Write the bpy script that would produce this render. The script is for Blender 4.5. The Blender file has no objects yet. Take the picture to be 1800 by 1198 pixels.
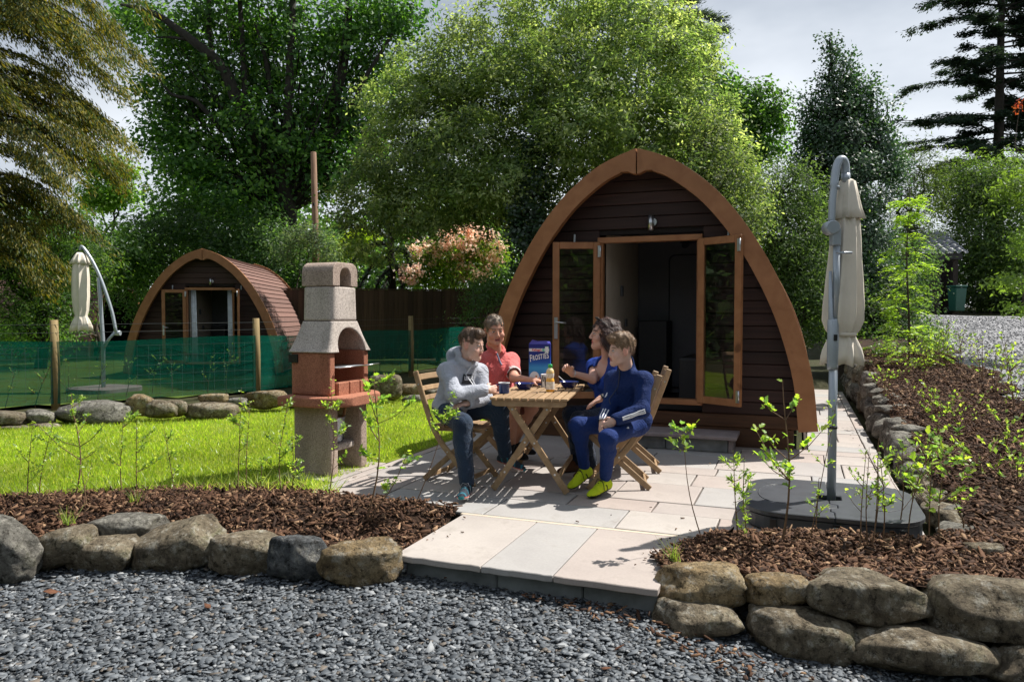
import bpy, bmesh, math, random
import numpy as np
from mathutils import Vector, Matrix, Quaternion
from mathutils.bvhtree import BVHTree

rnd = random.Random(7)
rng = np.random.default_rng(11)
SC = bpy.context.scene
COL = SC.collection
R = math.radians

# ------------------------------------------------------------------ camera
CAM_H, FOC, YAW = 1.33, 1298.0, R(21.2)
PITCH = math.atan(44.0 / FOC)
cd = bpy.data.cameras.new('camera')
cam = bpy.data.objects.new('camera', cd)
COL.objects.link(cam)
cam.location = (0, 0, CAM_H)
cam.rotation_euler = (R(90) - PITCH, 0, YAW)
cd.sensor_width = 36.0
cd.lens = FOC / 1800.0 * 36.0
cd.clip_start, cd.clip_end = 0.05, 900
SC.camera = cam

# ------------------------------------------------------------------ sky and sun
SHX, SHY = -0.49, -0.51                       # ground shift of a shadow per metre of height
SUN_EL = math.atan(1.0 / math.hypot(SHX, SHY))
sun_dir = Vector((-SHX, -SHY, 1.0)).normalized()
SKY_ROT = math.atan2(-SHX, -SHY)
W = bpy.data.worlds.new('World')
SC.world = W
W.use_nodes = True
nt = W.node_tree
nt.nodes.clear()
wo = nt.nodes.new('ShaderNodeOutputWorld')
bg = nt.nodes.new('ShaderNodeBackground')
sky = nt.nodes.new('ShaderNodeTexSky')
sky.sky_type = 'NISHITA'
sky.sun_disc = False
sky.sun_elevation = SUN_EL
sky.sun_rotation = SKY_ROT
SKY_STR = 0.1
bg.inputs['Strength'].default_value = SKY_STR
tc = nt.nodes.new('ShaderNodeTexCoord')
mp = nt.nodes.new('ShaderNodeMapping')
mp.inputs['Scale'].default_value = (1.0, 1.0, 2.6)
nz = nt.nodes.new('ShaderNodeTexNoise')
nz.inputs['Scale'].default_value = 2.2
nz.inputs['Detail'].default_value = 5
cr = nt.nodes.new('ShaderNodeValToRGB')       # cloud layer: pale grey, brighter where it is thin
cr.color_ramp.elements[0].position = 0.36
cr.color_ramp.elements[0].color = (2.6, 2.9, 3.3, 1)
cr.color_ramp.elements[1].position = 0.78
cr.color_ramp.elements[1].color = (7.2, 7.4, 7.6, 1)
mx = nt.nodes.new('ShaderNodeMixRGB')
mx.inputs['Fac'].default_value = 0.88
nt.links.new(tc.outputs['Generated'], mp.inputs['Vector'])
nt.links.new(mp.outputs['Vector'], nz.inputs['Vector'])
sz = nt.nodes.new('ShaderNodeSeparateXYZ')
nt.links.new(tc.outputs['Generated'], sz.inputs[0])
thin = nt.nodes.new('ShaderNodeMapRange')       # the cloud deck is brightest low down, all round
thin.inputs['From Min'].default_value = 0.02
thin.inputs['From Max'].default_value = 0.5
thin.inputs['To Min'].default_value = 0.22
thin.inputs['To Max'].default_value = -0.16
nt.links.new(sz.outputs['Z'], thin.inputs['Value'])
ad = nt.nodes.new('ShaderNodeMath')
nt.links.new(nz.outputs['Fac'], ad.inputs[0])
nt.links.new(thin.outputs['Result'], ad.inputs[1])
nt.links.new(ad.outputs[0], cr.inputs['Fac'])
nt.links.new(sky.outputs['Color'], mx.inputs['Color1'])
nt.links.new(cr.outputs['Color'], mx.inputs['Color2'])
nt.links.new(mx.outputs['Color'], bg.inputs['Color'])
nt.links.new(bg.outputs['Background'], wo.inputs['Surface'])

sd = bpy.data.lights.new('sun', 'SUN')
sd.energy = 4.6
sd.angle = R(0.53)
sd.color = (1.0, 0.958, 0.89)
so = bpy.data.objects.new('sun', sd)
so.rotation_euler = sun_dir.to_track_quat('Z', 'Y').to_euler()
so.location = (10, 20, 30)
COL.objects.link(so)
SC.view_settings.view_transform = 'Standard'
SC.view_settings.look = 'None'
SC.view_settings.gamma = 1
SC.view_settings.use_curve_mapping = False
SC.view_settings.exposure = 0.76
cy = SC.cycles
cy.max_bounces = 7
cy.diffuse_bounces = 3
cy.glossy_bounces = 3
cy.transmission_bounces = 5
cy.transparent_max_bounces = 10
cy.caustics_reflective = False
cy.caustics_refractive = False
cy.use_adaptive_sampling = True
cy.adaptive_threshold = 0.015
try:
    cy.use_denoising = True
    cy.denoiser = 'OPENIMAGEDENOISE'
except Exception:
    cy.use_denoising = False

# ------------------------------------------------------------------ measuring helpers: a sighting line at a known distance or height
FW = Vector((-math.sin(YAW) * math.cos(PITCH), math.cos(YAW) * math.cos(PITCH), -math.sin(PITCH)))
RT = Vector((math.cos(YAW), math.sin(YAW), 0))
UP = RT.cross(FW)


def P(x, y, D):
    return Vector((0, 0, CAM_H)) + (FW + RT * ((x - 900) / FOC) - UP * ((y - 599) / FOC)) * D


def Z(x, y, z=0.0):
    d = FW + RT * ((x - 900) / FOC) - UP * ((y - 599) / FOC)
    return Vector((0, 0, CAM_H)) + d * ((z - CAM_H) / d.z)


def fwd(x, y):
    return -math.sin(YAW) * x + math.cos(YAW) * y


def GX(px, D, z):
    """the spot at distance D on the sight line of column px, at height z"""
    lat = (px - 900) / FOC * D
    return Vector((lat * math.cos(YAW) - D * math.sin(YAW), lat * math.sin(YAW) + D * math.cos(YAW), z))


# ------------------------------------------------------------------ materials
MATS = {}


def nodes(name):
    m = bpy.data.materials.new(name)
    m.use_nodes = True
    t = m.node_tree
    return m, t, t.nodes['Principled BSDF'], t.nodes['Material Output']


def ramp(t, fac, cols):
    r = t.nodes.new('ShaderNodeValToRGB')
    el = r.color_ramp.elements
    while len(el) < len(cols):
        el.new(0.5)
    for e, (p, c) in zip(el, cols):
        e.position = p
        e.color = (*c, 1)
    t.links.new(fac, r.inputs['Fac'])
    return r.outputs['Color']


def noise(t, scale, detail=4, rough=0.55, stretch=None, coord='Object', dist=0.0):
    c = t.nodes.new('ShaderNodeTexCoord')
    src = c.outputs[coord]
    if stretch:
        m = t.nodes.new('ShaderNodeMapping')
        m.inputs['Scale'].default_value = stretch
        t.links.new(src, m.inputs['Vector'])
        src = m.outputs['Vector']
    n = t.nodes.new('ShaderNodeTexNoise')
    n.inputs['Scale'].default_value = scale
    n.inputs['Detail'].default_value = detail
    n.inputs['Roughness'].default_value = rough
    n.inputs['Distortion'].default_value = dist
    t.links.new(src, n.inputs['Vector'])
    return n.outputs['Fac']


def bump(t, b, h, strength=0.3, dist=0.01):
    n = t.nodes.new('ShaderNodeBump')
    n.inputs['Strength'].default_value = strength
    n.inputs['Distance'].default_value = dist
    t.links.new(h, n.inputs['Height'])
    t.links.new(n.outputs['Normal'], b.inputs['Normal'])


def mixc(t, fac, a, b, mode='MIX'):
    m = t.nodes.new('ShaderNodeMixRGB')
    m.blend_type = mode
    for k, v in (('Fac', fac), ('Color1', a), ('Color2', b)):
        if isinstance(v, (int, float)):
            m.inputs[k].default_value = v
        elif isinstance(v, tuple):
            m.inputs[k].default_value = (*v, 1)
        else:
            t.links.new(v, m.inputs[k])
    return m.outputs['Color']


def objrand(t):
    return t.nodes.new('ShaderNodeObjectInfo').outputs['Random']


def hsv(t, col, val=None, hue=0.5, sat=1.0):
    h = t.nodes.new('ShaderNodeHueSaturation')
    h.inputs['Hue'].default_value = hue
    h.inputs['Saturation'].default_value = sat
    if val is not None:
        t.links.new(val, h.inputs['Value'])
    t.links.new(col, h.inputs['Color'])
    return h.outputs['Color']


def mrange(t, v, a, b):
    m = t.nodes.new('ShaderNodeMapRange')
    m.inputs['To Min'].default_value = a
    m.inputs['To Max'].default_value = b
    t.links.new(v, m.inputs['Value'])
    return m.outputs['Result']


def plain(name, col, rough=0.6, metal=0.0, var=0.12, scale=14, bmp=0.15, spec=0.5, vary_obj=0.0):
    m, t, b, o = nodes(name)
    f = noise(t, scale, 5)
    c0 = tuple(max(0, v * (1 - var)) for v in col)
    c1 = tuple(min(1, v * (1 + var)) for v in col)
    c = ramp(t, f, [(0.3, c0), (0.7, c1)])
    if vary_obj:
        c = hsv(t, c, mrange(t, objrand(t), 1 - vary_obj, 1 + vary_obj))
    t.links.new(c, b.inputs['Base Color'])
    b.inputs['Roughness'].default_value = rough
    b.inputs['Metallic'].default_value = metal
    b.inputs['Specular IOR Level'].default_value = spec
    if bmp:
        bump(t, b, noise(t, scale * 4, 4), bmp, 0.004)
    MATS[name] = m
    return m


def wood(name, c0, c1, stretch=(3, 3, 40), rough=0.6, scale=1.0, knots=True, vary=0.18, bmp=0.25, spec=0.35):
    """grain runs along the axis with the smallest stretch"""
    m, t, b, o = nodes(name)
    f = noise(t, scale, 6, 0.6, stretch, dist=0.6)
    f2 = noise(t, scale * 0.35, 3, 0.5, stretch)
    c = ramp(t, f, [(0.28, c0), (0.72, c1)])
    c = mixc(t, mrange(t, f2, 0.0, 0.5), c, tuple(v * 0.75 for v in c0))
    if knots:
        k = noise(t, 5.5, 1, 0.3)
        kc = ramp(t, k, [(0.75, (1, 1, 1)), (0.82, (0.35, 0.3, 0.28))])
        c = mixc(t, 0.8, c, kc, 'MULTIPLY')
    c = hsv(t, c, mrange(t, objrand(t), 1 - vary, 1 + vary))
    t.links.new(c, b.inputs['Base Color'])
    b.inputs['Roughness'].default_value = rough
    b.inputs['Specular IOR Level'].default_value = spec
    bump(t, b, f, bmp, 0.003)
    MATS[name] = m
    return m


def colattr(name, rough=0.7, bmp=0.2, scale=60, var=0.15, spec=0.3, sheen=0.0, sss=0.0, stretch=None, crease=0.0):
    """base colour from the mesh's own colour attribute, with a little grain"""
    m, t, b, o = nodes(name)
    a = t.nodes.new('ShaderNodeAttribute')
    a.attribute_name = 'Col'
    f = noise(t, scale, 4, 0.6, stretch)
    g = ramp(t, f, [(0.25, (1 - var,) * 3), (0.75, (1 + var,) * 3)])
    c = mixc(t, 1.0, a.outputs['Color'], g, 'MULTIPLY')
    t.links.new(c, b.inputs['Base Color'])
    b.inputs['Roughness'].default_value = rough
    b.inputs['Specular IOR Level'].default_value = spec
    if sheen:
        b.inputs['Sheen Weight'].default_value = sheen
    if sss:
        b.inputs['Subsurface Weight'].default_value = sss
        b.inputs['Subsurface Radius'].default_value = (0.012, 0.005, 0.003)
        b.inputs['Subsurface Scale'].default_value = 0.6
    if bmp and not crease:
        bump(t, b, noise(t, scale * 2.2, 4, 0.6, stretch), bmp, 0.004)
    if crease:
        h = mixc(t, 0.85, noise(t, scale * 2.2, 4), noise(t, 13, 5, 0.6, None, 'Object', 2.2))
        bump(t, b, h, crease, 0.035)
    MATS[name] = m
    return m


def leafmat(name, trans=0.42, gloss=0.06, rough=0.38, tint=(1.25, 1.3, 0.55)):
    m = bpy.data.materials.new(name)
    m.use_nodes = True
    t = m.node_tree
    t.nodes.remove(t.nodes['Principled BSDF'])
    o = t.nodes['Material Output']
    a = t.nodes.new('ShaderNodeAttribute')
    a.attribute_name = 'Col'
    c = hsv(t, a.outputs['Color'], mrange(t, objrand(t), 1.12, 1.36))
    d = t.nodes.new('ShaderNodeBsdfDiffuse')
    tr = t.nodes.new('ShaderNodeBsdfTranslucent')
    g = t.nodes.new('ShaderNodeBsdfGlossy')
    g.inputs['Roughness'].default_value = rough
    t.links.new(c, d.inputs['Color'])
    tc2 = mixc(t, 1.0, c, tint, 'MULTIPLY')
    tcs = mixc(t, 1.0, tc2, (1.9, 1.9, 1.9), 'MULTIPLY')
    t.links.new(tcs, tr.inputs['Color'])
    m1 = t.nodes.new('ShaderNodeMixShader')
    m1.inputs['Fac'].default_value = trans
    m2 = t.nodes.new('ShaderNodeMixShader')
    m2.inputs['Fac'].default_value = gloss
    t.links.new(d.outputs[0], m1.inputs[1])
    t.links.new(tr.outputs[0], m1.inputs[2])
    t.links.new(m1.outputs[0], m2.inputs[1])
    t.links.new(g.outputs[0], m2.inputs[2])
    t.links.new(m2.outputs[0], o.inputs['Surface'])
    MATS[name] = m
    return m


def stone(name, cols, moss=0.25, scale=3.0, bmp=0.7):
    m, t, b, o = nodes(name)
    f = noise(t, scale, 8, 0.65)
    c = ramp(t, f, [(0.28 + 0.44 * i / (len(cols) - 1), q) for i, q in enumerate(cols)])
    sp = noise(t, 38, 5, 0.75)
    c = mixc(t, 0.55, c, ramp(t, sp, [(0.3, (0.35, 0.35, 0.35)), (0.65, (1.35, 1.35, 1.35))]), 'MULTIPLY')
    li = noise(t, 7, 5, 0.7)
    c = mixc(t, ramp(t, li, [(0.56, (0, 0, 0)), (0.68, (moss,) * 3)]), c, (0.11, 0.115, 0.045))
    lw = noise(t, 13, 7, 0.8)
    c = mixc(t, ramp(t, lw, [(0.535, (0, 0, 0)), (0.60, (0.6,) * 3)]), c, (0.5, 0.475, 0.41))
    pt_ = noise(t, 24, 5, 0.75)
    c = mixc(t, 1.0, c, ramp(t, pt_, [(0.37, (0.25, 0.24, 0.22)), (0.46, (1, 1, 1))]), 'MULTIPLY')
    ck = noise(t, 3.4, 5, 0.6, None, 'Object', 1.2)
    c = mixc(t, ramp(t, ck, [(0.47, (0, 0, 0)), (0.497, (0.4,) * 3), (0.503, (0.4,) * 3), (0.53, (0, 0, 0))]), c, (0.03, 0.025, 0.02))
    c = hsv(t, c, mrange(t, objrand(t), 0.8, 1.2))
    t.links.new(c, b.inputs['Base Color'])
    b.inputs['Roughness'].default_value = 0.88
    b.inputs['Specular IOR Level'].default_value = 0.25
    vo = t.nodes.new('ShaderNodeTexVoronoi')
    vo.inputs['Scale'].default_value = 7.5
    tcv = t.nodes.new('ShaderNodeTexCoord')
    t.links.new(tcv.outputs['Object'], vo.inputs['Vector'])
    h = mixc(t, 0.5, mixc(t, 0.45, noise(t, 9, 8, 0.75), vo.outputs['Distance']), noise(t, 34, 6, 0.8))
    bump(t, b, h, bmp, 0.06)
    MATS[name] = m
    return m


def glass(name, tint=(0.9, 0.93, 0.92)):
    m, t, b, o = nodes(name)
    t.nodes.remove(b)
    g = t.nodes.new('ShaderNodeBsdfGlossy')
    g.inputs['Roughness'].default_value = 0.01
    tr = t.nodes.new('ShaderNodeBsdfTransparent')
    tr.inputs['Color'].default_value = (*tint, 1)
    fr = t.nodes.new('ShaderNodeFresnel')
    fr.inputs['IOR'].default_value = 1.5
    mxs = t.nodes.new('ShaderNodeMixShader')
    t.links.new(fr.outputs[0], mxs.inputs['Fac'])
    t.links.new(tr.outputs[0], mxs.inputs[1])
    t.links.new(g.outputs[0], mxs.inputs[2])
    t.links.new(mxs.outputs[0], o.inputs['Surface'])
    MATS[name] = m
    return m


def see_through(name, col, keep, trans=0.5):
    """woven net: keeps `keep` of the light, lets the rest straight through its holes"""
    m, t, b, o = nodes(name)
    t.nodes.remove(b)
    d = t.nodes.new('ShaderNodeBsdfDiffuse')
    tl = t.nodes.new('ShaderNodeBsdfTranslucent')
    f = noise(t, 2.0, 3, 0.5, (1, 1, 6))
    c = ramp(t, f, [(0.3, tuple(v * 0.8 for v in col)), (0.7, tuple(v * 1.2 for v in col))])
    t.links.new(c, d.inputs['Color'])
    t.links.new(c, tl.inputs['Color'])
    tp = t.nodes.new('ShaderNodeBsdfTransparent')
    a = t.nodes.new('ShaderNodeMixShader')
    a.inputs['Fac'].default_value = trans
    e = t.nodes.new('ShaderNodeMixShader')
    e.inputs['Fac'].default_value = keep
    t.links.new(d.outputs[0], a.inputs[1])
    t.links.new(tl.outputs[0], a.inputs[2])
    t.links.new(tp.outputs[0], e.inputs[1])
    t.links.new(a.outputs[0], e.inputs[2])
    t.links.new(e.outputs[0], o.inputs['Surface'])
    MATS[name] = m
    return m


wood('arch_wood_x', (0.20, 0.075, 0.024), (0.36, 0.155, 0.055), (2, 30, 30), 0.5)
wood('arch_wood', (0.27, 0.115, 0.046), (0.42, 0.195, 0.088), (6, 14, 6), 0.5, vary=0.08)
wood('clad_wood', (0.029, 0.0145, 0.0125), (0.076, 0.036, 0.029), (1.2, 20, 26), 0.62, vary=0.28)
wood('base_wood', (0.05, 0.022, 0.011), (0.15, 0.068, 0.03), (1.5, 22, 22), 0.6)
wood('fence_wood', (0.035, 0.02, 0.014), (0.10, 0.058, 0.036), (26, 26, 1.2), 0.8, vary=0.35)
wood('teak', (0.27, 0.17, 0.088), (0.48, 0.33, 0.195), (14, 14, 14), 0.55, knots=False, vary=0.14)
wood('post_wood', (0.2, 0.14, 0.06), (0.36, 0.27, 0.13), (22, 22, 2), 0.8, vary=0.15)
wood('pole_wood', (0.16, 0.09, 0.055), (0.32, 0.2, 0.13), (20, 20, 1), 0.85, vary=0.1)
plain('shingle_red', (0.165, 0.088, 0.07), 0.85, var=0.3, scale=30, bmp=0.5, vary_obj=0.16)
plain('shell_dark', (0.02, 0.014, 0.012), 0.9)
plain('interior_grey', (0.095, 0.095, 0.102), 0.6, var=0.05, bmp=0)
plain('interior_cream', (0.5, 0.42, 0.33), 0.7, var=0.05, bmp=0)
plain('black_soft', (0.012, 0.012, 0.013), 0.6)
plain('curtain_white', (0.72, 0.76, 0.8), 0.9)
plain('steel', (0.55, 0.56, 0.57), 0.32, 1.0, 0.05)
plain('galvanised', (0.52, 0.56, 0.6), 0.42, 0.85, 0.12, 9)
plain('silver_paint', (0.38, 0.42, 0.46), 0.36, 0.35, 0.04, 6, 0.03)
plain('canvas', (0.76, 0.69, 0.585), 0.95, var=0.07, scale=5, bmp=0.5, spec=0.1)
plain('plastic_dark', (0.052, 0.056, 0.064), 0.42, var=0.18, scale=8, bmp=0.1)
plain('plastic_black', (0.012, 0.012, 0.013), 0.45)
plain('blockwork', (0.20, 0.21, 0.21), 0.9, var=0.35, scale=7, bmp=0.5)
plain('riser_slab', (0.26, 0.215, 0.21), 0.8, var=0.15, scale=9, bmp=0.3)
plain('enamel_blue', (0.012, 0.045, 0.19), 0.12, var=0.05, bmp=0)
plain('bowl_blue', (0.018, 0.022, 0.13), 0.14, var=0.05, bmp=0)
plain('spoon_white', (0.8, 0.8, 0.78), 0.35, var=0.03, bmp=0)
plain('tile_roof', (0.17, 0.18, 0.2), 0.55, var=0.25, scale=12)
plain('bin_green', (0.012, 0.085, 0.06), 0.4, var=0.1, bmp=0.05)
plain('shed_wood', (0.028, 0.02, 0.015), 0.85, var=0.4, scale=10)
plain('car_paint', (0.04, 0.07, 0.13), 0.2, 0.3, 0.03, bmp=0)
plain('red_lamp', (0.55, 0.012, 0.02), 0.2, bmp=0)
plain('tan_wood', (0.42, 0.27, 0.14), 0.6)
plain('wire_steel', (0.06, 0.07, 0.07), 0.7, 0.2)
plain('bark', (0.055, 0.042, 0.03), 0.95, var=0.45, scale=9, bmp=0.8)
plain('bark_dark', (0.02, 0.017, 0.013), 0.95, var=0.45, scale=8, bmp=0.8)
plain('stem', (0.17, 0.10, 0.055), 0.8, var=0.25, scale=30)
plain('earth', (0.045, 0.03, 0.02), 0.95, var=0.5, scale=18, bmp=0.8)
stone('rock_tan', [(0.065, 0.052, 0.036), (0.18, 0.145, 0.098), (0.27, 0.225, 0.155), (0.42, 0.36, 0.265)], 0.7, 7.0, 1.0)
stone('rock_grey', [(0.07, 0.066, 0.058), (0.18, 0.17, 0.145), (0.27, 0.255, 0.22), (0.42, 0.4, 0.36)], 0.45, 4.0, 1.0)
stone('rock_blue', [(0.05, 0.053, 0.058), (0.13, 0.137, 0.142), (0.36, 0.36, 0.35)], 0.15, 4.5, 1.0)
stone('rock_ochre', [(0.085, 0.058, 0.03), (0.25, 0.175, 0.088), (0.36, 0.275, 0.16), (0.48, 0.4, 0.285)], 0.25, 4.0, 1.0)
glass('door_glass')
see_through('net_green', (0.006, 0.145, 0.10), 0.72, 0.5)
colattr('chip_slate', 0.62, 0.25, 40, 0.12, 0.4)
colattr('chip_bark', 0.85, 0.5, 60, 0.3, 0.2)
colattr('cloth', 0.92, 0.35, 90, 0.1, 0.15, 0.15, crease=0.75)
colattr('shiny_cloth', 0.75, 0.2, 90, 0.1, 0.16, crease=0.6)
colattr('skin', 0.5, 0.06, 70, 0.06, 0.35, 0.0, 0.12)
colattr('hair', 0.48, 0.9, 45, 0.35, 0.45, stretch=(1, 1, 0.35))
colattr('painted', 0.45, 0.0, 20, 0.04, 0.4)
leafmat('leaf', 0.5, 0.02, 0.5)
leafmat('leaf_waxy', 0.25, 0.06, 0.45)
leafmat('leaf_young', 0.5, 0.04, 0.45)
leafmat('petal', 0.35, 0.02, 0.5, (0.55, 0.5, 0.48))
leafmat('needle', 0.36, 0.02, 0.5, (1.2, 1.15, 0.6))
leafmat('grass_blade', 0.5, 0.04, 0.4)


def concrete(name, c, dark, speck=90):
    m, t, b, o = nodes(name)
    f = noise(t, speck, 3, 0.7)
    k = ramp(t, f, [(0.33, dark), (0.5, c), (0.7, tuple(min(1, v * 1.3) for v in c))])
    st = noise(t, 2.2, 4, 0.6, (3, 3, 0.7))
    k = mixc(t, 0.45, k, ramp(t, st, [(0.3, (0.45, 0.45, 0.42)), (0.6, (1, 1, 1))]), 'MULTIPLY')
    t.links.new(k, b.inputs['Base Color'])
    b.inputs['Roughness'].default_value = 0.9
    b.inputs['Specular IOR Level'].default_value = 0.2
    bump(t, b, f, 0.6, 0.006)
    MATS[name] = m


concrete('concrete_pale', (0.52, 0.46, 0.415), (0.3, 0.25, 0.225))
concrete('concrete_red', (0.41, 0.175, 0.11), (0.24, 0.095, 0.06))
concrete('concrete_brown', (0.42, 0.33, 0.275), (0.21, 0.16, 0.135))


def paving():
    m, t, b, o = nodes('sandstone')
    r = objrand(t)
    base = ramp(t, r, [(0.0, (0.385, 0.325, 0.295)), (0.3, (0.40, 0.37, 0.345)), (0.55, (0.345, 0.34, 0.335)), (0.8, (0.365, 0.32, 0.298)), (1.0, (0.42, 0.385, 0.355))])
    cl = noise(t, 1.7, 5, 0.6)
    base = mixc(t, 0.5, base, ramp(t, cl, [(0.3, (0.66, 0.63, 0.62)), (0.7, (1.15, 1.13, 1.1))]), 'MULTIPLY')
    fine = noise(t, 70, 3, 0.6)
    base = mixc(t, 0.35, base, ramp(t, fine, [(0.3, (0.8, 0.8, 0.8)), (0.7, (1.1, 1.1, 1.1))]), 'MULTIPLY')
    st = noise(t, 3.3, 6, 0.7)
    base = mixc(t, ramp(t, st, [(0.55, (0, 0, 0)), (0.72, (0.55,) * 3)]), base, (0.2, 0.175, 0.15))
    t.links.new(base, b.inputs['Base Color'])
    b.inputs['Roughness'].default_value = 0.72
    b.inputs['Specular IOR Level'].default_value = 0.35
    bump(t, b, noise(t, 5.5, 6, 0.65), 0.35, 0.012)
    MATS['sandstone'] = m


paving()


def groundmat(name, cols, scale, bmp=0.6, fine=60):
    m, t, b, o = nodes(name)
    f = noise(t, scale, 7, 0.65)
    c = ramp(t, f, [(0.3 + 0.4 * i / (len(cols) - 1), q) for i, q in enumerate(cols)])
    g = noise(t, fine, 4, 0.7)
    c = mixc(t, 0.7, c, ramp(t, g, [(0.3, (0.55, 0.55, 0.55)), (0.7, (1.35, 1.35, 1.35))]), 'MULTIPLY')
    t.links.new(c, b.inputs['Base Color'])
    b.inputs['Roughness'].default_value = 0.92
    b.inputs['Specular IOR Level'].default_value = 0.15
    bump(t, b, g, bmp, 0.02)
    MATS[name] = m


groundmat('ground_rough', [(0.028, 0.03, 0.014), (0.045, 0.048, 0.02), (0.06, 0.048, 0.03)], 0.6)
groundmat('far_grass', [(0.05, 0.085, 0.014), (0.08, 0.125, 0.02), (0.10, 0.14, 0.03)], 0.8)
groundmat('lawn_soil', [(0.115, 0.16, 0.013), (0.16, 0.21, 0.018), (0.19, 0.23, 0.03)], 1.3, 0.5, 70)
groundmat('gravel_base', [(0.07, 0.075, 0.08), (0.11, 0.115, 0.12)], 2.0, 0.8, 45)
groundmat('mulch_base', [(0.026, 0.016, 0.011), (0.06, 0.034, 0.022)], 3.0, 1.0, 45)
groundmat('carpark_gravel', [(0.2, 0.2, 0.21), (0.31, 0.31, 0.32)], 1.2, 0.8, 28)

# ------------------------------------------------------------------ mesh helpers


def tag(o, label=None, cat=None, group=None, kind=None):
    if label:
        o['label'] = label
    if cat:
        o['category'] = cat
    if group:
        o['group'] = group
    if kind:
        o['kind'] = kind
    return o


def thing(name, label, cat, loc=(0, 0, 0), rz=0.0, group=None):
    o = bpy.data.objects.new(name, None)
    o.empty_display_size = 0.1
    COL.objects.link(o)
    o.location = loc
    o.rotation_euler = (0, 0, rz)
    return tag(o, label, cat, group)


def link(name, me, mat, parent=None, loc=None, kind=None, label=None):
    o = bpy.data.objects.new(name, me)
    COL.objects.link(o)
    if mat is not None and len(me.materials) == 0:
        me.materials.append(MATS[mat] if isinstance(mat, str) else mat)
    if parent:
        o.parent = parent
    if loc is not None:
        o.location = loc
    if kind:
        o['kind'] = kind
    if label:
        o['label'] = label
    return o


def npmesh(name, V, F, col=None, domain='FACE', smooth=False):
    """V (n,3), F (m,k) with one k, colours per face or point"""
    V = np.asarray(V, np.float32)
    F = np.asarray(F, np.int32)
    me = bpy.data.meshes.new(name)
    me.vertices.add(len(V))
    me.vertices.foreach_set('co', V.ravel())
    m, k = F.shape
    me.loops.add(m * k)
    me.loops.foreach_set('vertex_index', F.ravel())
    me.polygons.add(m)
    me.polygons.foreach_set('loop_start', np.arange(0, m * k, k, dtype=np.int32))
    try:
        me.polygons.foreach_set('loop_total', np.full(m, k, np.int32))
    except Exception:
        pass
    if smooth:
        me.polygons.foreach_set('use_smooth', np.ones(m, bool))
    if col is not None:
        col = np.asarray(col, np.float32)
        if col.shape[1] == 3:
            col = np.hstack([col, np.ones((len(col), 1), np.float32)])
        a = me.attributes.new('Col', 'FLOAT_COLOR', domain)
        a.data.foreach_set('color', col.ravel())
    me.update(calc_edges=True)
    return me


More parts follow.
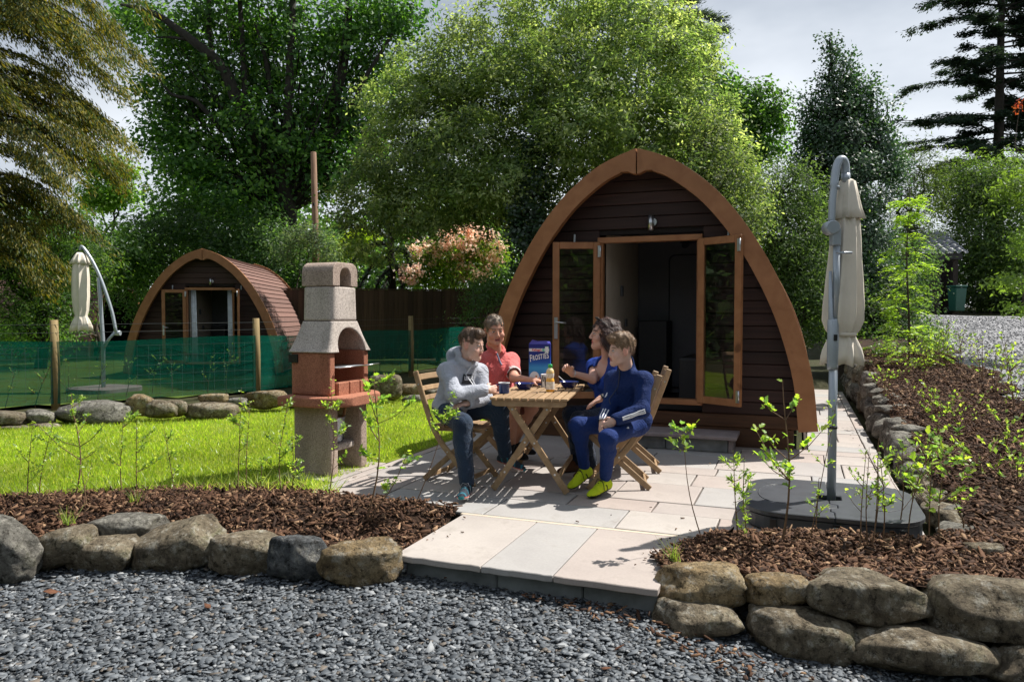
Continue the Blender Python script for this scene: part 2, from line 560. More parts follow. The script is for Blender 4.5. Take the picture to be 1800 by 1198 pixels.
class MB:
    def __init__(s):
        s.v, s.f, s.c, s.sm = [], [], [], []
        s.col = None

    def add(s, vs, fs, smooth=False):
        n = len(s.v)
        s.v += [tuple(v) for v in vs]
        s.f += [tuple(i + n for i in f) for f in fs]
        s.c += [s.col] * len(fs)
        s.sm += [smooth] * len(fs)

    def box(s, c, size, M=None):
        hx, hy, hz = (q / 2 for q in size)
        vs = [Vector((x, y, z)) for x in (-hx, hx) for y in (-hy, hy) for z in (-hz, hz)]
        if M is not None:
            vs = [M @ v for v in vs]
        c = Vector(c)
        s.add([v + c for v in vs], [(0, 1, 3, 2), (4, 6, 7, 5), (0, 4, 5, 1), (2, 3, 7, 6), (0, 2, 6, 4), (1, 5, 7, 3)])

    def beam(s, a, b, w, h, up=(0, 0, 1)):
        """box from a to b; w across, h along up"""
        a, b = Vector(a), Vector(b)
        d = (b - a)
        L = d.length
        d.normalize()
        u = Vector(up)
        sd_ = d.cross(u)
        if sd_.length < 1e-4:
            sd_ = d.cross(Vector((1, 0, 0)))
        sd_.normalize()
        u = sd_.cross(d)
        M = Matrix((d, sd_, u)).transposed()
        s.box((a + b) / 2, (L, w, h), M)

    def path(s, pts, w, h, up):
        """rectangular bar along a polyline, `up` fixed"""
        pts = [Vector(p) for p in pts]
        vs, fs = [], []
        up = Vector(up)
        for i, p in enumerate(pts):
            d = (pts[min(i + 1, len(pts) - 1)] - pts[max(i - 1, 0)]).normalized()
            sd_ = up.normalized()
            n = sd_.cross(d).normalized()
            for a, b in ((-1, -1), (1, -1), (1, 1), (-1, 1)):
                vs.append(p + sd_ * (a * w / 2) + n * (b * h / 2))
        for i in range(len(pts) - 1):
            for k in range(4):
                k2 = (k + 1) % 4
                fs.append((4 * i + k, 4 * i + k2, 4 * i + 4 + k2, 4 * i + 4 + k))
        n = 4 * (len(pts) - 1)
        fs += [(3, 2, 1, 0), (n, n + 1, n + 2, n + 3)]
        s.add(vs, fs)

    def tube(s, pts, r, n=8, caps=True, smooth=True):
        pts = [Vector(p) for p in pts]
        if isinstance(r, (int, float)):
            r = [r] * len(pts)
        vs, fs = [], []
        ref = None
        for i, p in enumerate(pts):
            d = (pts[min(i + 1, len(pts) - 1)] - pts[max(i - 1, 0)])
            if d.length < 1e-9:
                d = Vector((0, 0, 1))
            d.normalize()
            if ref is None:
                ref = d.orthogonal().normalized()
            else:
                ref = (ref - d * ref.dot(d))
                ref = ref.normalized() if ref.length > 1e-6 else d.orthogonal().normalized()
            b = d.cross(ref)
            for k in range(n):
                a = 2 * math.pi * k / n
                vs.append(p + (ref * math.cos(a) + b * math.sin(a)) * r[i])
        for i in range(len(pts) - 1):
            for k in range(n):
                k2 = (k + 1) % n
                fs.append((i * n + k, i * n + k2, (i + 1) * n + k2, (i + 1) * n + k))
        s.add(vs, fs, smooth)
        if caps:
            e = (len(pts) - 1) * n
            N = len(s.v) - len(vs)
            s.f += [tuple(N + k for k in reversed(range(n))), tuple(N + e + k for k in range(n))]
            s.c += [s.col] * 2
            s.sm += [False] * 2

    def lathe(s, prof, n=24, c=(0, 0, 0), fn=None, smooth=True):
        vs, fs = [], []
        c = Vector(c)
        for r_, z in prof:
            for k in range(n):
                a = 2 * math.pi * k / n
                q = r_ * (fn(a, z) if fn else 1)
                vs.append(c + Vector((q * math.cos(a), q * math.sin(a), z)))
        for i in range(len(prof) - 1):
            for k in range(n):
                k2 = (k + 1) % n
                fs.append((i * n + k, i * n + k2, (i + 1) * n + k2, (i + 1) * n + k))
        s.add(vs, fs, smooth)

    def prism(s, poly, off):
        """polygon of 3-D points swept by vector off"""
        poly = [Vector(p) for p in poly]
        off = Vector(off)
        n = len(poly)
        vs = poly + [p + off for p in poly]
        fs = [tuple(reversed(range(n))), tuple(range(n, 2 * n))]
        fs += [(i, (i + 1) % n, n + (i + 1) % n, n + i) for i in range(n)]
        s.add(vs, fs)

    def mesh(s, name, mat=None, bev=0.0, seg=1):
        me = bpy.data.meshes.new(name)
        me.from_pydata(s.v, [], s.f)
        if any(c is not None for c in s.c):
            a = me.attributes.new('Col', 'FLOAT_COLOR', 'FACE')
            cc = np.array([(*(c or (0.5, 0.5, 0.5)), 1) for c in s.c], np.float32)
            a.data.foreach_set('color', cc.ravel())
        me.polygons.foreach_set('use_smooth', s.sm)
        bm = bmesh.new()
        bm.from_mesh(me)
        bmesh.ops.recalc_face_normals(bm, faces=bm.faces)
        if bev:
            ed = [e for e in bm.edges if len(e.link_faces) == 2 and e.calc_face_angle(0) > 0.6]
            bmesh.ops.bevel(bm, geom=ed, offset=bev, segments=seg, affect='EDGES', profile=0.6, clamp_overlap=True)
        bm.to_mesh(me)
        bm.free()
        if mat:
            me.materials.append(MATS[mat])
        return me

    def build(s, name, mat, parent=None, bev=0.0, seg=1, kind=None, label=None, loc=None):
        return link(name, s.mesh(name, mat, bev, seg), None, parent, loc, kind, label)


def children_of(o):
    return list(o.children)


def copy_tree(o, parent=None):
    c = o.copy()
    COL.objects.link(c)
    if parent:
        c.parent = parent
    for ch in children_of(o):
        copy_tree(ch, c)
    return c


# ------------------------------------------------------------------ solid modelling on a distance grid (people, cast concrete, folded cloth)
class Sdf:
    def __init__(s, lo, hi, h):
        s.lo = np.array(lo, np.float32)
        s.h = h
        s.n = np.ceil((np.array(hi) - np.array(lo)) / h).astype(int) + 1
        s.f = np.full(s.n, 0.5, np.float32)

    def win(s, lo, hi, pad):
        a = np.maximum(np.floor((np.array(lo) - pad - s.lo) / s.h).astype(int), 0)
        b = np.minimum(np.ceil((np.array(hi) + pad - s.lo) / s.h).astype(int) + 1, s.n)
        if (b <= a).any():
            return None
        sl = tuple(slice(int(p), int(q)) for p, q in zip(a, b))
        ax = [(s.lo[i] + s.h * np.arange(a[i], b[i], dtype=np.float32)) for i in range(3)]
        return sl, np.meshgrid(*ax, indexing='ij', sparse=True)

    def put(s, sl, d, k, op):
        f = s.f[sl]
        if op == 'sub':
            d = -d
            hh = np.clip(0.5 - 0.5 * (f - d) / k, 0, 1)
            s.f[sl] = f + (d - f) * hh + k * hh * (1 - hh)
        else:
            hh = np.clip(0.5 + 0.5 * (f - d) / k, 0, 1)
            s.f[sl] = f + (d - f) * hh - k * hh * (1 - hh)

    def cap(s, a, b, r1, r2=None, k=0.02, op='add'):
        r2 = r1 if r2 is None else r2
        a, b = np.array(a, np.float32), np.array(b, np.float32)
        m = max(r1, r2)
        w = s.win(np.minimum(a, b), np.maximum(a, b), m + k + 2 * s.h)
        if w is None:
            return
        sl, (X, Y, Z_) = w
        ba = b - a
        L = max(float(ba @ ba), 1e-9)
        t = np.clip(((X - a[0]) * ba[0] + (Y - a[1]) * ba[1] + (Z_ - a[2]) * ba[2]) / L, 0, 1)
        d = np.sqrt((X - a[0] - t * ba[0]) ** 2 + (Y - a[1] - t * ba[1]) ** 2 + (Z_ - a[2] - t * ba[2]) ** 2) - (r1 + t * (r2 - r1))
        s.put(sl, d, k, op)

    def ell(s, c, rad, M=None, k=0.02, op='add'):
        """ellipsoid; rows of M are its axes"""
        c = np.array(c, np.float32)
        rad = np.array(rad, np.float32)
        M = np.eye(3, dtype=np.float32) if M is None else np.array(M, np.float32)
        ext = np.sqrt(((M * rad[:, None]) ** 2).sum(0))
        w = s.win(c - ext, c + ext, k + 2 * s.h)
        if w is None:
            return
        sl, (X, Y, Z_) = w
        q = [(M[i, 0] * (X - c[0]) + M[i, 1] * (Y - c[1]) + M[i, 2] * (Z_ - c[2])) for i in range(3)]
        k0 = np.sqrt(sum((q[i] / rad[i]) ** 2 for i in range(3)))
        k1 = np.sqrt(sum((q[i] / rad[i] ** 2) ** 2 for i in range(3))) + 1e-6
        s.put(sl, k0 * (k0 - 1.0) / k1, k, op)

    def fn(s, f, lo, hi, k=0.005, op='add'):
        w = s.win(lo, hi, k + 2 * s.h)
        if w is None:
            return
        sl, (X, Y, Z_) = w
        s.put(sl, f(X, Y, Z_).astype(np.float32), k, op)

    def offset(s, fn_):
        ax = [(s.lo[i] + s.h * np.arange(s.n[i], dtype=np.float32)) for i in range(3)]
        X, Y, Z_ = np.meshgrid(*ax, indexing='ij', sparse=True)
        s.f = s.f + fn_(X, Y, Z_).astype(np.float32)

    def mesh(s, name, colour=None, smooth=1, mat=None):
        f, h = s.f, s.h
        S = f < 0
        c = np.zeros(tuple(q - 1 for q in f.shape), np.int8)
        for i in (0, 1):
            for j in (0, 1):
                for k in (0, 1):
                    c += S[i:f.shape[0] - 1 + i, j:f.shape[1] - 1 + j, k:f.shape[2] - 1 + k]
        mixed = (c > 0) & (c < 8)
        cells = np.argwhere(mixed)
        idx = np.full(mixed.shape, -1, np.int32)
        idx[mixed] = np.arange(len(cells))
        acc = np.zeros((len(cells), 3), np.float32)
        cnt = np.zeros(len(cells), np.float32)
        cor = [(i, j, k) for i in (0, 1) for j in (0, 1) for k in (0, 1)]
        for a in cor:
            for ax in range(3):
                if a[ax]:
                    continue
                b = list(a)
                b[ax] = 1
                fa = f[cells[:, 0] + a[0], cells[:, 1] + a[1], cells[:, 2] + a[2]]
                fb = f[cells[:, 0] + b[0], cells[:, 1] + b[1], cells[:, 2] + b[2]]
                x = (fa < 0) != (fb < 0)
                t = np.where(x, fa / np.where(x, fa - fb, 1), 0)
                p = np.tile(np.array(a, np.float32), (len(cells), 1))
                p[:, ax] += t
                acc += p * x[:, None]
                cnt += x
        V = s.lo + h * (cells + acc / cnt[:, None])
        Q = []
        for ax in range(3):
            o1, o2 = (ax + 1) % 3, (ax + 2) % 3
            sa = [slice(None)] * 3
            sb = [slice(None)] * 3
            sa[ax] = slice(0, -1)
            sb[ax] = slice(1, None)
            x = S[tuple(sa)] != S[tuple(sb)]
            e = np.argwhere(x)
            ok = (e[:, o1] > 0) & (e[:, o2] > 0) & (e[:, o1] < mixed.shape[o1]) & (e[:, o2] < mixed.shape[o2]) & (e[:, ax] < mixed.shape[ax])
            e = e[ok]
            q = []
            for d1, d2 in ((-1, -1), (0, -1), (0, 0), (-1, 0)):
                p = e.copy()
                p[:, o1] += d1
                p[:, o2] += d2
                q.append(idx[p[:, 0], p[:, 1], p[:, 2]])
            q = np.stack(q, 1)
            fl = ~S[e[:, 0], e[:, 1], e[:, 2]]
            q[fl] = q[fl][:, ::-1]
            Q.append(q)
        Q = np.concatenate(Q)
        for _ in range(smooth):
            sm = np.zeros_like(V)
            ct = np.zeros(len(V), np.float32)
            for i in range(4):
                a, b = Q[:, i], Q[:, (i + 1) % 4]
                for j in range(3):
                    sm[:, j] += np.bincount(a, V[b, j], len(V)) + np.bincount(b, V[a, j], len(V))
                ct += np.bincount(a, minlength=len(V)) + np.bincount(b, minlength=len(V))
            V = 0.5 * V + 0.5 * sm / np.maximum(ct, 1)[:, None]
        col = colour(V) if colour is not None else None
        me = npmesh(name, V, Q, col, 'POINT', True)
        if mat:
            me.materials.append(MATS[mat])
        return me


def sstep(a, b, x):
    t = np.clip((np.asarray(x, float) - a) / (b - a), 0, 1)
    return t * t * (3 - 2 * t)


def vnoise(p, seed=0, oct_=3, sc=1.0):
    """cheap smooth pseudo-noise from sines, vectorised, about -1..1"""
    p = np.asarray(p, float) * sc
    r_ = np.random.default_rng(seed)
    out = 0
    amp, tot = 1.0, 0
    for o in range(oct_):
        for _ in range(3):
            k = r_.normal(size=3) * 2.2 * 2 ** o
            ph = r_.uniform(0, 6.28)
            out = out + amp * np.sin(p @ k + ph)
            tot += amp * 0.6
        amp *= 0.55
    return out / tot

# ================================================================== THE GROUND
def zgravel(x):
    return -0.14 - 0.20 * sstep(-1.0, 0.9, x)


def bank(x, y):
    D = -math.sin(YAW) * np.asarray(x, float) + math.cos(YAW) * np.asarray(y, float)
    return 0.085 + 0.07 * (np.clip(D, 3.5, 30) - 5)


def pxof(p):
    """picture columns and rows of points, and their distance"""
    p = np.asarray(p, float).reshape(-1, 3) - np.array([0, 0, CAM_H])
    D = p @ np.array(FW)
    return 900 + FOC * (p @ np.array(RT)) / D, 599 - FOC * (p @ np.array(UP)) / D, D


def inpoly(poly, x, y):
    poly = np.asarray(poly, float)
    r_ = np.zeros(len(x), bool)
    j = len(poly) - 1
    for i in range(len(poly)):
        xi, yi, xj, yj = *poly[i], *poly[j]
        c = ((yi > y) != (yj > y)) & (x < (xj - xi) * (y - yi) / (yj - yi + 1e-12) + xi)
        r_ ^= c
        j = i
    return r_


def gridmesh(name, xs, ys, zf, mat, kind='structure', keep=None, smooth=True):
    X, Y = np.meshgrid(xs, ys, indexing='ij')
    V = np.stack([X.ravel(), Y.ravel(), zf(X.ravel(), Y.ravel())], 1)
    nx, ny = len(xs), len(ys)
    I = np.arange(nx * ny).reshape(nx, ny)
    F = np.stack([I[:-1, :-1], I[1:, :-1], I[1:, 1:], I[:-1, 1:]], -1).reshape(-1, 4)
    if keep is not None:
        cx_, cy_ = V[F, 0].mean(1), V[F, 1].mean(1)
        F = F[keep(cx_, cy_)]
        u, inv = np.unique(F, return_inverse=True)
        V, F = V[u], inv.reshape(-1, 4)
    me = npmesh(name, V, F, smooth=smooth)
    return link(name, me, mat, kind=kind)


def ground_z(x, y):
    z = np.full(len(x), -0.06)
    fr = 1 - sstep(4.02, 4.4, y)
    z = z * (1 - fr) + (zgravel(x) - 0.06) * fr
    rt = sstep(0.95, 1.3, x) * sstep(4.1, 4.5, y)
    z = z * (1 - rt) + (bank(x, y) - 0.10) * rt
    lf = sstep(-4.5, -7.0, x) * (1 - sstep(2.0, 4.5, y))
    z = z * (1 - lf) + (-0.2) * lf
    z = z + 0.03 * vnoise(np.stack([x, y, x * 0], 1), 3, 3, 0.35) * sstep(9, 16, np.hypot(x, y))
    return z


gx = np.concatenate([-np.geomspace(300, 13, 18), np.arange(-12, 6.01, 0.3), np.geomspace(7, 300, 18)])
gy = np.concatenate([[-150, -60, -25, -10, -4], np.arange(-2, 24.01, 0.3), np.geomspace(25, 420, 20)])
gridmesh('ground', gx, gy, ground_z, 'ground_rough')

# gravel drive in front, slate chips on it
gridmesh('gravel_drive', np.arange(-9, 4.01, 0.25), np.arange(-6, 4.26, 0.25),
         lambda x, y: zgravel(x) + 0.008 * vnoise(np.stack([x, y, x * 0], 1), 5, 3, 1.3), 'gravel_base')
gridmesh('gravel_car_park', np.arange(2.35, 24.1, 0.4), np.arange(5.5, 27, 0.4),
         lambda x, y: bank(x, y) - 0.015 + 0.012 * vnoise(np.stack([x, y, x * 0], 1), 6, 3, 1.0), 'carpark_gravel')


def chips(name, pts, size, aspect, thick, tilt, pal, mat, parent=None, palw=None, seed=1):
    """flat irregular chips lying about; pts (n,3)"""
    r_ = np.random.default_rng(seed)
    n = len(pts)
    sz = r_.uniform(*size, n) * r_.choice([0.6, 0.8, 1.0, 1.25], n, p=[0.3, 0.3, 0.28, 0.12])
    asp = r_.uniform(*aspect, n)
    th = r_.uniform(*thick, n)
    a0 = np.array([0.25, 0.75, 1.25, 1.75]) * math.pi
    ang = a0[None] + r_.uniform(-0.5, 0.5, (n, 4))
    rad = r_.uniform(0.65, 1.1, (n, 4))
    px_ = np.cos(ang) * rad * sz[:, None] * 0.5 * asp[:, None]
    py_ = np.sin(ang) * rad * sz[:, None] * 0.5
    rz = r_.uniform(0, 2 * math.pi, n)
    tx, ty = r_.normal(0, tilt, n), r_.normal(0, tilt, n)
    c, s_ = np.cos(rz)[:, None], np.sin(rz)[:, None]
    X, Y = px_ * c - py_ * s_, px_ * s_ + py_ * c
    zt = X * tx[:, None] + Y * ty[:, None]
    top = np.stack([X, Y, zt + th[:, None] / 2], -1)
    bot = np.stack([X * 1.06, Y * 1.06, zt - th[:, None] / 2], -1)
    V = np.concatenate([top, bot], 1) + pts[:, None, :]
    q = np.array([[0, 1, 2, 3], [4, 5, 1, 0], [5, 6, 2, 1], [6, 7, 3, 2], [7, 4, 0, 3]])
    F = (np.arange(n)[:, None, None] * 8 + q[None]).reshape(-1, 4)
    pal = np.array(pal)
    ci = r_.choice(len(pal), n, p=palw)
    col = pal[ci] * r_.uniform(0.75, 1.25, (n, 1))
    me = npmesh(name, V.reshape(-1, 3), F, np.repeat(col, 5, 0))
    return link(name, me, mat, parent, kind='stuff')


def seen(p, m=60):
    x, y, D = pxof(p)
    return (D > 0.6) & (x > -m) & (x < 1800 + m) & (y > -m) & (y < 1198 + 2 * m)


def scatter(n, box, zf, test=None, seed=1, zr=(0, 0.01)):
    r_ = np.random.default_rng(seed)
    x = r_.uniform(box[0], box[1], n)
    y = r_.uniform(box[2], box[3], n)
    p = np.stack([x, y, zf(x, y) + r_.uniform(*zr, n)], 1)
    k = seen(p)
    if test is not None:
        k &= test(x, y)
    return p[k]


SLATE = [(0.073, 0.083, 0.094), (0.098, 0.11, 0.123), (0.138, 0.151, 0.165), (0.046, 0.052, 0.059), (0.23, 0.24, 0.248), (0.125, 0.105, 0.086)]
pts = scatter(125000, (-6.5, 2.6, 1.5, 4.15), lambda x, y: zgravel(x), lambda x, y: (fwd(x, y) < 4.25) & ~((x > -2.0) & (x < -0.7) & (y > 3.66)), 21, (0, 0.022))
far = pxof(pts)[2]
pts = pts[rng.random(len(pts)) < np.clip(1.5 - 0.25 * far, 0.55, 1)]
chips('slate_gravel', pts[:54000], (0.015, 0.040), (0.9, 2.0), (0.0025, 0.005), 0.14, SLATE, 'chip_slate', palw=[0.24, 0.3, 0.2, 0.12, 0.09, 0.05], seed=4)
for i, (px, py, s_) in enumerate([(785, 975, 0.05), (560, 1080, 0.04), (1065, 1135, 0.05), (365, 1028, 0.05), (92, 1002, 0.07), (1085, 1100, 0.05)]):
    q = Z(px, py + 50, -0.15)
    chips('fallen_leaf', np.array([[q.x, q.y, zgravel(q.x) + 0.03]]), (s_, s_), (1.2, 1.5), (0.002, 0.003), 0.35, [(0.10, 0.045, 0.025)], 'chip_bark', seed=30 + i)
    o = bpy.data.objects['fallen_leaf' if i == 0 else 'fallen_leaf.%03d' % i]
    del o['kind']
    tag(o, ['brown dead leaf on the slate just below the ochre boulder left of the step', 'small dead leaf in the middle of the open slate gravel', 'dead leaf near the bottom right of the slate, below the right boulders', 'dead leaf under the gap between the flat topmost boulder and its neighbour', 'largest dead leaf, at the foot of the left boulders', 'dead leaf on the slate in front of the step riser'][i], 'leaf', 'dead leaves on the slate')
# a few bark chips spilt over the slate under the step
BARK = [(0.06, 0.03, 0.018), (0.10, 0.052, 0.03), (0.16, 0.09, 0.052), (0.035, 0.02, 0.014), (0.27, 0.17, 0.1)]
BW = [0.3, 0.32, 0.2, 0.12, 0.06]
sp = scatter(420, (-1.3, 0.1, 3.0, 3.6), lambda x, y: zgravel(x) + 0.025, lambda x, y: (np.abs(y - (3.62 - 0.28 * (x + 1.2))) < 0.14), 9)
chips('spilt_bark', sp, (0.012, 0.022), (2, 4), (0.003, 0.007), 0.3, BARK, 'chip_bark', palw=BW, seed=5)

for i_, (bx_, n_) in enumerate([((-2.1, -1.9, 3.85, 4.5), 8), ((-0.8, -0.62, 3.7, 4.4), 16), ((-0.7, 0.1, 4.45, 4.75), 14), ((0.55, 0.75, 4.7, 9), 30), ((-3.4, 0.6, 4.5, 7.0), 14)]):
    q_ = scatter(n_, bx_, lambda x, y: 0.006 + 0 * x, None, 70 + i_)
    chips('spilt_bark', q_, (0.006, 0.016), (1.5, 4), (0.003, 0.005), 0.1, BARK, 'chip_bark', palw=BW, seed=80 + i_)

# lawn
LAWN = [(-3.52, 4.62), (-4.4, 4.22), (-5.3, 3.55), (-7.6, 2.3), (-11.5, 3.6), (-9.2, 6.3), (-8.5, 7.2), (-7.6, 7.75), (-7.15, 8.9), (-6.3, 10.2), (-5.9, 11.5), (-5.2, 14.5), (-3.52, 14.5)]
lx, ly = np.arange(-12, -3.4, 0.12), np.arange(2.0, 14.6, 0.12)
gridmesh('lawn', lx, ly, lambda x, y: -0.012 + 0.012 * vnoise(np.stack([x, y, x * 0], 1), 8, 3, 0.8), 'lawn_soil', keep=lambda x, y: inpoly(LAWN, x, y))


def blades(name, p, hgt, wid, pal, seed, lean=0.35, mat='grass_blade'):
    r_ = np.random.default_rng(seed)
    n = len(p)
    h = r_.uniform(*hgt, n)
    w = r_.uniform(*wid, n)
    a = r_.uniform(0, 2 * math.pi, n)
    dx, dy = np.cos(a) * w, np.sin(a) * w
    lx_, ly_ = r_.normal(0, lean, n) * h, r_.normal(0, lean, n) * h
    b0 = p + np.stack([dx, dy, 0 * dx], 1)
    b1 = p - np.stack([dx, dy, 0 * dx], 1)
    tp = p + np.stack([lx_, ly_, h], 1)
    V = np.stack([b0, b1, tp], 1).reshape(-1, 3)
    F = np.arange(3 * n).reshape(n, 3)
    pal = np.array(pal)
    col = pal[r_.choice(len(pal), n)] * r_.uniform(0.75, 1.25, (n, 1)) * (1 + 0.28 * vnoise(p * np.array([1, 1, 0]), 77, 3, 0.9))[:, None]
    return link(name, npmesh(name, V, F, col), mat, kind='stuff')


gp = scatter(420000, (-12, -3.4, 2.2, 14.5), lambda x, y: -0.012 + 0 * x, lambda x, y: inpoly(LAWN, x, y), 31)
D_ = pxof(gp)[2]
gp = gp[rng.random(len(gp)) < np.clip(7.0 / D_, 0.2, 1) ** 2]
gp = gp[:150000]
blades('lawn_grass', gp, (0.016, 0.042), (0.0025, 0.0055), [(0.18, 0.26, 0.022), (0.225, 0.305, 0.028), (0.14, 0.21, 0.02), (0.29, 0.31, 0.07)], 6)
ep = scatter(9000, (-5.5, -3.2, 3.5, 5.2), lambda x, y: 0 * x, lambda x, y: np.abs(np.interp(-x, [3.2, 3.52, 4.4, 5.3], [4.6, 4.62, 4.22, 3.55]) - y) < 0.09, 32)
blades('lawn_edge_grass', ep[:2600], (0.06, 0.16), (0.003, 0.006), [(0.15, 0.22, 0.03), (0.25, 0.28, 0.08)], 7, 0.6)

FAR = [(-10.8, 7.4), (-9.2, 10.6), (-8.8, 15.5), (-8.6, 19), (-30, 30), (-40, 20), (-30, 8), (-12.5, 5.2)]
gridmesh('far_lawn', np.arange(-40, -8, 0.4), np.arange(5, 30, 0.4), lambda x, y: 0 * x - 0.02 + 0.02 * vnoise(np.stack([x, y, x * 0], 1), 18, 3, 0.5), 'far_grass', keep=lambda x, y: inpoly(FAR, x, y))

# planting beds of bark mulch
LBED = [(-2.10, 3.80), (-2.12, 4.5), (-2.6, 4.47), (-3.38, 4.56), (-3.56, 4.72), (-4.4, 4.30), (-5.3, 3.64), (-7.6, 2.4), (-6.8, 1.95), (-4.4, 3.12), (-3.6, 3.46), (-3.0, 3.66), (-2.5, 3.72)]
RBED = [(-0.60, 3.74), (-0.72, 4.0), (-0.5, 4.36), (-0.2, 4.62), (0.35, 4.68), (0.76, 4.70), (0.80, 5.0), (2.9, 5.0), (6.5, 5.0), (6.5, 5.6), (2.9, 4.75), (1.0, 4.16), (0.2, 3.92)]


def lbz(x, y):
    D = fwd(x, y)
    return -0.075 + 0.095 * sstep(4.55, 5.0, D) + 0.012 * vnoise(np.stack([x, y, 0 * x], 1), 12, 3, 1.6) + 0.03 * np.exp(-((D - 5.05) / 0.22) ** 2)


def rbz(x, y):
    return np.maximum(0.02 + 0.012 * vnoise(np.stack([x, y, 0 * x], 1), 13, 3, 1.6) + 0.04 * np.exp(-((fwd(x, y) - 4.15) / 0.2) ** 2) * sstep(-0.75, -0.3, x), (bank(x, y) + 0.03) * sstep(0.6, 1.2, x))


gridmesh('mulch_bed', np.arange(-7.7, -2.0, 0.06), np.arange(1.6, 4.8, 0.06), lbz, 'mulch_base', keep=lambda x, y: inpoly(LBED, x, y))
gridmesh('mulch_bed', np.arange(-0.8, 6.5, 0.06), np.arange(3.0, 5.7, 0.06), rbz, 'mulch_base', keep=lambda x, y: inpoly(RBED, x, y))


def bankz(x, y):
    edge = sstep(0.84, 1.0, x)
    return (bank(x, y) + 0.02 + 0.03 * vnoise(np.stack([x, y, 0 * x], 1), 14, 3, 0.9)) * edge - 0.1 * (1 - edge)


def bank_edge(y):
    return 2.55 + 0.18 * np.sin(y * 1.7) + 0.1 * np.sin(y * 4.1) + 4.0 * (1 - sstep(6.5, 10.2, y))


gridmesh('mulch_bank', np.arange(0.84, 6.6, 0.08), np.arange(4.9, 19.0, 0.12), bankz, 'mulch_base', keep=lambda x, y: x < bank_edge(y))
pts = scatter(24000, (-6.5, -2.05, 2.2, 4.8), lbz, lambda x, y: inpoly(LBED, x, y), 41, (0, 0.03))
chips('bark_mulch', pts[:13000], (0.012, 0.026), (1.8, 4.5), (0.004, 0.010), 0.38, BARK, 'chip_bark', palw=BW, seed=6)
pts = scatter(30000, (-0.8, 2.6, 3.1, 5.0), rbz, lambda x, y: inpoly(RBED, x, y), 42, (0, 0.03))
chips('bark_mulch', pts[:13000], (0.012, 0.026), (1.8, 4.5), (0.004, 0.010), 0.38, BARK, 'chip_bark', palw=BW, seed=7)
pts = scatter(52000, (0.95, 4.2, 4.9, 15), bankz, lambda x, y: x < bank_edge(y) - 0.05, 43, (0, 0.03))
chips('bark_mulch', pts[:12500], (0.016, 0.03), (1.6, 4.0), (0.005, 0.010), 0.4, [tuple(v * 0.8 for v in c) for c in BARK], 'chip_bark', palw=BW, seed=8)
cp = scatter(15000, (2.4, 12, 8, 26), lambda x, y: bank(x, y), None, 44, (0, 0.015))
chips('car_park_stones', cp[:9000], (0.03, 0.07), (0.9, 1.5), (0.01, 0.02), 0.3, [(0.3, 0.3, 0.31), (0.37, 0.37, 0.38), (0.2, 0.2, 0.21)], 'chip_bark', seed=9)

# ------------------------------------------------------------------ patio of sandstone slabs
patio = thing('patio', 'pale sandstone slab patio in front of the large arched wooden pod', 'patio')
patio['kind'] = 'structure'
mb = MB()
mb.box((-1.36, 6.2, -0.030), (4.2, 3.36, 0.02))
mb.box((0.4, 11.2, -0.030), (0.66, 6.6, 0.02))
mb.box((-3.76, 5.38, -0.030), (0.6, 0.9, 0.02))
mb.build('mortar_bed', 'earth', patio, kind='structure')


def slab(x0, x1, y0, y1, z=0.0, th=0.028, g=0.006):
    x0, x1, y0, y1 = x0 + g, x1 - g, y0 + g, y1 - g
    j = lambda: rnd.uniform(-0.0025, 0.0025)
    mb = MB()
    nx = max(2, int((x1 - x0) / 0.2))
    top, bot = [], []
    for (ax, ay, bx, by) in ((x0, y0, x1, y0), (x1, y0, x1, y1), (x1, y1, x0, y1), (x0, y1, x0, y0)):
        for i in range(nx):
            t = i / nx
            top.append((ax + (bx - ax) * t + j(), ay + (by - ay) * t + j(), z))
    n = len(top)
    dz = rnd.uniform(-0.0025, 0.0025)
    cx_, cy_ = (x0 + x1) / 2, (y0 + y1) / 2
    vs = [((p[0] - cx_), (p[1] - cy_), p[2] - 0.003 - z) for p in top]
    ins = [(v[0] * (1 - 0.006 / abs(x1 - x0) * 2), v[1] * (1 - 0.006 / abs(y1 - y0) * 2), 0.0) for v in vs]
    lo = [(v[0], v[1], -th) for v in vs]
    mb.add(ins + vs + lo, [tuple(range(n))] + [(n + i, n + (i + 1) % n, (i + 1) % n, i) for i in range(n)] + [(2 * n + i, 2 * n + (i + 1) % n, n + (i + 1) % n, n + i) for i in range(n)])
    o = mb.build('paving_slab', 'sandstone', patio, loc=(cx_, cy_, z + dz))
    return o


y = 4.52
rows = [0.46, 0.30, 0.58, 0.44, 0.29, 0.6, 0.44, 0.3]
for i, rh in enumerate(rows):
    x = -3.36
    y1 = min(y + rh, 7.86)
    first = rnd.uniform(0.35, 0.8)
    k = 0
    while x < 0.60:
        w = first if k == 0 else rnd.choice([0.44, 0.6, 0.6, 0.75, 0.9])
        x1 = x + w
        if x1 > 0.50:
            x1 = 0.64
        slab(x, x1, y, y1)
        x = x1
        k += 1
    y = y1
y = 7.88
while y < 14.4:
    rh = rnd.choice([0.3, 0.45, 0.6])
    c = 0.36 + rnd.uniform(-0.12, 0.12)
    if rh > 0.5:
        slab(0.1, c, y, y + rh)
        slab(c, 0.64, y, y + rh)
    else:
        slab(0.1, 0.64, y, y + rh)
    y += rh
yy = 4.52
while yy < 14:                                        # narrow edging on both sides
    l = rnd.uniform(0.5, 0.62)
    slab(0.64, 0.74, yy, yy + l)
    if yy < 7.6:
        slab(-3.46, -3.36, yy, yy + l)
    yy += l
slab(-4.06, -3.47, 4.98, 5.4)
slab(-4.06, -3.47, 5.4, 5.80)

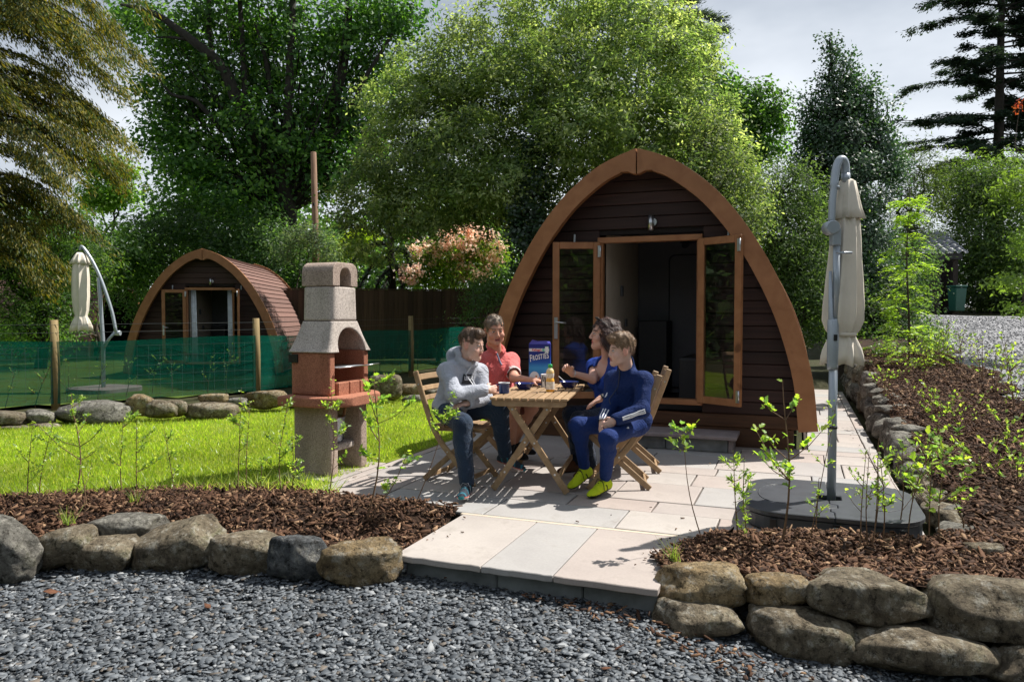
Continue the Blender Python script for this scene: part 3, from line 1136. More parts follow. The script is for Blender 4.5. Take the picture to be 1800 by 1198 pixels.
# entrance step: three slabs on block risers
step = thing('entrance_step', 'low pink sandstone step down from the patio to the grey slate gravel', 'step', (-1.35, 3.6, 0))
step['kind'] = 'structure'
for x0, x1 in ((-2.09, -1.562), (-1.562, -1.16), (-1.16, -0.62)):
    mb = MB()
    n = 9
    fr = [(x0 + 0.003 + (x1 - x0 - 0.006) * i / n + 1.35, 3.565 - 3.6 + rnd.uniform(-0.006, 0.006), 0) for i in range(n + 1)]
    poly = fr + [(x1 - 0.003 + 1.35, 4.47 - 3.6, 0), (x0 + 0.003 + 1.35, 4.47 - 3.6, 0)]
    mb.prism([(p[0], p[1], -0.036) for p in poly], (0, 0, 0.036))
    mb.build('paving_slab', 'sandstone', step, bev=0.004)
for x0, x1 in ((-2.05, -1.50), (-1.495, -1.02), (-1.015, -0.63)):
    mb = MB()
    mb.box(((x0 + x1) / 2 + 1.35, 0.08, -0.20), (x1 - x0, 0.1, 0.326))
    mb.build('riser_block', 'blockwork', step, bev=0.008)
mb = MB()
mb.box((-2.0 + 1.35, 0.5, -0.15), (0.09, 0.7, 0.22))
mb.build('riser_block', 'blockwork', step, bev=0.006)
mb = MB()
mb.box((-1.36 + 1.35, 0.895, -0.012), (1.5, 0.036, 0.02))
mb.build('joint_strip', 'interior_cream', step)

# ------------------------------------------------------------------ dry stone edgings


def ico(sub):
    bm = bmesh.new()
    bmesh.ops.create_icosphere(bm, subdivisions=sub, radius=1)
    v = np.array([q.co[:] for q in bm.verts])
    f = np.array([[q.index for q in p.verts] for p in bm.faces])
    bm.free()
    return v, f


ICO = {k: ico(k) for k in (2, 3, 4)}


def rock_mesh(w, d, h, seed, sub=3, block=3.2, rough=0.05, cuts=15):
    block = block + 1.4
    r_ = np.random.default_rng(seed)
    v, f = ICO[sub]
    v = v.copy()
    nrm = (np.abs(v) ** block).sum(1) ** (1 / block)
    v = v / nrm[:, None]
    for _ in range(cuts):
        n = r_.normal(size=3)
        n /= np.linalg.norm(n)
        s_ = v @ n
        lim = s_.max() * r_.uniform(0.72, 0.96)
        v -= np.maximum(0, s_ - lim)[:, None] * n * 0.95
    v += v * (rough * 1.5 * vnoise(v, seed, 2, 0.8) + rough * vnoise(v, seed + 1, 4, 2.4) + 0.02 * vnoise(v, seed + 2, 3, 6.5) - 0.05 * np.maximum(0, 1 - np.abs(vnoise(v, seed + 5, 2, 1.7)) / 0.10))[:, None]
    v = v / np.abs(v).max(0)
    return npmesh('stone', v * np.array([w / 2, d / 2, h / 2]), f, smooth=True)


ROCKMATS = ['rock_tan', 'rock_grey', 'rock_ochre', 'rock_blue']


def rock(parent, x0, x1, y0, y1, D, mat='rock_tan', depth=0.75, rz=None, sub=3, block=3.2, roll=0.0, ex=1.0, seed=None):
    c = P((x0 + x1) / 2, (y0 + y1) / 2, D)
    w, h = (x1 - x0) * D / FOC * ex, (y1 - y0) * D / FOC * ex * 0.9
    depth = min(depth, 0.6)
    c = c - Vector((0, 0, 0.06 * h))
    seed = seed if seed is not None else rnd.randrange(9999)
    me = rock_mesh(w, max(depth * w, 0.55 * h), h, seed, sub, block)
    o = link('stone', me, mat, parent)
    dd = max(depth * w, 0.6 * h) / 2 * 0.45
    o.location = c + Vector((FW.x, FW.y, 0)).normalized() * dd - parent.location
    o.rotation_euler = (0, R(roll), YAW + (rz if rz is not None else rnd.uniform(-0.15, 0.15)))
    return o


wl = thing('rock_edging', 'row of big boulders between the slate gravel and the sapling bed, left of the step', 'stone edging', Z(400, 1000, -0.15))
for a in [(-70, 64, 908, 1022, 4.05, 'rock_grey', .8, None, 4, 2.6, 18), (28, 160, 924, 1012, 4.22, 'rock_tan', .7, None, 4, 3, -14), (110, 238, 940, 1012, 4.24, 'rock_tan', .7, None, 4, 4, 0),
          (152, 282, 902, 950, 4.42, 'rock_grey', .6, None, 4, 3.2, 2), (225, 394, 910, 1012, 4.28, 'rock_tan', .7, None, 4, 3, -12), (361, 491, 930, 1018, 4.18, 'rock_tan', .8, None, 4, 2.8, 6),
          (466, 579, 930, 1028, 4.08, 'rock_blue', .8, None, 4, 2.8, 0), (555, 710, 942, 1030, 4.04, 'rock_ochre', .8, None, 4, 3, -6), (-200, -60, 920, 1050, 4.0, 'rock_tan', .7)]:
    rock(wl, *a)
wr = thing('rock_edging', 'double row of big boulders holding the mulch bed right of the step', 'stone edging', Z(1450, 1120, -0.3))
for a in [(1156, 1318, 988, 1074, 3.62, 'rock_ochre', .7, None, 4, 3, 0), (1314, 1428, 1006, 1076, 3.58, 'rock_ochre', .7, None, 4, 4, 0), (1416, 1652, 1006, 1108, 3.5, 'rock_tan', .7, None, 4, 3.2, 4),
          (1644, 1880, 1010, 1140, 3.42, 'rock_tan', .7, None, 4, 3.4, 0), (1152, 1328, 1056, 1128, 3.5, 'rock_tan', .6, None, 4, 3, 4), (1322, 1508, 1072, 1170, 3.42, 'rock_tan', .6, None, 4, 3, 6),
          (1500, 1750, 1104, 1198, 3.34, 'rock_tan', .6, None, 4, 3.2, 5), (1745, 1960, 1125, 1230, 3.28, 'rock_tan', .6, None, 4, 3.2, 0)]:
    rock(wr, *a)
wb = thing('rock_edging', 'low tan boulder edging along the back of the lawn below the green netting', 'stone edging', (-7.6, 7.7, 0))
for a in [(-60, 44, 720, 752, 8.9, 'rock_tan'), (38, 94, 716, 746, 9.0, 'rock_grey'), (-20, 48, 745, 766, 8.8, 'rock_tan'), (45, 104, 741, 764, 8.9, 'rock_tan'), (94, 226, 700, 748, 9.2, 'rock_grey'),
          (218, 268, 687, 732, 9.4, 'rock_ochre'), (250, 312, 699, 737, 9.4, 'rock_tan'), (282, 331, 699, 734, 9.5, 'rock_tan'), (318, 414, 703, 738, 9.6, 'rock_tan'), (348, 400, 689, 710, 9.8, 'rock_ochre'),
          (397, 436, 697, 716, 10.2, 'rock_grey'), (428, 504, 682, 722, 10.3, 'rock_ochre'), (500, 560, 690, 720, 10.6, 'rock_grey'), (560, 625, 680, 715, 11.0, 'rock_tan'), (618, 652, 663, 706, 11.4, 'rock_ochre'),
          (640, 706, 652, 706, 11.4, 'rock_tan'), (702, 748, 672, 694, 11.8, 'rock_ochre'), (704, 748, 690, 716, 11.6, 'rock_grey'), (745, 800, 676, 708, 12.0, 'rock_tan'), (795, 850, 670, 702, 12.4, 'rock_tan')]:
    rock(wb, *a)
ws = thing('rock_wall', 'low retaining wall of rough pale stones between the path and the mulch bank', 'stone wall', (0.95, 9.0, 0))
y = 4.95
i = 0
while y < 15.2:
    l = rnd.uniform(0.30, 0.52)
    top = float(bank(1.0, y)) + rnd.uniform(0.0, 0.08)
    hb = rnd.uniform(0.2, 0.3)
    for lvl in (0, 1):
        z0, z1 = (-0.05, min(top, hb)) if lvl == 0 else (hb - 0.03, top)
        if z1 - z0 < 0.1:
            continue
        me = rock_mesh(rnd.uniform(0.3, 0.42), l * rnd.uniform(0.8, 1.1), (z1 - z0) * rnd.uniform(1.0, 1.15), 500 + i, 3, 3.0, 0.075, 20)
        o = link('stone', me, ['rock_grey', 'rock_tan', 'rock_grey', 'rock_grey'][rnd.randrange(4)], ws)
        o.location = (0.93 + 0.05 * lvl + rnd.uniform(-0.03, 0.05) - 0.95, y + l / 2 - 9.0 + rnd.uniform(-0.06, 0.06), (z0 + z1) / 2)
        o.rotation_euler = (rnd.uniform(-0.1, 0.1), rnd.uniform(-0.15, 0.15), rnd.uniform(-0.3, 0.3))
        i += 1
    y += l * 0.92
for a in [(1650, 1716, 884, 934, 4.75, 'rock_grey'), (1672, 1736, 924, 956, 4.4, 'rock_grey'), (1700, 1766, 946, 996, 4.0, 'rock_tan'), (1760, 1800, 950, 985, 4.2, 'rock_grey')]:
    rock(ws, *a)

# ================================================================== CAMPING PODS
ARCH = [(0, 3.03), (0.22, 2.955), (0.45, 2.84), (0.78, 2.57), (1.09, 2.18), (1.36, 1.70), (1.545, 1.25), (1.68, 0.74), (1.735, 0.24)]


def catmull(pts, n):
    pts = [Vector((*p, 0)) if len(p) == 2 else Vector(p) for p in pts]
    pts = [2 * pts[0] - pts[1]] + pts + [2 * pts[-1] - pts[-2]]
    out = []
    for i in range(1, len(pts) - 2):
        p0, p1, p2, p3 = pts[i - 1:i + 3]
        for k in range(n):
            t = k / n
            out.append(0.5 * ((2 * p1) + (p2 - p0) * t + (2 * p0 - 5 * p1 + 4 * p2 - p3) * t * t + (3 * p1 - p0 - 3 * p2 + p3) * t ** 3))
    out.append(pts[-2])
    return out


ARC = [(p.x, p.y) for p in catmull(ARCH, 4)]


def arc_off(d):
    """arch outline moved inwards by d"""
    out = []
    for i, (x, z) in enumerate(ARC):
        a, b = ARC[max(i - 1, 0)], ARC[min(i + 1, len(ARC) - 1)]
        t = Vector((b[0] - a[0], b[1] - a[1])).normalized()
        out.append((max(0.0, x + t.y * d), z - t.x * d))
    return out


def halfwidth(z, curve):
    zs = [q[1] for q in curve][::-1]
    xs = [q[0] for q in curve][::-1]
    return float(np.interp(z, zs, xs))


def make_pod(label, loc, rz, near=True, third=False, left_leaf=21, right_leaf=-30, curtains=False):
    root = thing('camping_pod', label, 'camping pod', loc, rz, None)
    out, inn = ARC, arc_off(0.175)
    inn = [(x, z) for x, z in inn]
    inn[0] = (0.0, 2.77)
    inn[1] = (0.03, 2.775)
    inn[2] = (0.08, 2.80)
    inn[3] = (0.16, 2.80)
    L = 4.9
    for yy, th, wd in ((0.0, 0.09, 0.175), (L - 0.06, 0.06, 0.12)):
        q = inn if yy == 0 else arc_off(wd)
        for s_ in (-1, 1):
            mb = MB()
            g = 0.006
            vs, fs = [], []
            n = len(out)
            for k in range(n):
                for (x, z) in (out[k], q[k]):
                    x = max(x, 0) + g
                    for y_ in (yy, yy + th):
                        vs.append((s_ * x, y_, z))
            for k in range(n - 1):
                a, b = 4 * k, 4 * k + 4
                fs += [(a, a + 2, b + 2, b), (a + 1, b + 1, b + 3, a + 3), (a, b, b + 1, a + 1), (a + 2, a + 3, b + 3, b + 2)]
            fs += [(0, 1, 3, 2), (4 * n - 4, 4 * n - 2, 4 * n - 1, 4 * n - 3)]
            mb.add(vs, fs)
            mb.build('arch_board', 'arch_wood', root, bev=0.012, seg=2)
            if not near:
                continue
    # roof: felt rows with overlap, dark shell below
    sh = arc_off(0.065)
    prof = [(x, z) for x, z in sh]
    acc = [0]
    for i in range(1, len(prof)):
        acc.append(acc[-1] + math.hypot(prof[i][0] - prof[i - 1][0], prof[i][1] - prof[i - 1][1]))
    rowsn = 26
    at_ = lambda s: (float(np.interp(s, acc, [p[0] for p in prof])), float(np.interp(s, acc, [p[1] for p in prof])))
    for s_ in (-1, 1):
        for k in range(rowsn):
            a, b = at_(acc[-1] * k / rowsn), at_(acc[-1] * (k + 1.08) / rowsn)
            mb = MB()
            n = 14
            t = Vector((b[0] - a[0], 0, b[1] - a[1])).normalized()
            nn = Vector((-t.z, 0, t.x)) if True else 0
            nn = Vector((t.z * -1, 0, t.x))
            if nn.z < 0 and k < 4 or nn.x < 0:
                nn = -nn
            lip, th = 0.026, 0.012
            y0, y1 = 0.10, L - 0.05
            pa, pb = Vector((a[0], 0, a[1])) + nn * 0.004, Vector((b[0], 0, b[1])) + nn * lip
            pts_ = [pa, pb, pb - nn * th, pa - nn * 0.01]
            mb.prism([(s_ * p.x, y0, p.z) for p in pts_], (0, y1 - y0, 0))
            mb.build('shingle', 'shingle_red', root)
    mb = MB()
    for s_ in (-1, 1):
        vs, fs = [], []
        for (x, z) in arc_off(0.09):
            vs += [(s_ * x, 0.09, z), (s_ * x, L - 0.06, z)]
        for i in range(len(ARC) - 1):
            fs.append((2 * i, 2 * i + 1, 2 * i + 3, 2 * i + 2))
        mb.add(vs, fs)
    vs = [(-1.58, 0.36, 0.34), (1.58, 0.36, 0.34), (1.58, L - 0.1, 0.34), (-1.58, L - 0.1, 0.34)]
    mb.add(vs, [(0, 1, 2, 3)])
    pl = [(x, L - 0.07, z) for x, z in arc_off(0.08)]
    pl = pl + [(-x, y_, z) for x, y_, z in reversed(pl)]
    mb.add(pl, [tuple(range(len(pl)))])
    mb.build('roof_shell', 'shell_dark', root)
    if third:
        return root
    # front wall boards, cut round the door opening and under the arch
    yw = 0.30
    hw = arc_off(0.10)
    dz0, dz1, dx0, dx1 = 0.415, 2.165, -0.46, 0.635
    bh = 0.128
    z = 0.335
    while z < 2.9:
        z1 = min(z + bh, 2.92)
        h0, h1 = halfwidth(z, hw), halfwidth(z1, hw)
        spans = [(-1, None, 1)]
        if z1 > dz0 and z < dz1:
            spans = [(-1, dx0, 0), (dx1, 1, 0)]
        for a, b, whole in spans:
            if whole:
                poly = [(-h0, z), (h0, z), (h1, z1 - 0.007), (-h1, z1 - 0.007)]
            elif a == -1:
                poly = [(-h0, z), (b, z), (b, z1 - 0.007), (-h1, z1 - 0.007)]
            else:
                poly = [(a, z), (h0, z), (h1, z1 - 0.007), (a, z1 - 0.007)]
            if poly[1][0] - poly[0][0] < 0.02:
                continue
            mb = MB()
            mb.prism([(x, yw, zz) for x, zz in poly], (0, 0.024, 0))
            mb.build('plank', 'clad_wood', root, bev=0.004)
        z = z1
    mb = MB()
    for x0, x1, z0, z1 in ((-1.6, dx0, 0.3, 2.2), (dx1, 1.6, 0.3, 2.2)):
        poly = [(x0 if x0 > -1.5 else -halfwidth(z0, hw) + 0.02, z0), (x1 if x1 < 1.5 else halfwidth(z0, hw) - 0.02, z0),
                (x1 if x1 < 1.5 else halfwidth(1.2, hw) - 0.02, 1.2), (x1 if x1 < 1.5 else halfwidth(z1, hw) - 0.02, z1), (x0 if x0 > -1.5 else -halfwidth(z1, hw) + 0.02, z1),
                (x0 if x0 > -1.5 else -halfwidth(1.2, hw) + 0.02, 1.2)]
        mb.prism([(x, yw + 0.03, zz) for x, zz in poly], (0, 0.03, 0))
    h2, h3 = halfwidth(2.2, hw) - .02, halfwidth(2.6, hw) - 0.02
    mb.prism([(x, yw + 0.03, zz) for x, zz in ((-h2, 2.2), (h2, 2.2), (h3, 2.6), (0.3, 2.85), (-0.3, 2.85), (-h3, 2.6))], (0, 0.03, 0))
    mb.build('wall_lining', 'shell_dark', root)
    mb = MB()
    mb.box((0, yw - 0.006, 0.268), (3.36, 0.045, 0.13))
    mb.build('base_board', 'base_wood', root, bev=0.005)
    mb = MB()
    mb.box((0, yw + 0.03, 0.10), (3.05, 0.09, 0.2))
    mb.build('base_beam', 'base_wood', root, bev=0.006)
    mb = MB()
    for yb in (1.6, 3.0, 4.5):
        mb.box((0, yb, 0.13), (3.0, 0.12, 0.26))
    for xs_ in (-1.45, 0, 1.45):
        mb.box((xs_, 2.5, 0.16), (0.12, 4.2, 0.2))
    mb.build('bearer', 'base_wood', root)
    # door frame
    fr = MB()
    y0 = yw - 0.03
    fr.box(((dx0 + dx1) / 2, y0, dz1 - 0.03), (dx1 - dx0, 0.09, 0.06))
    fr.build('door_frame', 'arch_wood', root, bev=0.004)
    fr = MB()
    fr.box(((dx0 + dx1) / 2, y0 - 0.01, dz0 + 0.028), (dx1 - dx0 + 0.02, 0.12, 0.055))
    fr.build('door_sill', 'arch_wood', root, bev=0.004)
    for xs_ in (dx0 + 0.028, dx1 - 0.028):
        fr = MB()
        fr.box((xs_, y0 + 0.004, (dz0 + dz1) / 2), (0.056, 0.08, dz1 - dz0 - 0.12))
        fr.build('door_jamb', 'arch_wood', root, bev=0.004)
    # two open leaves
    lw, lz0, lz1 = 0.505, 0.445, 2.115
    for side, hx, ang in ((-1, dx0 + 0.03, left_leaf), (1, dx1 - 0.03, right_leaf)):
        a = R(ang)
        dr = Vector((side * math.cos(a), -abs(math.sin(a)), 0))
        M = Matrix((dr, Vector((-dr.y * side, dr.x * side, 0)), Vector((0, 0, 1)))).transposed()
        base = Vector((hx, y0 - 0.055, 0))
        T = lambda u, v, z: base + dr * u + M @ Vector((0, v, 0)) + Vector((0, 0, z))
        st = 0.072
        fr = MB()
        for u0, u1, za, zb in ((0, st, lz0, lz1), (lw - st, lw, lz0, lz1), (st, lw - st, lz0, lz0 + st), (st, lw - st, lz1 - st, lz1)):
            c = T((u0 + u1) / 2, 0, (za + zb) / 2)
            fr.box(c, (u1 - u0 - 0.001, 0.044, zb - za), M)
        door = fr.build('door', 'arch_wood', root, bev=0.004)
        p = MB()
        p.box(T(lw / 2, 0, (lz0 + lz1) / 2), (lw - 2 * st, 0.006, lz1 - lz0 - 2 * st), M)
        p.build('pane', 'door_glass', door)
        for zz in ((lz0 + 0.1, lz1 - 0.1) if True else ()):
            hmb = MB()
            hmb.box(T(lw - 0.018 if side > 0 else 0.012, -0.03 * 1, zz), (0.03, 0.016, 0.12), M)
            hmb.tube([T(lw - 0.005 if side > 0 else 0.0, -0.034, zz - 0.06), T(lw - 0.005 if side > 0 else 0.0, -0.034, zz + 0.06)], 0.009, 8)
            hmb.build('hinge', 'steel', door)
        if side < 0:
            hb = MB()
            hb.box(T(lw - 0.034, -0.028, 1.20), (0.036, 0.012, 0.23), M)
            q0 = T(lw - 0.034, -0.03, 1.26)
            q1 = T(lw - 0.034, -0.075, 1.26)
            hb.tube([q0, q1, T(lw - 0.06, -0.078, 1.262), T(lw - 0.14, -0.075, 1.255)], 0.009, 8)
            hb.build('handle', 'steel', door, bev=0)
        sb = MB()
        q = T(lw * 0.62, 0.02, lz1 + 0.0)
        sb.tube([(q.x, yw - 0.02, lz1 + 0.10), (q.x, yw - 0.035, lz1 + 0.0)], 0.011, 8)
        sb.build('door_stay', 'curtain_white', root)
    # wall light over the door
    lm = MB()
    lm.tube([(0.105, yw - 0.055, 2.22), (0.105, yw - 0.055, 2.375)], 0.03, 14)
    lt = lm.build('wall_light', 'steel', root)
    lm = MB()
    lm.tube([(0.12, yw, 2.31), (0.12, yw - 0.03, 2.31)], 0.042, 16)
    lm.build('backplate', 'steel', lt)
    # what shows through the doorway
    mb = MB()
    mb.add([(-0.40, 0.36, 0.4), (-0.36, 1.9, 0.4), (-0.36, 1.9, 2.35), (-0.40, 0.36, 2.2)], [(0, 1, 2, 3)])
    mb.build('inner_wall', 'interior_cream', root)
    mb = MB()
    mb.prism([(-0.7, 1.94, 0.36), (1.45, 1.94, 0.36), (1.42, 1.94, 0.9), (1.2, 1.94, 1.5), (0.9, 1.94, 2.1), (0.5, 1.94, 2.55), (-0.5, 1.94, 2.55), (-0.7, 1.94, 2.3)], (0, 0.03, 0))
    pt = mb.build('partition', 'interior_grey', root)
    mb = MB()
    n = 8
    poly = []
    for cx_, cz_, a0 in ((0.58, 0.5, -90), (0.58, 2.02, 0), (0.10, 2.02, 90), (0.10, 0.5, 180)):
        for k in range(n):
            a = R(a0 + 90 * k / (n - 1))
            poly.append((cx_ + 0.07 * math.cos(a), 1.93, cz_ + 0.07 * math.sin(a)))
    mb.prism(poly, (0, -0.012, 0))
    dd = mb.build('inner_door', 'interior_grey', pt)
    mb = MB()
    ring = [(p[0], 1.917, p[2]) for p in poly] + [(poly[0][0], 1.917, poly[0][2])]
    mb.tube(ring, 0.008, 5)
    mb.build('door_seal', 'black_soft', pt)
    mb = MB()
    mb.lathe([(0.0, -0.02), (0.02, -0.015), (0.02, 0.0)], 10)
    k = mb.build('door_knob', 'steel', pt)
    k.location = (0.56, 1.90, 1.22)
    k.rotation_euler = (R(90), 0, 0)
    mb = MB()
    for xx in (0.22, 0.42):
        mb.tube([(xx, 1.86, 2.25), (xx + 0.02, 1.80, 2.20)], [0.03, 0.045], 10)
    mb.box((0.32, 1.90, 2.26), (0.3, 0.04, 0.05))
    mb.build('ceiling_spot', 'black_soft', pt)
    mb = MB()
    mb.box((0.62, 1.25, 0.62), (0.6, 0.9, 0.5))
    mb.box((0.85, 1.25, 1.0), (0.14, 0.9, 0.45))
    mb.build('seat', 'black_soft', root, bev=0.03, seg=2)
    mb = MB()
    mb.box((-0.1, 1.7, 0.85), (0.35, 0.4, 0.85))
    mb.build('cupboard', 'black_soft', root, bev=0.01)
    mb = MB()
    mb.box((-0.365, 1.0, 1.62), (0.02, 0.08, 0.12))
    mb.box((-0.36, 1.2, 1.25), (0.015, 0.09, 0.09))
    mb.build('wall_switch', 'interior_grey', root)
    if curtains:
        for x0, x1 in ((-0.38, -0.24), (0.43, 0.55)):
            mb = MB()
            n = 26
            poly = [(x0 + (x1 - x0) * k / n, 0.42 + 0.025 * math.sin(k * 1.9), 0) for k in range(n + 1)]
            vs = [(p[0], p[1], 0.47) for p in poly] + [(x0 + (p[0] - x0) * 0.8, p[1], 2.12) for p in poly]
            fs = [(k, k + 1, n + 2 + k, n + 1 + k) for k in range(n)]
            mb.add(vs, fs, True)
            c_ = mb.build('curtain', 'curtain_white', root)
            c_.modifiers.new('thick', 'SOLIDIFY').thickness = 0.006
    return root


pod = make_pod('large dark-clad arched wooden pod with open glazed doors right behind the breakfast table', (-1.555, 7.50, 0), 0)
p2 = GX(357, 16.6, -0.19)
pod2 = make_pod('smaller-looking arched pod with white curtains and reddish shingle roof beyond the green netting', p2, R(27), curtains=True, left_leaf=14, right_leaf=-62)
p3 = GX(215, 26.5, -0.35)
pod3 = make_pod('far pod of which only a dark slatted roof shows behind the closed left parasol', p3, R(105), near=False, third=True)

# doorstep of the near pod
ds = thing('doorstep', 'low stone slab step on blocks below the door of the large pod', 'step', (-1.2, 7.55, 0))
mb = MB()
mb.box((0.02, 0.02, 0.148), (1.28, 0.46, 0.036))
mb.build('slab', 'riser_slab', ds, bev=0.006)
for x0, x1 in ((-0.60, -0.03), (-0.025, 0.575)):
    mb = MB()
    mb.box(((x0 + x1) / 2, 0.04, 0.064), (x1 - x0, 0.36, 0.128))
    mb.build('block', 'blockwork', ds, bev=0.006)
mb = MB()
mb.box((0.60, 0.04, 0.064), (0.04, 0.38, 0.128))
mb.build('end_slab', 'riser_slab', ds, bev=0.004)

# ================================================================== FENCES
A = [GX(-260, 9.6, 0), GX(95, 10.95, 0), GX(450, 12.6, 0.02), GX(722, 16.8, 0.06), GX(862, 20.5, 0.08)]
nf = thing('netting_fence', 'stock wire fence on round posts hung with green windbreak netting behind the lawn', 'fence', A[1])
off = A[1]
for i, p in enumerate(A):
    if i == 0:
        continue
    mb = MB()
    h = 1.27
    mb.tube([p - off - Vector((0, 0, 0.2)), p - off + Vector((0.01, 0, h * 0.5)), p - off + Vector((0, 0.0, h))], [0.062, 0.06, 0.055], 14)
    mb.build('post', 'post_wood', nf)


def along(A, step):
    out = []
    for a, b in zip(A[:-1], A[1:]):
        n = max(1, int((b - a).length / step))
        out += [a + (b - a) * (k / n) for k in range(n)]
    return out + [A[-1]]


toc = Vector((-FW.x, -FW.y, 0)).normalized() * 0.075      # the net hangs on the near face of the posts
ln = along(A, 0.25)
vs, fs = [], []
tops = []
for i, p in enumerate(ln):
    s_ = 0.02 * math.sin(i * 0.7) + 0.012 * math.sin(i * 2.3)
    for k in range(6):
        t = k / 5
        vs.append(p - off + toc + toc.normalized() * (s_ * (0.4 + t) * (1 - t * 0.6)) + Vector((0, 0, 0.03 + t * (0.93 + 0.02 * math.sin(i * 0.45)))))
for i in range(len(ln) - 1):
    for k in range(5):
        a = i * 6 + k
        fs.append((a, a + 6, a + 7, a + 1))
mb = MB()
mb.add(vs, fs, True)
mb.build('netting', 'net_green', nf)
mb = MB()
fine = along(A, 0.16)
for p in fine:
    mb.tube([p - off + toc * 1.15 + Vector((0, 0, 0.03)), p - off + toc * 1.15 + Vector((0, 0, 0.86))], 0.0016, 3, caps=False)
for zz in (0.1, 0.25, 0.4, 0.55, 0.7, 0.86):
    mb.tube([p - off + toc * 1.15 + Vector((0, 0, zz)) for p in A], 0.0018, 3, caps=False)
mb.build('wire_mesh', 'wire_steel', nf, kind='stuff')
for zz in (1.08, 1.2):
    mb = MB()
    mb.tube([p - off + toc * 0.9 + Vector((0, 0, zz)) for p in A], 0.0028, 4, caps=False)
    mb.build('top_wire', 'wire_steel', nf)

tf = thing('board_fence', 'tall dark brown fence of upright boards behind the green netting', 'fence', GX(605, 21, 0.1))
fa = [GX(470, 20.4, 0.1), GX(640, 20.8, 0.1), GX(760, 21.4, 0.1), GX(832, 21.3, 0.12), GX(905, 19.6, 0.15)]
k = 0
for a, b in zip(fa[:-1], fa[1:]):
    d = (b - a)
    n = max(1, round(d.length / 0.135))
    d.normalize()
    ang = math.atan2(d.y, d.x)
    for i in range(n):
        c = a + (b - a) * ((i + 0.5) / n)
        mb = MB()
        mb.box((0, 0, 0.98), ((b - a).length / n + 0.016, 0.018, 1.96 + rnd.uniform(-0.012, 0.012)))
        o = mb.build('board', 'fence_wood', tf, loc=c - tf.location + Vector((math.sin(ang), -math.cos(ang), 0)) * (0.02 if i % 2 else 0))
        o.rotation_euler = (0, rnd.uniform(-0.006, 0.006), ang)
    mb = MB()
    mb.beam(a - tf.location + Vector((0, 0, 1.985)), b - tf.location + Vector((0, 0, 1.985)), 0.07, 0.03)
    mb.build('capping_rail', 'fence_wood', tf)

# ================================================================== BARBECUE of cast concrete
bq = thing('barbecue', 'tall cast concrete garden barbecue with pale chimney and red firebox beside the lawn', 'barbecue', (-3.765, 5.375, 0), R(-3))


def rbox(c, hs, r_):
    c, hs = np.array(c, float), np.array(hs, float) - r_

    def f(X, Y, Z_):
        q = [np.abs(X - c[0]) - hs[0], np.abs(Y - c[1]) - hs[1], np.abs(Z_ - c[2]) - hs[2]]
        o = np.sqrt(np.maximum(q[0], 0) ** 2 + np.maximum(q[1], 0) ** 2 + np.maximum(q[2], 0) ** 2)
        return o + np.minimum(np.maximum(np.maximum(q[0], q[1]), q[2]), 0) - r_
    return f, c - np.array(hs) - r_, c + np.array(hs) + r_


def sdf_part(name, mat, lo, hi, ops, h=0.008, parent=None, sm=1):
    s_ = Sdf(np.array(lo) - 0.03, np.array(hi) + 0.03, h)
    for f, a, b, op, k in ops:
        s_.fn(f, a, b, k, op)
    o = link(name, s_.mesh(name, None, sm, mat), None, parent)
    o.modifiers.new('slim', 'DECIMATE').ratio = 0.2
    return o


def arch_cut(y0, hw_, ztop, zbot, x0, x1):
    """tunnel along x with a round head"""
    zc = ztop - hw_

    def f(X, Y, Z_):
        r_ = np.sqrt((Y - y0) ** 2 + np.maximum(Z_ - zc, 0) ** 2) - hw_
        return np.maximum(np.maximum(r_ + 0 * X, np.maximum(x0 - X, X - x1)), zbot - Z_)
    return f, np.array([x0, y0 - hw_, zbot]), np.array([x1, y0 + hw_, ztop])


def frustum(z0, z1, b0, b1, r_=0.03):
    def f(X, Y, Z_):
        t = np.clip((Z_ - z0) / (z1 - z0), 0, 1)
        te = t ** 0.8
        hx = b0[0] + (b1[0] - b0[0]) * te - r_
        hy = b0[1] + (b1[1] - b0[1]) * te - r_
        qx, qy = np.abs(X) - hx, np.abs(Y) - hy
        d = np.sqrt(np.maximum(qx, 0) ** 2 + np.maximum(qy, 0) ** 2) + np.minimum(np.maximum(qx, qy), 0) - r_
        return np.maximum(d * 0.85, np.maximum(z0 - Z_, Z_ - z1))
    m = np.maximum(b0, b1)
    return f, np.array([-m[0], -m[1], z0]), np.array([m[0], m[1], z1])


for s_ in (-1, 1):
    sdf_part('pedestal_slab', 'concrete_brown', (-0.2, s_ * 0.2 - 0.07, 0), (0.21, s_ * 0.2 + 0.07, 0.6),
             [(*rbox((0.0, s_ * 0.205, 0.295), (0.195, 0.052, 0.30), 0.02), 'add', 0.004)], 0.009, bq)
sdf_part('shelf', 'concrete_pale', (-0.19, -0.16, 0.16), (0.18, 0.16, 0.3), [(*rbox((-0.02, 0, 0.215), (0.16, 0.15, 0.03), 0.012), 'add', 0.004)], 0.009, bq)


def ledge(X, Y, Z_):
    r_ = np.sqrt((np.maximum(np.abs(Y) - 0.12, 0) / 0.30) ** 2 + (np.maximum(X + 0.06, 0) / 0.44) ** 2) - 1
    d = np.maximum(r_ * 0.27, np.maximum(-0.24 - X, np.abs(Y) - 0.40))
    q = np.abs(Z_ - 0.625) - 0.028
    return np.sqrt(np.maximum(d + 0.015, 0) ** 2 + np.maximum(q + 0.0, 0) ** 2) + np.minimum(np.maximum(d + 0.015, q), 0) - 0.015


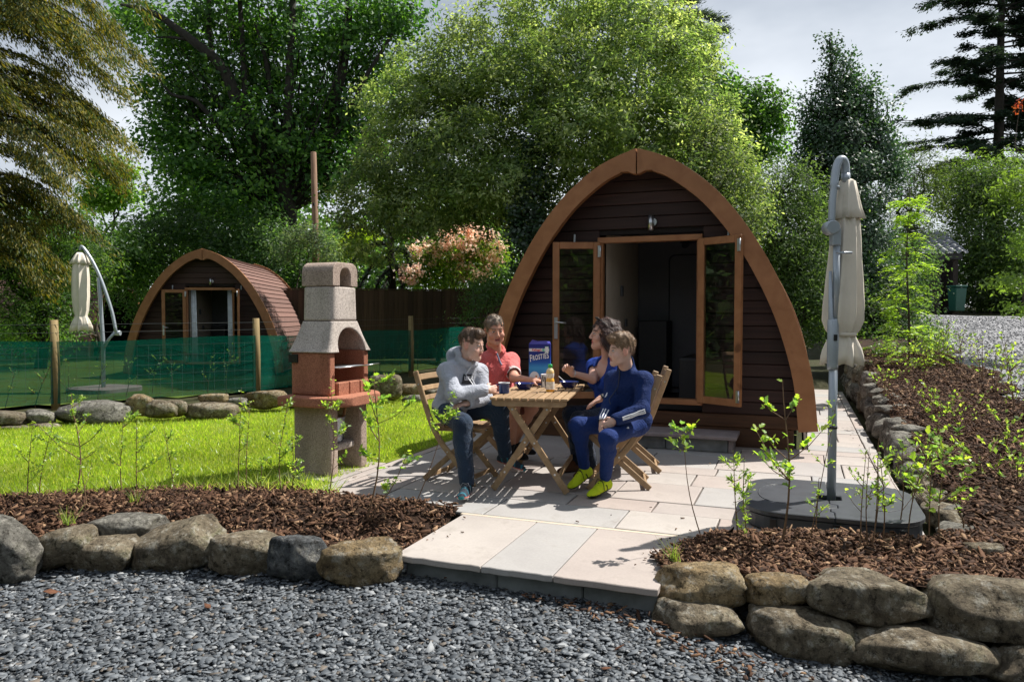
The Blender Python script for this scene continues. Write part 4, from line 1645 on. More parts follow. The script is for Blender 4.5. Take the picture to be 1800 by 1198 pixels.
sdf_part('ledge', 'concrete_red', (-0.26, -0.43, 0.57), (0.42, 0.43, 0.68), [(ledge, np.array([-0.26, -0.43, 0.57]), np.array([0.34, 0.43, 0.68]), 'add', 0.004)], 0.009, bq)
sdf_part('firebox', 'concrete_red', (-0.22, -0.29, 0.665), (0.22, 0.29, 1.03),
         [(*rbox((0, 0, 0.85), (0.2, 0.275, 0.183), 0.02), 'add', 0.003), (*rbox((0.06, 0, 0.87), (0.2, 0.2, 0.24), 0.015), 'sub', 0.008)], 0.008, bq)
f1 = frustum(1.025, 1.285, (0.225, 0.30), (0.165, 0.178))
f2 = frustum(1.0, 1.29, (0.17, 0.24), (0.115, 0.125))
sdf_part('hood', 'concrete_pale', (-0.24, -0.31, 1.02), (0.24, 0.31, 1.29), [(*f1, 'add', 0.003), (*f2, 'sub', 0.006), (*arch_cut(0.02, 0.185, 1.225, 0.98, 0.0, 0.3), 'sub', 0.012)], 0.007, bq)
c1 = frustum(1.29, 1.575, (0.165, 0.178), (0.16, 0.172), 0.05)
c2 = frustum(1.25, 1.6, (0.115, 0.125), (0.11, 0.12), 0.02)
sdf_part('chimney', 'concrete_pale', (-0.18, -0.19, 1.28), (0.18, 0.19, 1.58), [(*c1, 'add', 0.003), (*c2, 'sub', 0.006)], 0.008, bq)


def capf(X, Y, Z_):
    q = np.sqrt(np.maximum(np.abs(Y) - 0.085, 0) ** 2 + np.maximum(Z_ - 1.695, 0) ** 2) - 0.087
    d = np.maximum(q, np.abs(X) - 0.162)
    return np.maximum(d, 1.58 - Z_)


sdf_part('chimney_cap', 'concrete_brown', (-0.18, -0.19, 1.57), (0.18, 0.19, 1.79),
         [(capf, np.array([-0.18, -0.19, 1.57]), np.array([0.18, 0.19, 1.8]), 'add', 0.003), (*arch_cut(0.0, 0.072, 1.735, 1.55, -0.3, 0.3), 'sub', 0.008)], 0.007, bq)
for i, (ya, yb) in enumerate(((-0.2, -0.05), (-0.045, 0.10), (0.105, 0.155), (0.16, 0.235))):
    mb = MB()
    mb.box((0.185, (ya + yb) / 2 + 0.02, 0.715), (0.065, yb - ya, 0.12))
    mb.build('brick', 'concrete_red', bq, bev=0.008)
mb = MB()
for k in range(16):
    yk = -0.19 + 0.38 * k / 15
    mb.tube([(-0.17, yk, 0.90), (0.235, yk, 0.90)], 0.0035, 5)
mb.tube([(0.235, -0.2, 0.90), (0.235, 0.2, 0.90)], 0.006, 6)
mb.tube([(0.12, -0.2, 0.895), (0.12, 0.2, 0.895)], 0.006, 6)
mb.tube([(0.235, 0.18, 0.90), (0.25, 0.36, 0.905)], 0.006, 6)
mb.build('grill_rack', 'steel', bq)
mb = MB()
mb.box((-0.165, -0.282, 0.975), (0.09, 0.012, 0.07))
mb.build('badge_plate', 'plastic_black', bq)

bk = thing('bucket', 'small galvanised steel bucket on the shelf inside the barbecue pedestal', 'bucket', (-3.74, 5.36, 0.247), 0)
mb = MB()
mb.lathe([(0.0, 0.004), (0.082, 0.0), (0.085, 0.01), (0.106, 0.205), (0.112, 0.21), (0.112, 0.222), (0.103, 0.22), (0.08, 0.015), (0, 0.012)], 22)
mb.build('body', 'galvanised', bk)
mb = MB()
mb.tube([(0.11 * math.cos(a), 0.03 * math.sin(a) - 0.02, 0.21 - 0.07 * math.sin(a)) for a in [math.pi * k / 10 for k in range(11)]], 0.004, 6)
mb.build('handle', 'steel', bk)
wh = thing('hand_brush', 'wooden brush handle sticking up out of the steel bucket', 'brush', (-3.70, 5.40, 0.27), 0)
mb = MB()
mb.tube([(0, 0, 0), (0.02, 0.03, 0.18), (0.035, 0.07, 0.33)], [0.012, 0.014, 0.012], 8)
mb.build('handle', 'tan_wood', wh)
mb = MB()
mb.box((0, 0, 0.01), (0.05, 0.09, 0.05))
mb.build('brush_head', 'plastic_black', wh, bev=0.01)

# ================================================================== PARASOLS


def canopy(mb, top, bot, r_top, prof, folds=8, tilt=(0, 0), seed=0):
    r_ = random.Random(seed)
    ph = [r_.uniform(-0.35, 0.35) for _ in range(folds)]
    n = 112
    vs, fs = [], []
    for z, r0, f in prof:
        t = (top - z) / (top - bot)
        for k in range(n):
            a = 2 * math.pi * k / n
            pl_ = 1 - 2 * abs(math.sin(folds * a / 2 + 0.35 * math.sin(2 * a + seed) + 0.5 * t))
            w = 1 + f * pl_ + 0.3 * f * math.cos(3 * a + 4 * t + seed) + 0.12 * f * math.sin(17 * a + 9 * t)
            hem = max(0.0, t - 0.8) / 0.2
            vs.append((tilt[0] * t + r0 * w * math.cos(a), tilt[1] * t + r0 * w * math.sin(a), z - 0.055 * f * (pl_ + 0.4 * math.cos(2 * a + seed)) * hem * (top - bot) / 1.1))
    for i in range(len(prof) - 1):
        for k in range(n):
            k2 = (k + 1) % n
            fs.append((i * n + k, i * n + k2, (i + 1) * n + k2, (i + 1) * n + k))
    mb.add(vs, fs, True)


def make_parasol(label, base, near=True):
    g = thing('parasol', label, 'parasol', base)
    side = RT
    if near:
        u = lambda s_, f_, z: Vector((RT.x * s_ + 0.25 * f_ * 0, RT.y * s_ + f_ * 0, z)) + Vector((FW.x, FW.y, 0)).normalized() * f_
        mb = MB()
        mb.tube([u(0, 0, 0.06), u(0, 0, 1.22)], 0.0275, 20)
        mb.build('pole', 'silver_paint', g)
        mb = MB()
        mb.tube([u(-0.005, 0, 0.98), u(-0.005, 0, 1.005), u(-0.005, 0, 1.3), u(-0.007, 0, 1.31)], [0.033, 0.035, 0.035, 0.03], 20)
        mb.tube([u(-0.012, 0, 1.25), u(-0.012, 0, 1.3), u(-0.02, 0, 1.32), u(-0.028, 0, 1.62)], [0.023, 0.024, 0.016, 0.01], 14)
        mb.build('pole_sleeve', 'silver_paint', g)
        mb = MB()
        mb.tube([u(0.012, 0.0, 1.3), u(0.012, 0, 1.80)], 0.023, 18)
        mb.build('mast', 'silver_paint', g)
        mb = MB()
        a, b = u(-0.055, 0.0, 1.94), u(0.06, 0.0, 1.94)
        mb.tube([u(-0.03, -0.045, 1.90), u(-0.03, 0.045, 1.90)], 0.045, 22)
        mb.box(u(0.0, 0, 1.84), (0.058, 0.06, 0.11), Matrix.Rotation(YAW, 3, 'Z'))
        mb.build('tilt_joint', 'silver_paint', g, bev=0.006)
        mb = MB()
        arm = [u(-0.025, 0, 1.92), u(-0.018, 0.01, 2.05), u(-0.004, 0.02, 2.16), u(0.004, 0.03, 2.22), u(0.02, 0.04, 2.30), u(0.045, 0.05, 2.345), u(0.07, 0.055, 2.345), u(0.085, 0.06, 2.31), u(0.088, 0.06, 2.25)]
        arm = catmull(arm, 4)
        mb.tube(arm, [0.023] * 9 + [0.027] * (len(arm) - 9), 18)
        mb.build('arm', 'silver_paint', g)
        mb = MB()
        mb.tube([u(0.005, 0.03, 2.155), u(0.008, 0.03, 2.175)], 0.032, 18)
        mb.tube([u(0.088, 0.06, 2.20), u(0.088, 0.06, 2.26)], 0.029, 18)
        mb.build('collar', 'silver_paint', g)
        mb = MB()
        mb.tube([u(0.0, -0.035, 1.735), u(0.0, -0.05, 1.735), u(0.085, -0.055, 1.735)], 0.008, 8)
        mb.build('crank_handle', 'silver_paint', g)
        mb = MB()
        mb.box(u(-0.004, -0.035, 1.19), (0.022, 0.012, 0.04), Matrix.Rotation(YAW, 3, 'Z'))
        mb.build('lock_button', 'plastic_black', g)
        mb = MB()
        mb.tube([u(0, 0, 0.595), u(0, 0, 0.612)], 0.031, 16)
        mb.build('pole_band', 'plastic_black', g)
        # the closed cover hangs behind the pole
        c0 = u(0.105, 0.075, 0)
        hang = bpy.data.objects.new('canopy_holder', None)
        mb = MB()
        pr = [(2.225, 0.03, .02), (2.21, 0.05, .06), (2.12, 0.066, .1), (2.03, 0.082, .15), (1.965, 0.1, .2)]
        canopy(mb, 2.225, 1.08, 0.03, pr, 8, (0.012, 0.0), 1)
        v = mb.build('vent', 'canvas', g, loc=(c0.x, c0.y, 0))
        v.modifiers.new('thick', 'SOLIDIFY').thickness = 0.003
        bpy.data.objects.remove(hang)
        mb = MB()
        pr = [(2.1, 0.045, .1), (1.96, 0.078, .12), (1.85, 0.088, .13), (1.7, 0.097, .14), (1.55, 0.106, .16), (1.4, 0.117, .17), (1.3, 0.118, .17), (1.24, 0.1, .14), (1.205, 0.078, .1),
              (1.185, 0.08, .14), (1.15, 0.098, .13), (1.11, 0.112, .15), (1.07, 0.12, .17), (1.01, 0.122, .19)]
        canopy(mb, 2.1, 1.0, 0.03, pr, 7, (-0.02, 0.01), 2)
        v = mb.build('canopy', 'canvas', g, loc=(c0.x, c0.y, 0))
        v.modifiers.new('thick', 'SOLIDIFY').thickness = 0.003
        mb = MB()
        mb.lathe([(0.083, 1.198), (0.089, 1.202), (0.089, 1.218), (0.083, 1.222)], 24)
        v = mb.build('tie_band', 'canvas', g, loc=(c0.x - 0.017, c0.y, 0))
    return g


pb_ = Vector((0.215, 5.24, 0))
par = make_parasol('closed cream parasol on a grey pole, in front right of the large pod', pb_ + Vector((0, 0, 0.0)))

base = thing('parasol_stand', 'dark grey plastic weighted plate with rounded corners under the right parasol', 'parasol stand', (0.20, 5.25, 0))


def rrect(hx, hy, r_, n=7):
    out = []
    for cx_, cy_, a0 in ((hx - r_, -hy + r_, -90), (hx - r_, hy - r_, 0), (-hx + r_, hy - r_, 90), (-hx + r_, -hy + r_, 180)):
        for k in range(n):
            a = R(a0 + 90 * k / (n - 1))
            out.append((cx_ + r_ * math.cos(a), cy_ + r_ * math.sin(a)))
    return out


hx, hy = 0.525, 0.51
mb = MB()
mb.prism([(x, y, 0.012) for x, y in rrect(hx - 0.012, hy - 0.012, 0.26)], (0, 0, 0.088))
mb.build('skirt', 'plastic_dark', base, bev=0.006)
mb = MB()
for q in rrect(hx - 0.02, hy - 0.02, 0.3, 2):
    mb.lathe([(0.0, 0.0), (0.05, 0.0), (0.05, 0.014), (0, 0.014)], 12, (q[0] * 0.9, q[1] * 0.9, 0))
mb.build('foot', 'plastic_black', base)
for half in (-1, 1):                       # two lids meeting in a stepped seam, a square hole for the pole
    rr = rrect(hx, hy, 0.27, 9)
    side = [p for p in rr if p[0] * half > 0]
    if half > 0:
        a = [p for p in side if p[1] < 0]
        b = [p for p in side if p[1] >= 0]
        a.sort(key=lambda p: math.atan2(p[1], p[0]))
        b.sort(key=lambda p: math.atan2(p[1], p[0]))
        poly = [(0.02, -hy), *a, *b, (0.0, hy), (0.0, 0.08), (0.075, 0.08), (0.075, -0.045), (0.0, -0.075), (0.0, -0.16), (0.045, -0.18), (0.045, -0.26), (0.0, -0.28), (0.0, -0.36), (0.02, -0.38)]
    else:
        side.sort(key=lambda p: math.atan2(p[1], p[0]) % (2 * math.pi))
        poly = [(-0.004, hy), *side, (0.016, -hy), (0.016, -0.384), (-0.004, -0.364), (-0.004, -0.276), (0.041, -0.256), (0.041, -0.184), (-0.004, -0.164), (-0.004, -0.075), (-0.075, -0.045), (-0.075, 0.08), (-0.004, 0.08)]
    mb = MB()
    mb.prism([(x, y, 0.103) for x, y in poly], (0, 0, 0.032))
    lid = mb.build('lid', 'plastic_dark', base, bev=0.005)
    mb = MB()
    arc = []
    for k in range(20):
        a = -1.9 + 3.8 * k / 19
        arc.append((half * (0.30 + 0.14 * math.cos(a)), 0.02 + 0.3 * math.sin(a) * 0.9, 0.1355))
    mb.tube(arc, 0.004, 4)
    mb.build('lid_ridge', 'plastic_dark', lid)
mb = MB()
mb.box((0, 0.02, 0.09), (0.2, 0.2, 0.02))
mb.build('socket', 'plastic_black', base)
for xx, yy, w_ in ((-0.33, -0.503, 0.04), (0.03, -0.503, 0.05), (0.38, -0.497, 0.04)):
    mb = MB()
    mb.box((xx, yy, 0.058), (w_, 0.02, 0.075))
    mb.build('clip', 'plastic_black', base, bev=0.003)
mb = MB()
mb.tube([(0.01, -0.518, 0.03), (0.01, -0.522, 0.075), (0.05, -0.522, 0.075), (0.05, -0.518, 0.03)], 0.004, 5)
mb.build('latch_wire', 'steel', base)

# left parasol beyond the netting: a free arm with a bracket, closed cover hanging clear
pl = thing('parasol', 'closed white parasol hanging from a bent cantilever arm beyond the netting at the left', 'parasol', GX(182, 13.2, -0.05))
D0 = 13.2
q = lambda x, y: P(x, y, D0) - pl.location
mb = MB()
mb.tube([q(182, 686), q(181, 600), q(174, 494), q(173, 488)], [0.035, 0.035, 0.033, 0.03], 12)
mb.build('pole', 'silver_paint', pl)
mb = MB()
mb.tube(catmull([q(204, 584), q(196, 545), q(178, 492), q(163, 460), q(150, 440), q(143, 433), q(141, 440)], 4), 0.028, 12)
mb.build('arm', 'silver_paint', pl)
mb = MB()
mb.tube([q(182, 612), q(192, 595), q(203, 583)], 0.024, 10)
mb.tube([q(199, 585) + FW * 0.03, q(210, 585) + FW * 0.03], 0.045, 12)
mb.build('bracket', 'silver_paint', pl)
c0 = q(142, 500)
zt = lambda y: q(142, y).z
mb = MB()
canopy(mb, zt(444), zt(464), 0, [(zt(444), 0.05, .02), (zt(448), 0.085, .08), (zt(456), 0.12, .14), (zt(464), 0.15, .2)], 8, (0, 0), 3)
v = mb.build('vent', 'canvas', pl, loc=(c0.x, c0.y, 0))
v.modifiers.new('thick', 'SOLIDIFY').thickness = 0.004
mb = MB()
canopy(mb, zt(452), zt(581), 0, [(zt(452), 0.07, .05), (zt(464), 0.115, .1), (zt(490), 0.13, .13), (zt(520), 0.128, .14), (zt(545), 0.115, .12), (zt(554), 0.095, .08), (zt(556), 0.095, .1), (zt(563), 0.125, .15), (zt(572), 0.15, .2), (zt(581), 0.16, .25)], 8, (0.0, 0), 4)
v = mb.build('canopy', 'canvas', pl, loc=(c0.x, c0.y, 0))
v.modifiers.new('thick', 'SOLIDIFY').thickness = 0.004
pb2 = thing('parasol_stand', 'grey weighted plate of the left parasol seen through the netting', 'parasol stand', GX(182, 13.2, -0.05))
mb = MB()
mb.prism([(x, y, 0.0) for x, y in rrect(0.5, 0.5, 0.25)], (0, 0, 0.11))
mb.build('lid', 'riser_slab', pb2, bev=0.01)

# ================================================================== UTILITY POLE, SHED, BIN, CAR
up = thing('utility_pole', 'weathered brown wooden pole rising behind the barbecue chimney', 'pole', GX(554, 23, 0))
q = lambda x, y: P(x, y, 23.0) - up.location
mb = MB()
mb.tube([q(557, 585), q(555, 430), q(551, 268), q(551, 267.5)], [0.115, 0.105, 0.088, 0.08], 14)
mb.build('shaft', 'pole_wood', up)
mb = MB()
mb.box(q(551, 418) - FW * 0.12, (0.14, 0.1, 0.24))
mb.box(q(553, 360) - FW * 0.1, (0.05, 0.05, 0.1))
mb.build('junction_box', 'shed_wood', up, bev=0.01)
wire = MB()
a, b = P(1545, 213, 60), P(1830, 175, 60)
wire.tube([a.lerp(b, k / 8) - Vector((0, 0, 0.5 * math.sin(math.pi * k / 8))) for k in range(9)], 0.03, 5)
o = wire.build('overhead_cable', 'black_soft', None)
tag(o, 'thin dark cable crossing the sky in front of the tall cedar', 'cable')

sx = GX(1640, 25.0, 1.36)
sh = thing('shed', 'dark open-fronted timber shed with a grey pantile roof behind the gravel car park', 'shed', sx, YAW)
mb = MB()
mb.box((-1.2, 1.6, 1.0), (3.4, 0.06, 2.05))
mb.box((0.72, 0.9, 1.0), (0.06, 1.5, 2.0))
mb.build('wall', 'shed_wood', sh)
for xx in (0.0, 0.66):
    mb = MB()
    mb.box((xx + (0.02 if xx else -0.06), 0, 0.95), (0.18 if xx else 0.5, 0.16, 1.95))
    mb.build('post', 'shed_wood', sh, bev=0.01)
mb = MB()
mb.box((-1.3, -0.12, 1.97), (4.3, 0.1, 0.2))
mb.build('fascia', 'black_soft', sh)
for r_ in range(5):
    for c_ in range(14):
        mb = MB()
        n = 6
        w_, l_ = 0.26, 0.36
        vs, fs = [], []
        for k in range(n + 1):
            t = k / n
            zz = 0.05 * math.sin(t * math.pi * 2)
            for yy, dz in ((0, 0.03), (l_, 0.0)):
                for th in (0, -0.02):
                    vs.append(((t - 0.5) * w_ * 1.05, yy, zz + dz + th))
        for k in range(n):
            a = 4 * k
            fs += [(a, a + 4, a + 6, a + 2), (a + 1, a + 3, a + 7, a + 5), (a, a + 1, a + 5, a + 4)]
        mb.add(vs, fs)
        if r_ == 0 and c_ == 0:
            tile = mb.mesh('tile', 'tile_roof')
        o = link('tile', tile, None, sh)
        o.location = (0.86 - c_ * w_, -0.25 + r_ * 0.30, 2.08 + r_ * 0.17)
        o.rotation_euler = (math.atan2(0.17, 0.30), 0, 0)
wb_ = thing('wheelie_bin', 'dark green wheelie bin standing beside the dark shed', 'bin', GX(1681, 24.0, 1.42), 0.5)
wb_.scale = (0.8, 0.7, 1.12)
mb = MB()
vs = [(-0.2, -0.22, 0.06), (0.2, -0.22, 0.06), (0.22, 0.2, 0.06), (-0.22, 0.2, 0.06), (-0.24, -0.29, 0.72), (0.24, -0.29, 0.72), (0.25, 0.28, 0.75), (-0.25, 0.28, 0.75)]
mb.add(vs, [(3, 2, 1, 0), (4, 5, 6, 7), (0, 1, 5, 4), (1, 2, 6, 5), (2, 3, 7, 6), (3, 0, 4, 7)])
mb.build('body', 'bin_green', wb_, bev=0.02)
mb = MB()
mb.box((0, 0, 0.775), (0.54, 0.62, 0.05))
mb.build('lid', 'bin_green', wb_, bev=0.015)
mb = MB()
mb.tube([(-0.24, 0.26, 0.09), (0.24, 0.26, 0.09)], 0.09, 14)
mb.build('wheel', 'plastic_black', wb_)
car = thing('parked_car', 'dark blue car tail with a red lamp half hidden behind the rowan and shed', 'car', GX(1608, 26.5, 1.42), YAW + 0.1)
mb = MB()
prof = [(-0.9, 0.3), (0.1, 0.25), (0.16, 0.5), (0.14, 0.85), (-0.1, 1.0), (-0.45, 1.42), (-1.5, 1.45), (-2.3, 1.0), (-3.2, 0.85), (-3.4, 0.4), (-2.6, 0.28)]
mb.prism([(x, -0.8, z) for x, z in prof], (0, 1.6, 0))
mb.build('body', 'car_paint', car, bev=0.06, seg=2)
mb = MB()
mb.prism([(x, -0.812, z) for x, z in [(-0.3, 1.02), (-0.55, 1.36), (-1.45, 1.38), (-2.1, 1.02)]], (0, 0.02, 0))
mb.build('window', 'plastic_black', car)
for yy in (-0.68, 0.68):
    mb = MB()
    mb.box((0.11, yy, 0.78), (0.12, 0.26, 0.3))
    mb.build('tail_light', 'red_lamp', car, bev=0.02)
for xx in (-0.55, -2.75):
    mb = MB()
    mb.tube([(xx, -0.84, 0.31), (xx, -0.62, 0.31)], 0.31, 20)
    mb.build('wheel', 'plastic_black', car)

# ================================================================== TABLE
TR = R(9.7)
TC = Vector((-2.16, 5.09, 0)) + 0.30 * Vector((math.cos(TR), math.sin(TR), 0)) + 0.60 * Vector((-math.sin(TR), math.cos(TR), 0))
tb = thing('folding_table', 'slatted wooden folding table with crossed legs set for breakfast', 'table', TC, TR)
TW, TL, TH = 0.60, 1.22, 0.72
ns = 10
for k in range(ns):
    w_ = TW / ns
    mb = MB()
    mb.box((-TW / 2 + w_ * (k + 0.5), 0, TH - 0.009), (w_ - 0.012, TL, 0.018))
    mb.build('slat', 'teak', tb, bev=0.003)
for yy in (-TL / 2 + 0.028, TL / 2 - 0.028):
    mb = MB()
    mb.prism([(-TW / 2 + 0.015, yy - 0.011, TH - 0.0195), (TW / 2 - 0.015, yy - 0.011, TH - 0.0195), (TW / 2 - 0.02, yy - 0.011, TH - 0.055), (TW / 2 - 0.05, yy - 0.011, TH - 0.066), (-TW / 2 + 0.05, yy - 0.011, TH - 0.066), (-TW / 2 + 0.02, yy - 0.011, TH - 0.055)], (0, 0.022, 0))
    mb.build('rail', 'teak', tb, bev=0.003)
for yy, o1, o2 in ((-TL / 2 + 0.06, 0.0, 0.026), (TL / 2 - 0.06, 0.0, -0.026)):
    for s_, dy in ((1, o1), (-1, o2)):
        mb = MB()
        mb.beam((-s_ * 0.17, yy + dy, TH - 0.04), (s_ * 0.285, yy + dy, 0.0), 0.024, 0.046, (0, 1, 0)) if False else mb.beam((-s_ * 0.17, yy + dy, TH - 0.03), (s_ * 0.285, yy + dy, 0.012), 0.022, 0.048)
        leg = mb.build('leg', 'teak', tb, bev=0.003)
        sc = MB()
        for t in (0.09, 0.46, 0.80):
            c = Vector((-s_ * 0.17, yy + dy, TH - 0.03)).lerp(Vector((s_ * 0.285, yy + dy, 0.012)), t)
            sc.tube([c - Vector((0, 0.014, 0)), c + Vector((0, 0.014, 0))], 0.008, 8)
        sc.build('screw', 'steel', leg)
for s_ in (-1, 1):
    mb = MB()
    mb.beam((s_ * 0.22, -TL / 2 + 0.06, 0.13), (s_ * 0.22, TL / 2 - 0.06, 0.13), 0.02, 0.04)
    mb.build('stretcher', 'teak', tb, bev=0.003)

# ================================================================== FOLDING CHAIRS (built facing +x)


def make_chair(label):
    g = thing('folding_chair', label, 'chair', (0, 0, 0), 0, 'wooden folding chairs at the table')
    hw_ = 0.20
    post = catmull([(-0.335, 0.885), (-0.30, 0.78), (-0.245, 0.63), (-0.185, 0.47), (-0.10, 0.33), (0.0, 0.22), (0.10, 0.115), (0.20, 0.0)], 3)
    for s_ in (-1, 1):
        mb = MB()
        mb.path([(p.x, s_ * hw_, p.y) for p in post], 0.022, 0.046, (0, 1, 0))
        lg = mb.build('leg', 'teak', g, bev=0.005)
        sc = MB()
        for i in (3, 9, 14):
            p = post[i]
            sc.tube([(p.x, s_ * hw_ - 0.014, p.y), (p.x, s_ * hw_ + 0.014, p.y)], 0.007, 8)
        sc.build('screw', 'steel', lg)
        mb = MB()
        mb.beam((0.19, s_ * (hw_ - 0.026), 0.415), (-0.27, s_ * (hw_ - 0.026), 0.012), 0.022, 0.044)
        mb.build('leg', 'teak', g, bev=0.004)
        mb = MB()
        mb.beam((-0.19, s_ * (hw_ - 0.05), 0.425), (0.235, s_ * (hw_ - 0.05), 0.435), 0.022, 0.034)
        mb.build('seat_rail', 'teak', g, bev=0.004)
    for k in range(7):
        x = -0.175 + k * 0.068
        mb = MB()
        mb.box((x, 0, 0.452 + 0.004 * math.cos(k - 2.5)), (0.056, 2 * hw_ - 0.03, 0.016))
        mb.build('slat', 'teak', g, bev=0.004)
    for (x, z), ww in (((-0.315, 0.835), 0.05), ((-0.285, 0.745), 0.042), ((-0.258, 0.67), 0.042)):
        mb = MB()
        n = 6
        pts_ = [(x - 0.018 * (1 - (2 * i / n - 1) ** 2) + 0.004, (2 * i / n - 1) * (hw_ - 0.012), z) for i in range(n + 1)]
        mb.path(pts_, ww, 0.016, (-0.36, 0, 0.93))
        mb.build('back_slat', 'teak', g, bev=0.004)
    for (x, z) in ((-0.24, 0.04), (0.15, 0.055)):
        mb = MB()
        mb.beam((x, -hw_ + 0.03, z), (x, hw_ - 0.03, z), 0.018, 0.036)
        mb.build('stretcher', 'teak', g, bev=0.003)
    return g


CH = {'bl': ((-2.53, 5.44), R(-4), 'wooden folding chair under the boy in the grey hoodie'),
      'man': ((-2.64, 6.36), R(8), 'wooden folding chair under the man in the pink polo, beyond the table'),
      'br': ((-1.345, 5.70), R(194), 'wooden folding chair under the boy in the navy tracksuit'),
      'wo': ((-1.375, 6.34), R(193), 'wooden folding chair under the woman in the blue top')}
proto = None
for k, (xy, rz, lab) in CH.items():
    c = make_chair(lab) if proto is None else copy_tree(proto)
    proto = proto or c
    c['label'] = lab
    c.location = (*xy, 0)
    c.rotation_euler = (0, 0, rz)

# ================================================================== BREAKFAST THINGS


def on_table(px, py):
    return Z(px, py, TH)


mug = thing('mug', 'deep blue enamel mug in the hand of the boy in the grey hoodie', 'mug', on_table(886, 691), R(20))
mb = MB()
mb.lathe([(0, 0.003), (0.038, 0.001), (0.041, 0.006), (0.043, 0.078), (0.046, 0.082), (0.045, 0.085), (0.041, 0.08), (0.038, 0.01), (0, 0.008)], 28)
mb.build('body', 'enamel_blue', mug)
mb = MB()
mb.lathe([(0.0435, 0.081), (0.0465, 0.082), (0.0465, 0.0855), (0.042, 0.0855), (0.0415, 0.081)], 28)
mb.build('rim', 'spoon_white', mug)
mb = MB()
mb.tube([(-0.041, 0, 0.07), (-0.062, 0, 0.066), (-0.07, 0, 0.045), (-0.062, 0, 0.024), (-0.042, 0, 0.018)], 0.0055, 8)
mb.build('handle', 'enamel_blue', mug)
for (px, py, lab) in ((922, 684, 'navy enamel bowl between the mug and the cereal box'), (1000, 681, 'navy enamel bowl with a white spoon in front of the woman')):
    b = thing('bowl', lab, 'bowl', on_table(px, py), 0, 'navy bowls on the table')
    mb = MB()
    mb.lathe([(0, 0.002), (0.045, 0.001), (0.05, 0.006), (0.07, 0.03), (0.08, 0.05), (0.0825, 0.0515), (0.0825, 0.054), (0.077, 0.052), (0.066, 0.03), (0.045, 0.009), (0, 0.008)], 32)
    mb.build('body', 'bowl_blue', b)
    mb = MB()
    mb.lathe([(0.0805, 0.0505), (0.0838, 0.0515), (0.0838, 0.0542), (0.079, 0.0545), (0.0785, 0.051)], 32)
    mb.build('rim', 'enamel_blue', b)
sp_ = on_table(1000, 681)
spn = thing('spoon', 'white spoon leaning in the bowl in front of the woman', 'spoon', sp_ + Vector((0, 0, 0.012)))
mb = MB()
a, b = Vector((0.0, 0.0, 0.008)), Vector((-0.085, -0.02, 0.085))
mb.path([a, a.lerp(b, 0.3), a.lerp(b, 0.7), b], 0.013, 0.004, (0.2, -0.95, 0))
mb.build('handle', 'spoon_white', spn, bev=0.001)
mb = MB()
mb.lathe([(0.0, -0.004), (0.012, 0.0), (0.017, 0.006)], 12, a)
mb.build('spoon_bowl', 'spoon_white', spn)

# cereal box with printed front
CB = on_table(949, 676)
cb = thing('cereal_box', 'tall blue cereal box with white lettering standing on the table', 'cereal box', CB, R(13))
cb.scale = (1.0, 1.0, 1.16)
bw, bd, bhh = 0.19, 0.062, 0.315
mb = MB()
mb.box((0, 0, bhh / 2), (bw, bd, bhh))
mb.col = None
me = mb.mesh('carton', None, 0.002)
link('carton', me, None, cb)


def printed():
    m, t, b, o = nodes('cereal_print')
    c = t.nodes.new('ShaderNodeTexCoord')
    s_ = t.nodes.new('ShaderNodeSeparateXYZ')
    t.links.new(c.outputs['Object'], s_.inputs[0])
    z = mrange_in(t, s_.outputs['Z'], 0.0, bhh)
    base = ramp(t, z, [(0.0, (0.02, 0.05, 0.3)), (0.18, (0.03, 0.16, 0.5)), (0.42, (0.05, 0.32, 0.66)), (0.56, (0.012, 0.09, 0.42)), (0.72, (0.008, 0.03, 0.24)), (1.0, (0.02, 0.02, 0.2))])
    t.links.new(base, b.inputs['Base Color'])
    b.inputs['Roughness'].default_value = 0.35
    return m


def mrange_in(t, v, a, b):
    m = t.nodes.new('ShaderNodeMapRange')
    m.inputs['From Min'].default_value = a
    m.inputs['From Max'].default_value = b
    t.links.new(v, m.inputs['Value'])
    return m.outputs['Result']


me.materials.append(printed())
mb = MB()
mb.prism([(-bw / 2 + 0.003, -bd / 2 + 0.004, bhh + 0.001), (bw / 2 - 0.02, -bd / 2 + 0.004, bhh + 0.001), (bw / 2 - 0.035, -0.02, bhh + 0.022), (-0.02, -0.024, bhh + 0.02), (-bw / 2 + 0.03, -0.028, bhh + 0.03)], (0, 0.002, 0))
mb.prism([(-bw / 2 + 0.003, bd / 2 - 0.004, bhh + 0.001), (bw / 2 - 0.003, bd / 2 - 0.004, bhh + 0.001), (bw / 2 - 0.01, bd / 2 + 0.015, bhh + 0.016), (-bw / 2 + 0.02, bd / 2 + 0.012, bhh + 0.018)], (0, 0.002, 0))
plain('flap_violet', (0.09, 0.08, 0.42), 0.3, var=0.1, bmp=0)
mb.build('lid_flap', 'flap_violet', cb)
plain('print_white', (0.82, 0.82, 0.84), 0.4, var=0.03, bmp=0)
plain('print_red', (0.6, 0.03, 0.06), 0.4, var=0.05, bmp=0)
plain('print_orange', (0.75, 0.25, 0.05), 0.4, var=0.25, scale=60, bmp=0)
plain('print_violet', (0.32, 0.03, 0.25), 0.4, var=0.1, bmp=0)
plain('print_green', (0.2, 0.55, 0.38), 0.4, var=0.1, bmp=0)
plain('print_black', (0.015, 0.015, 0.017), 0.5, var=0.05, bmp=0)


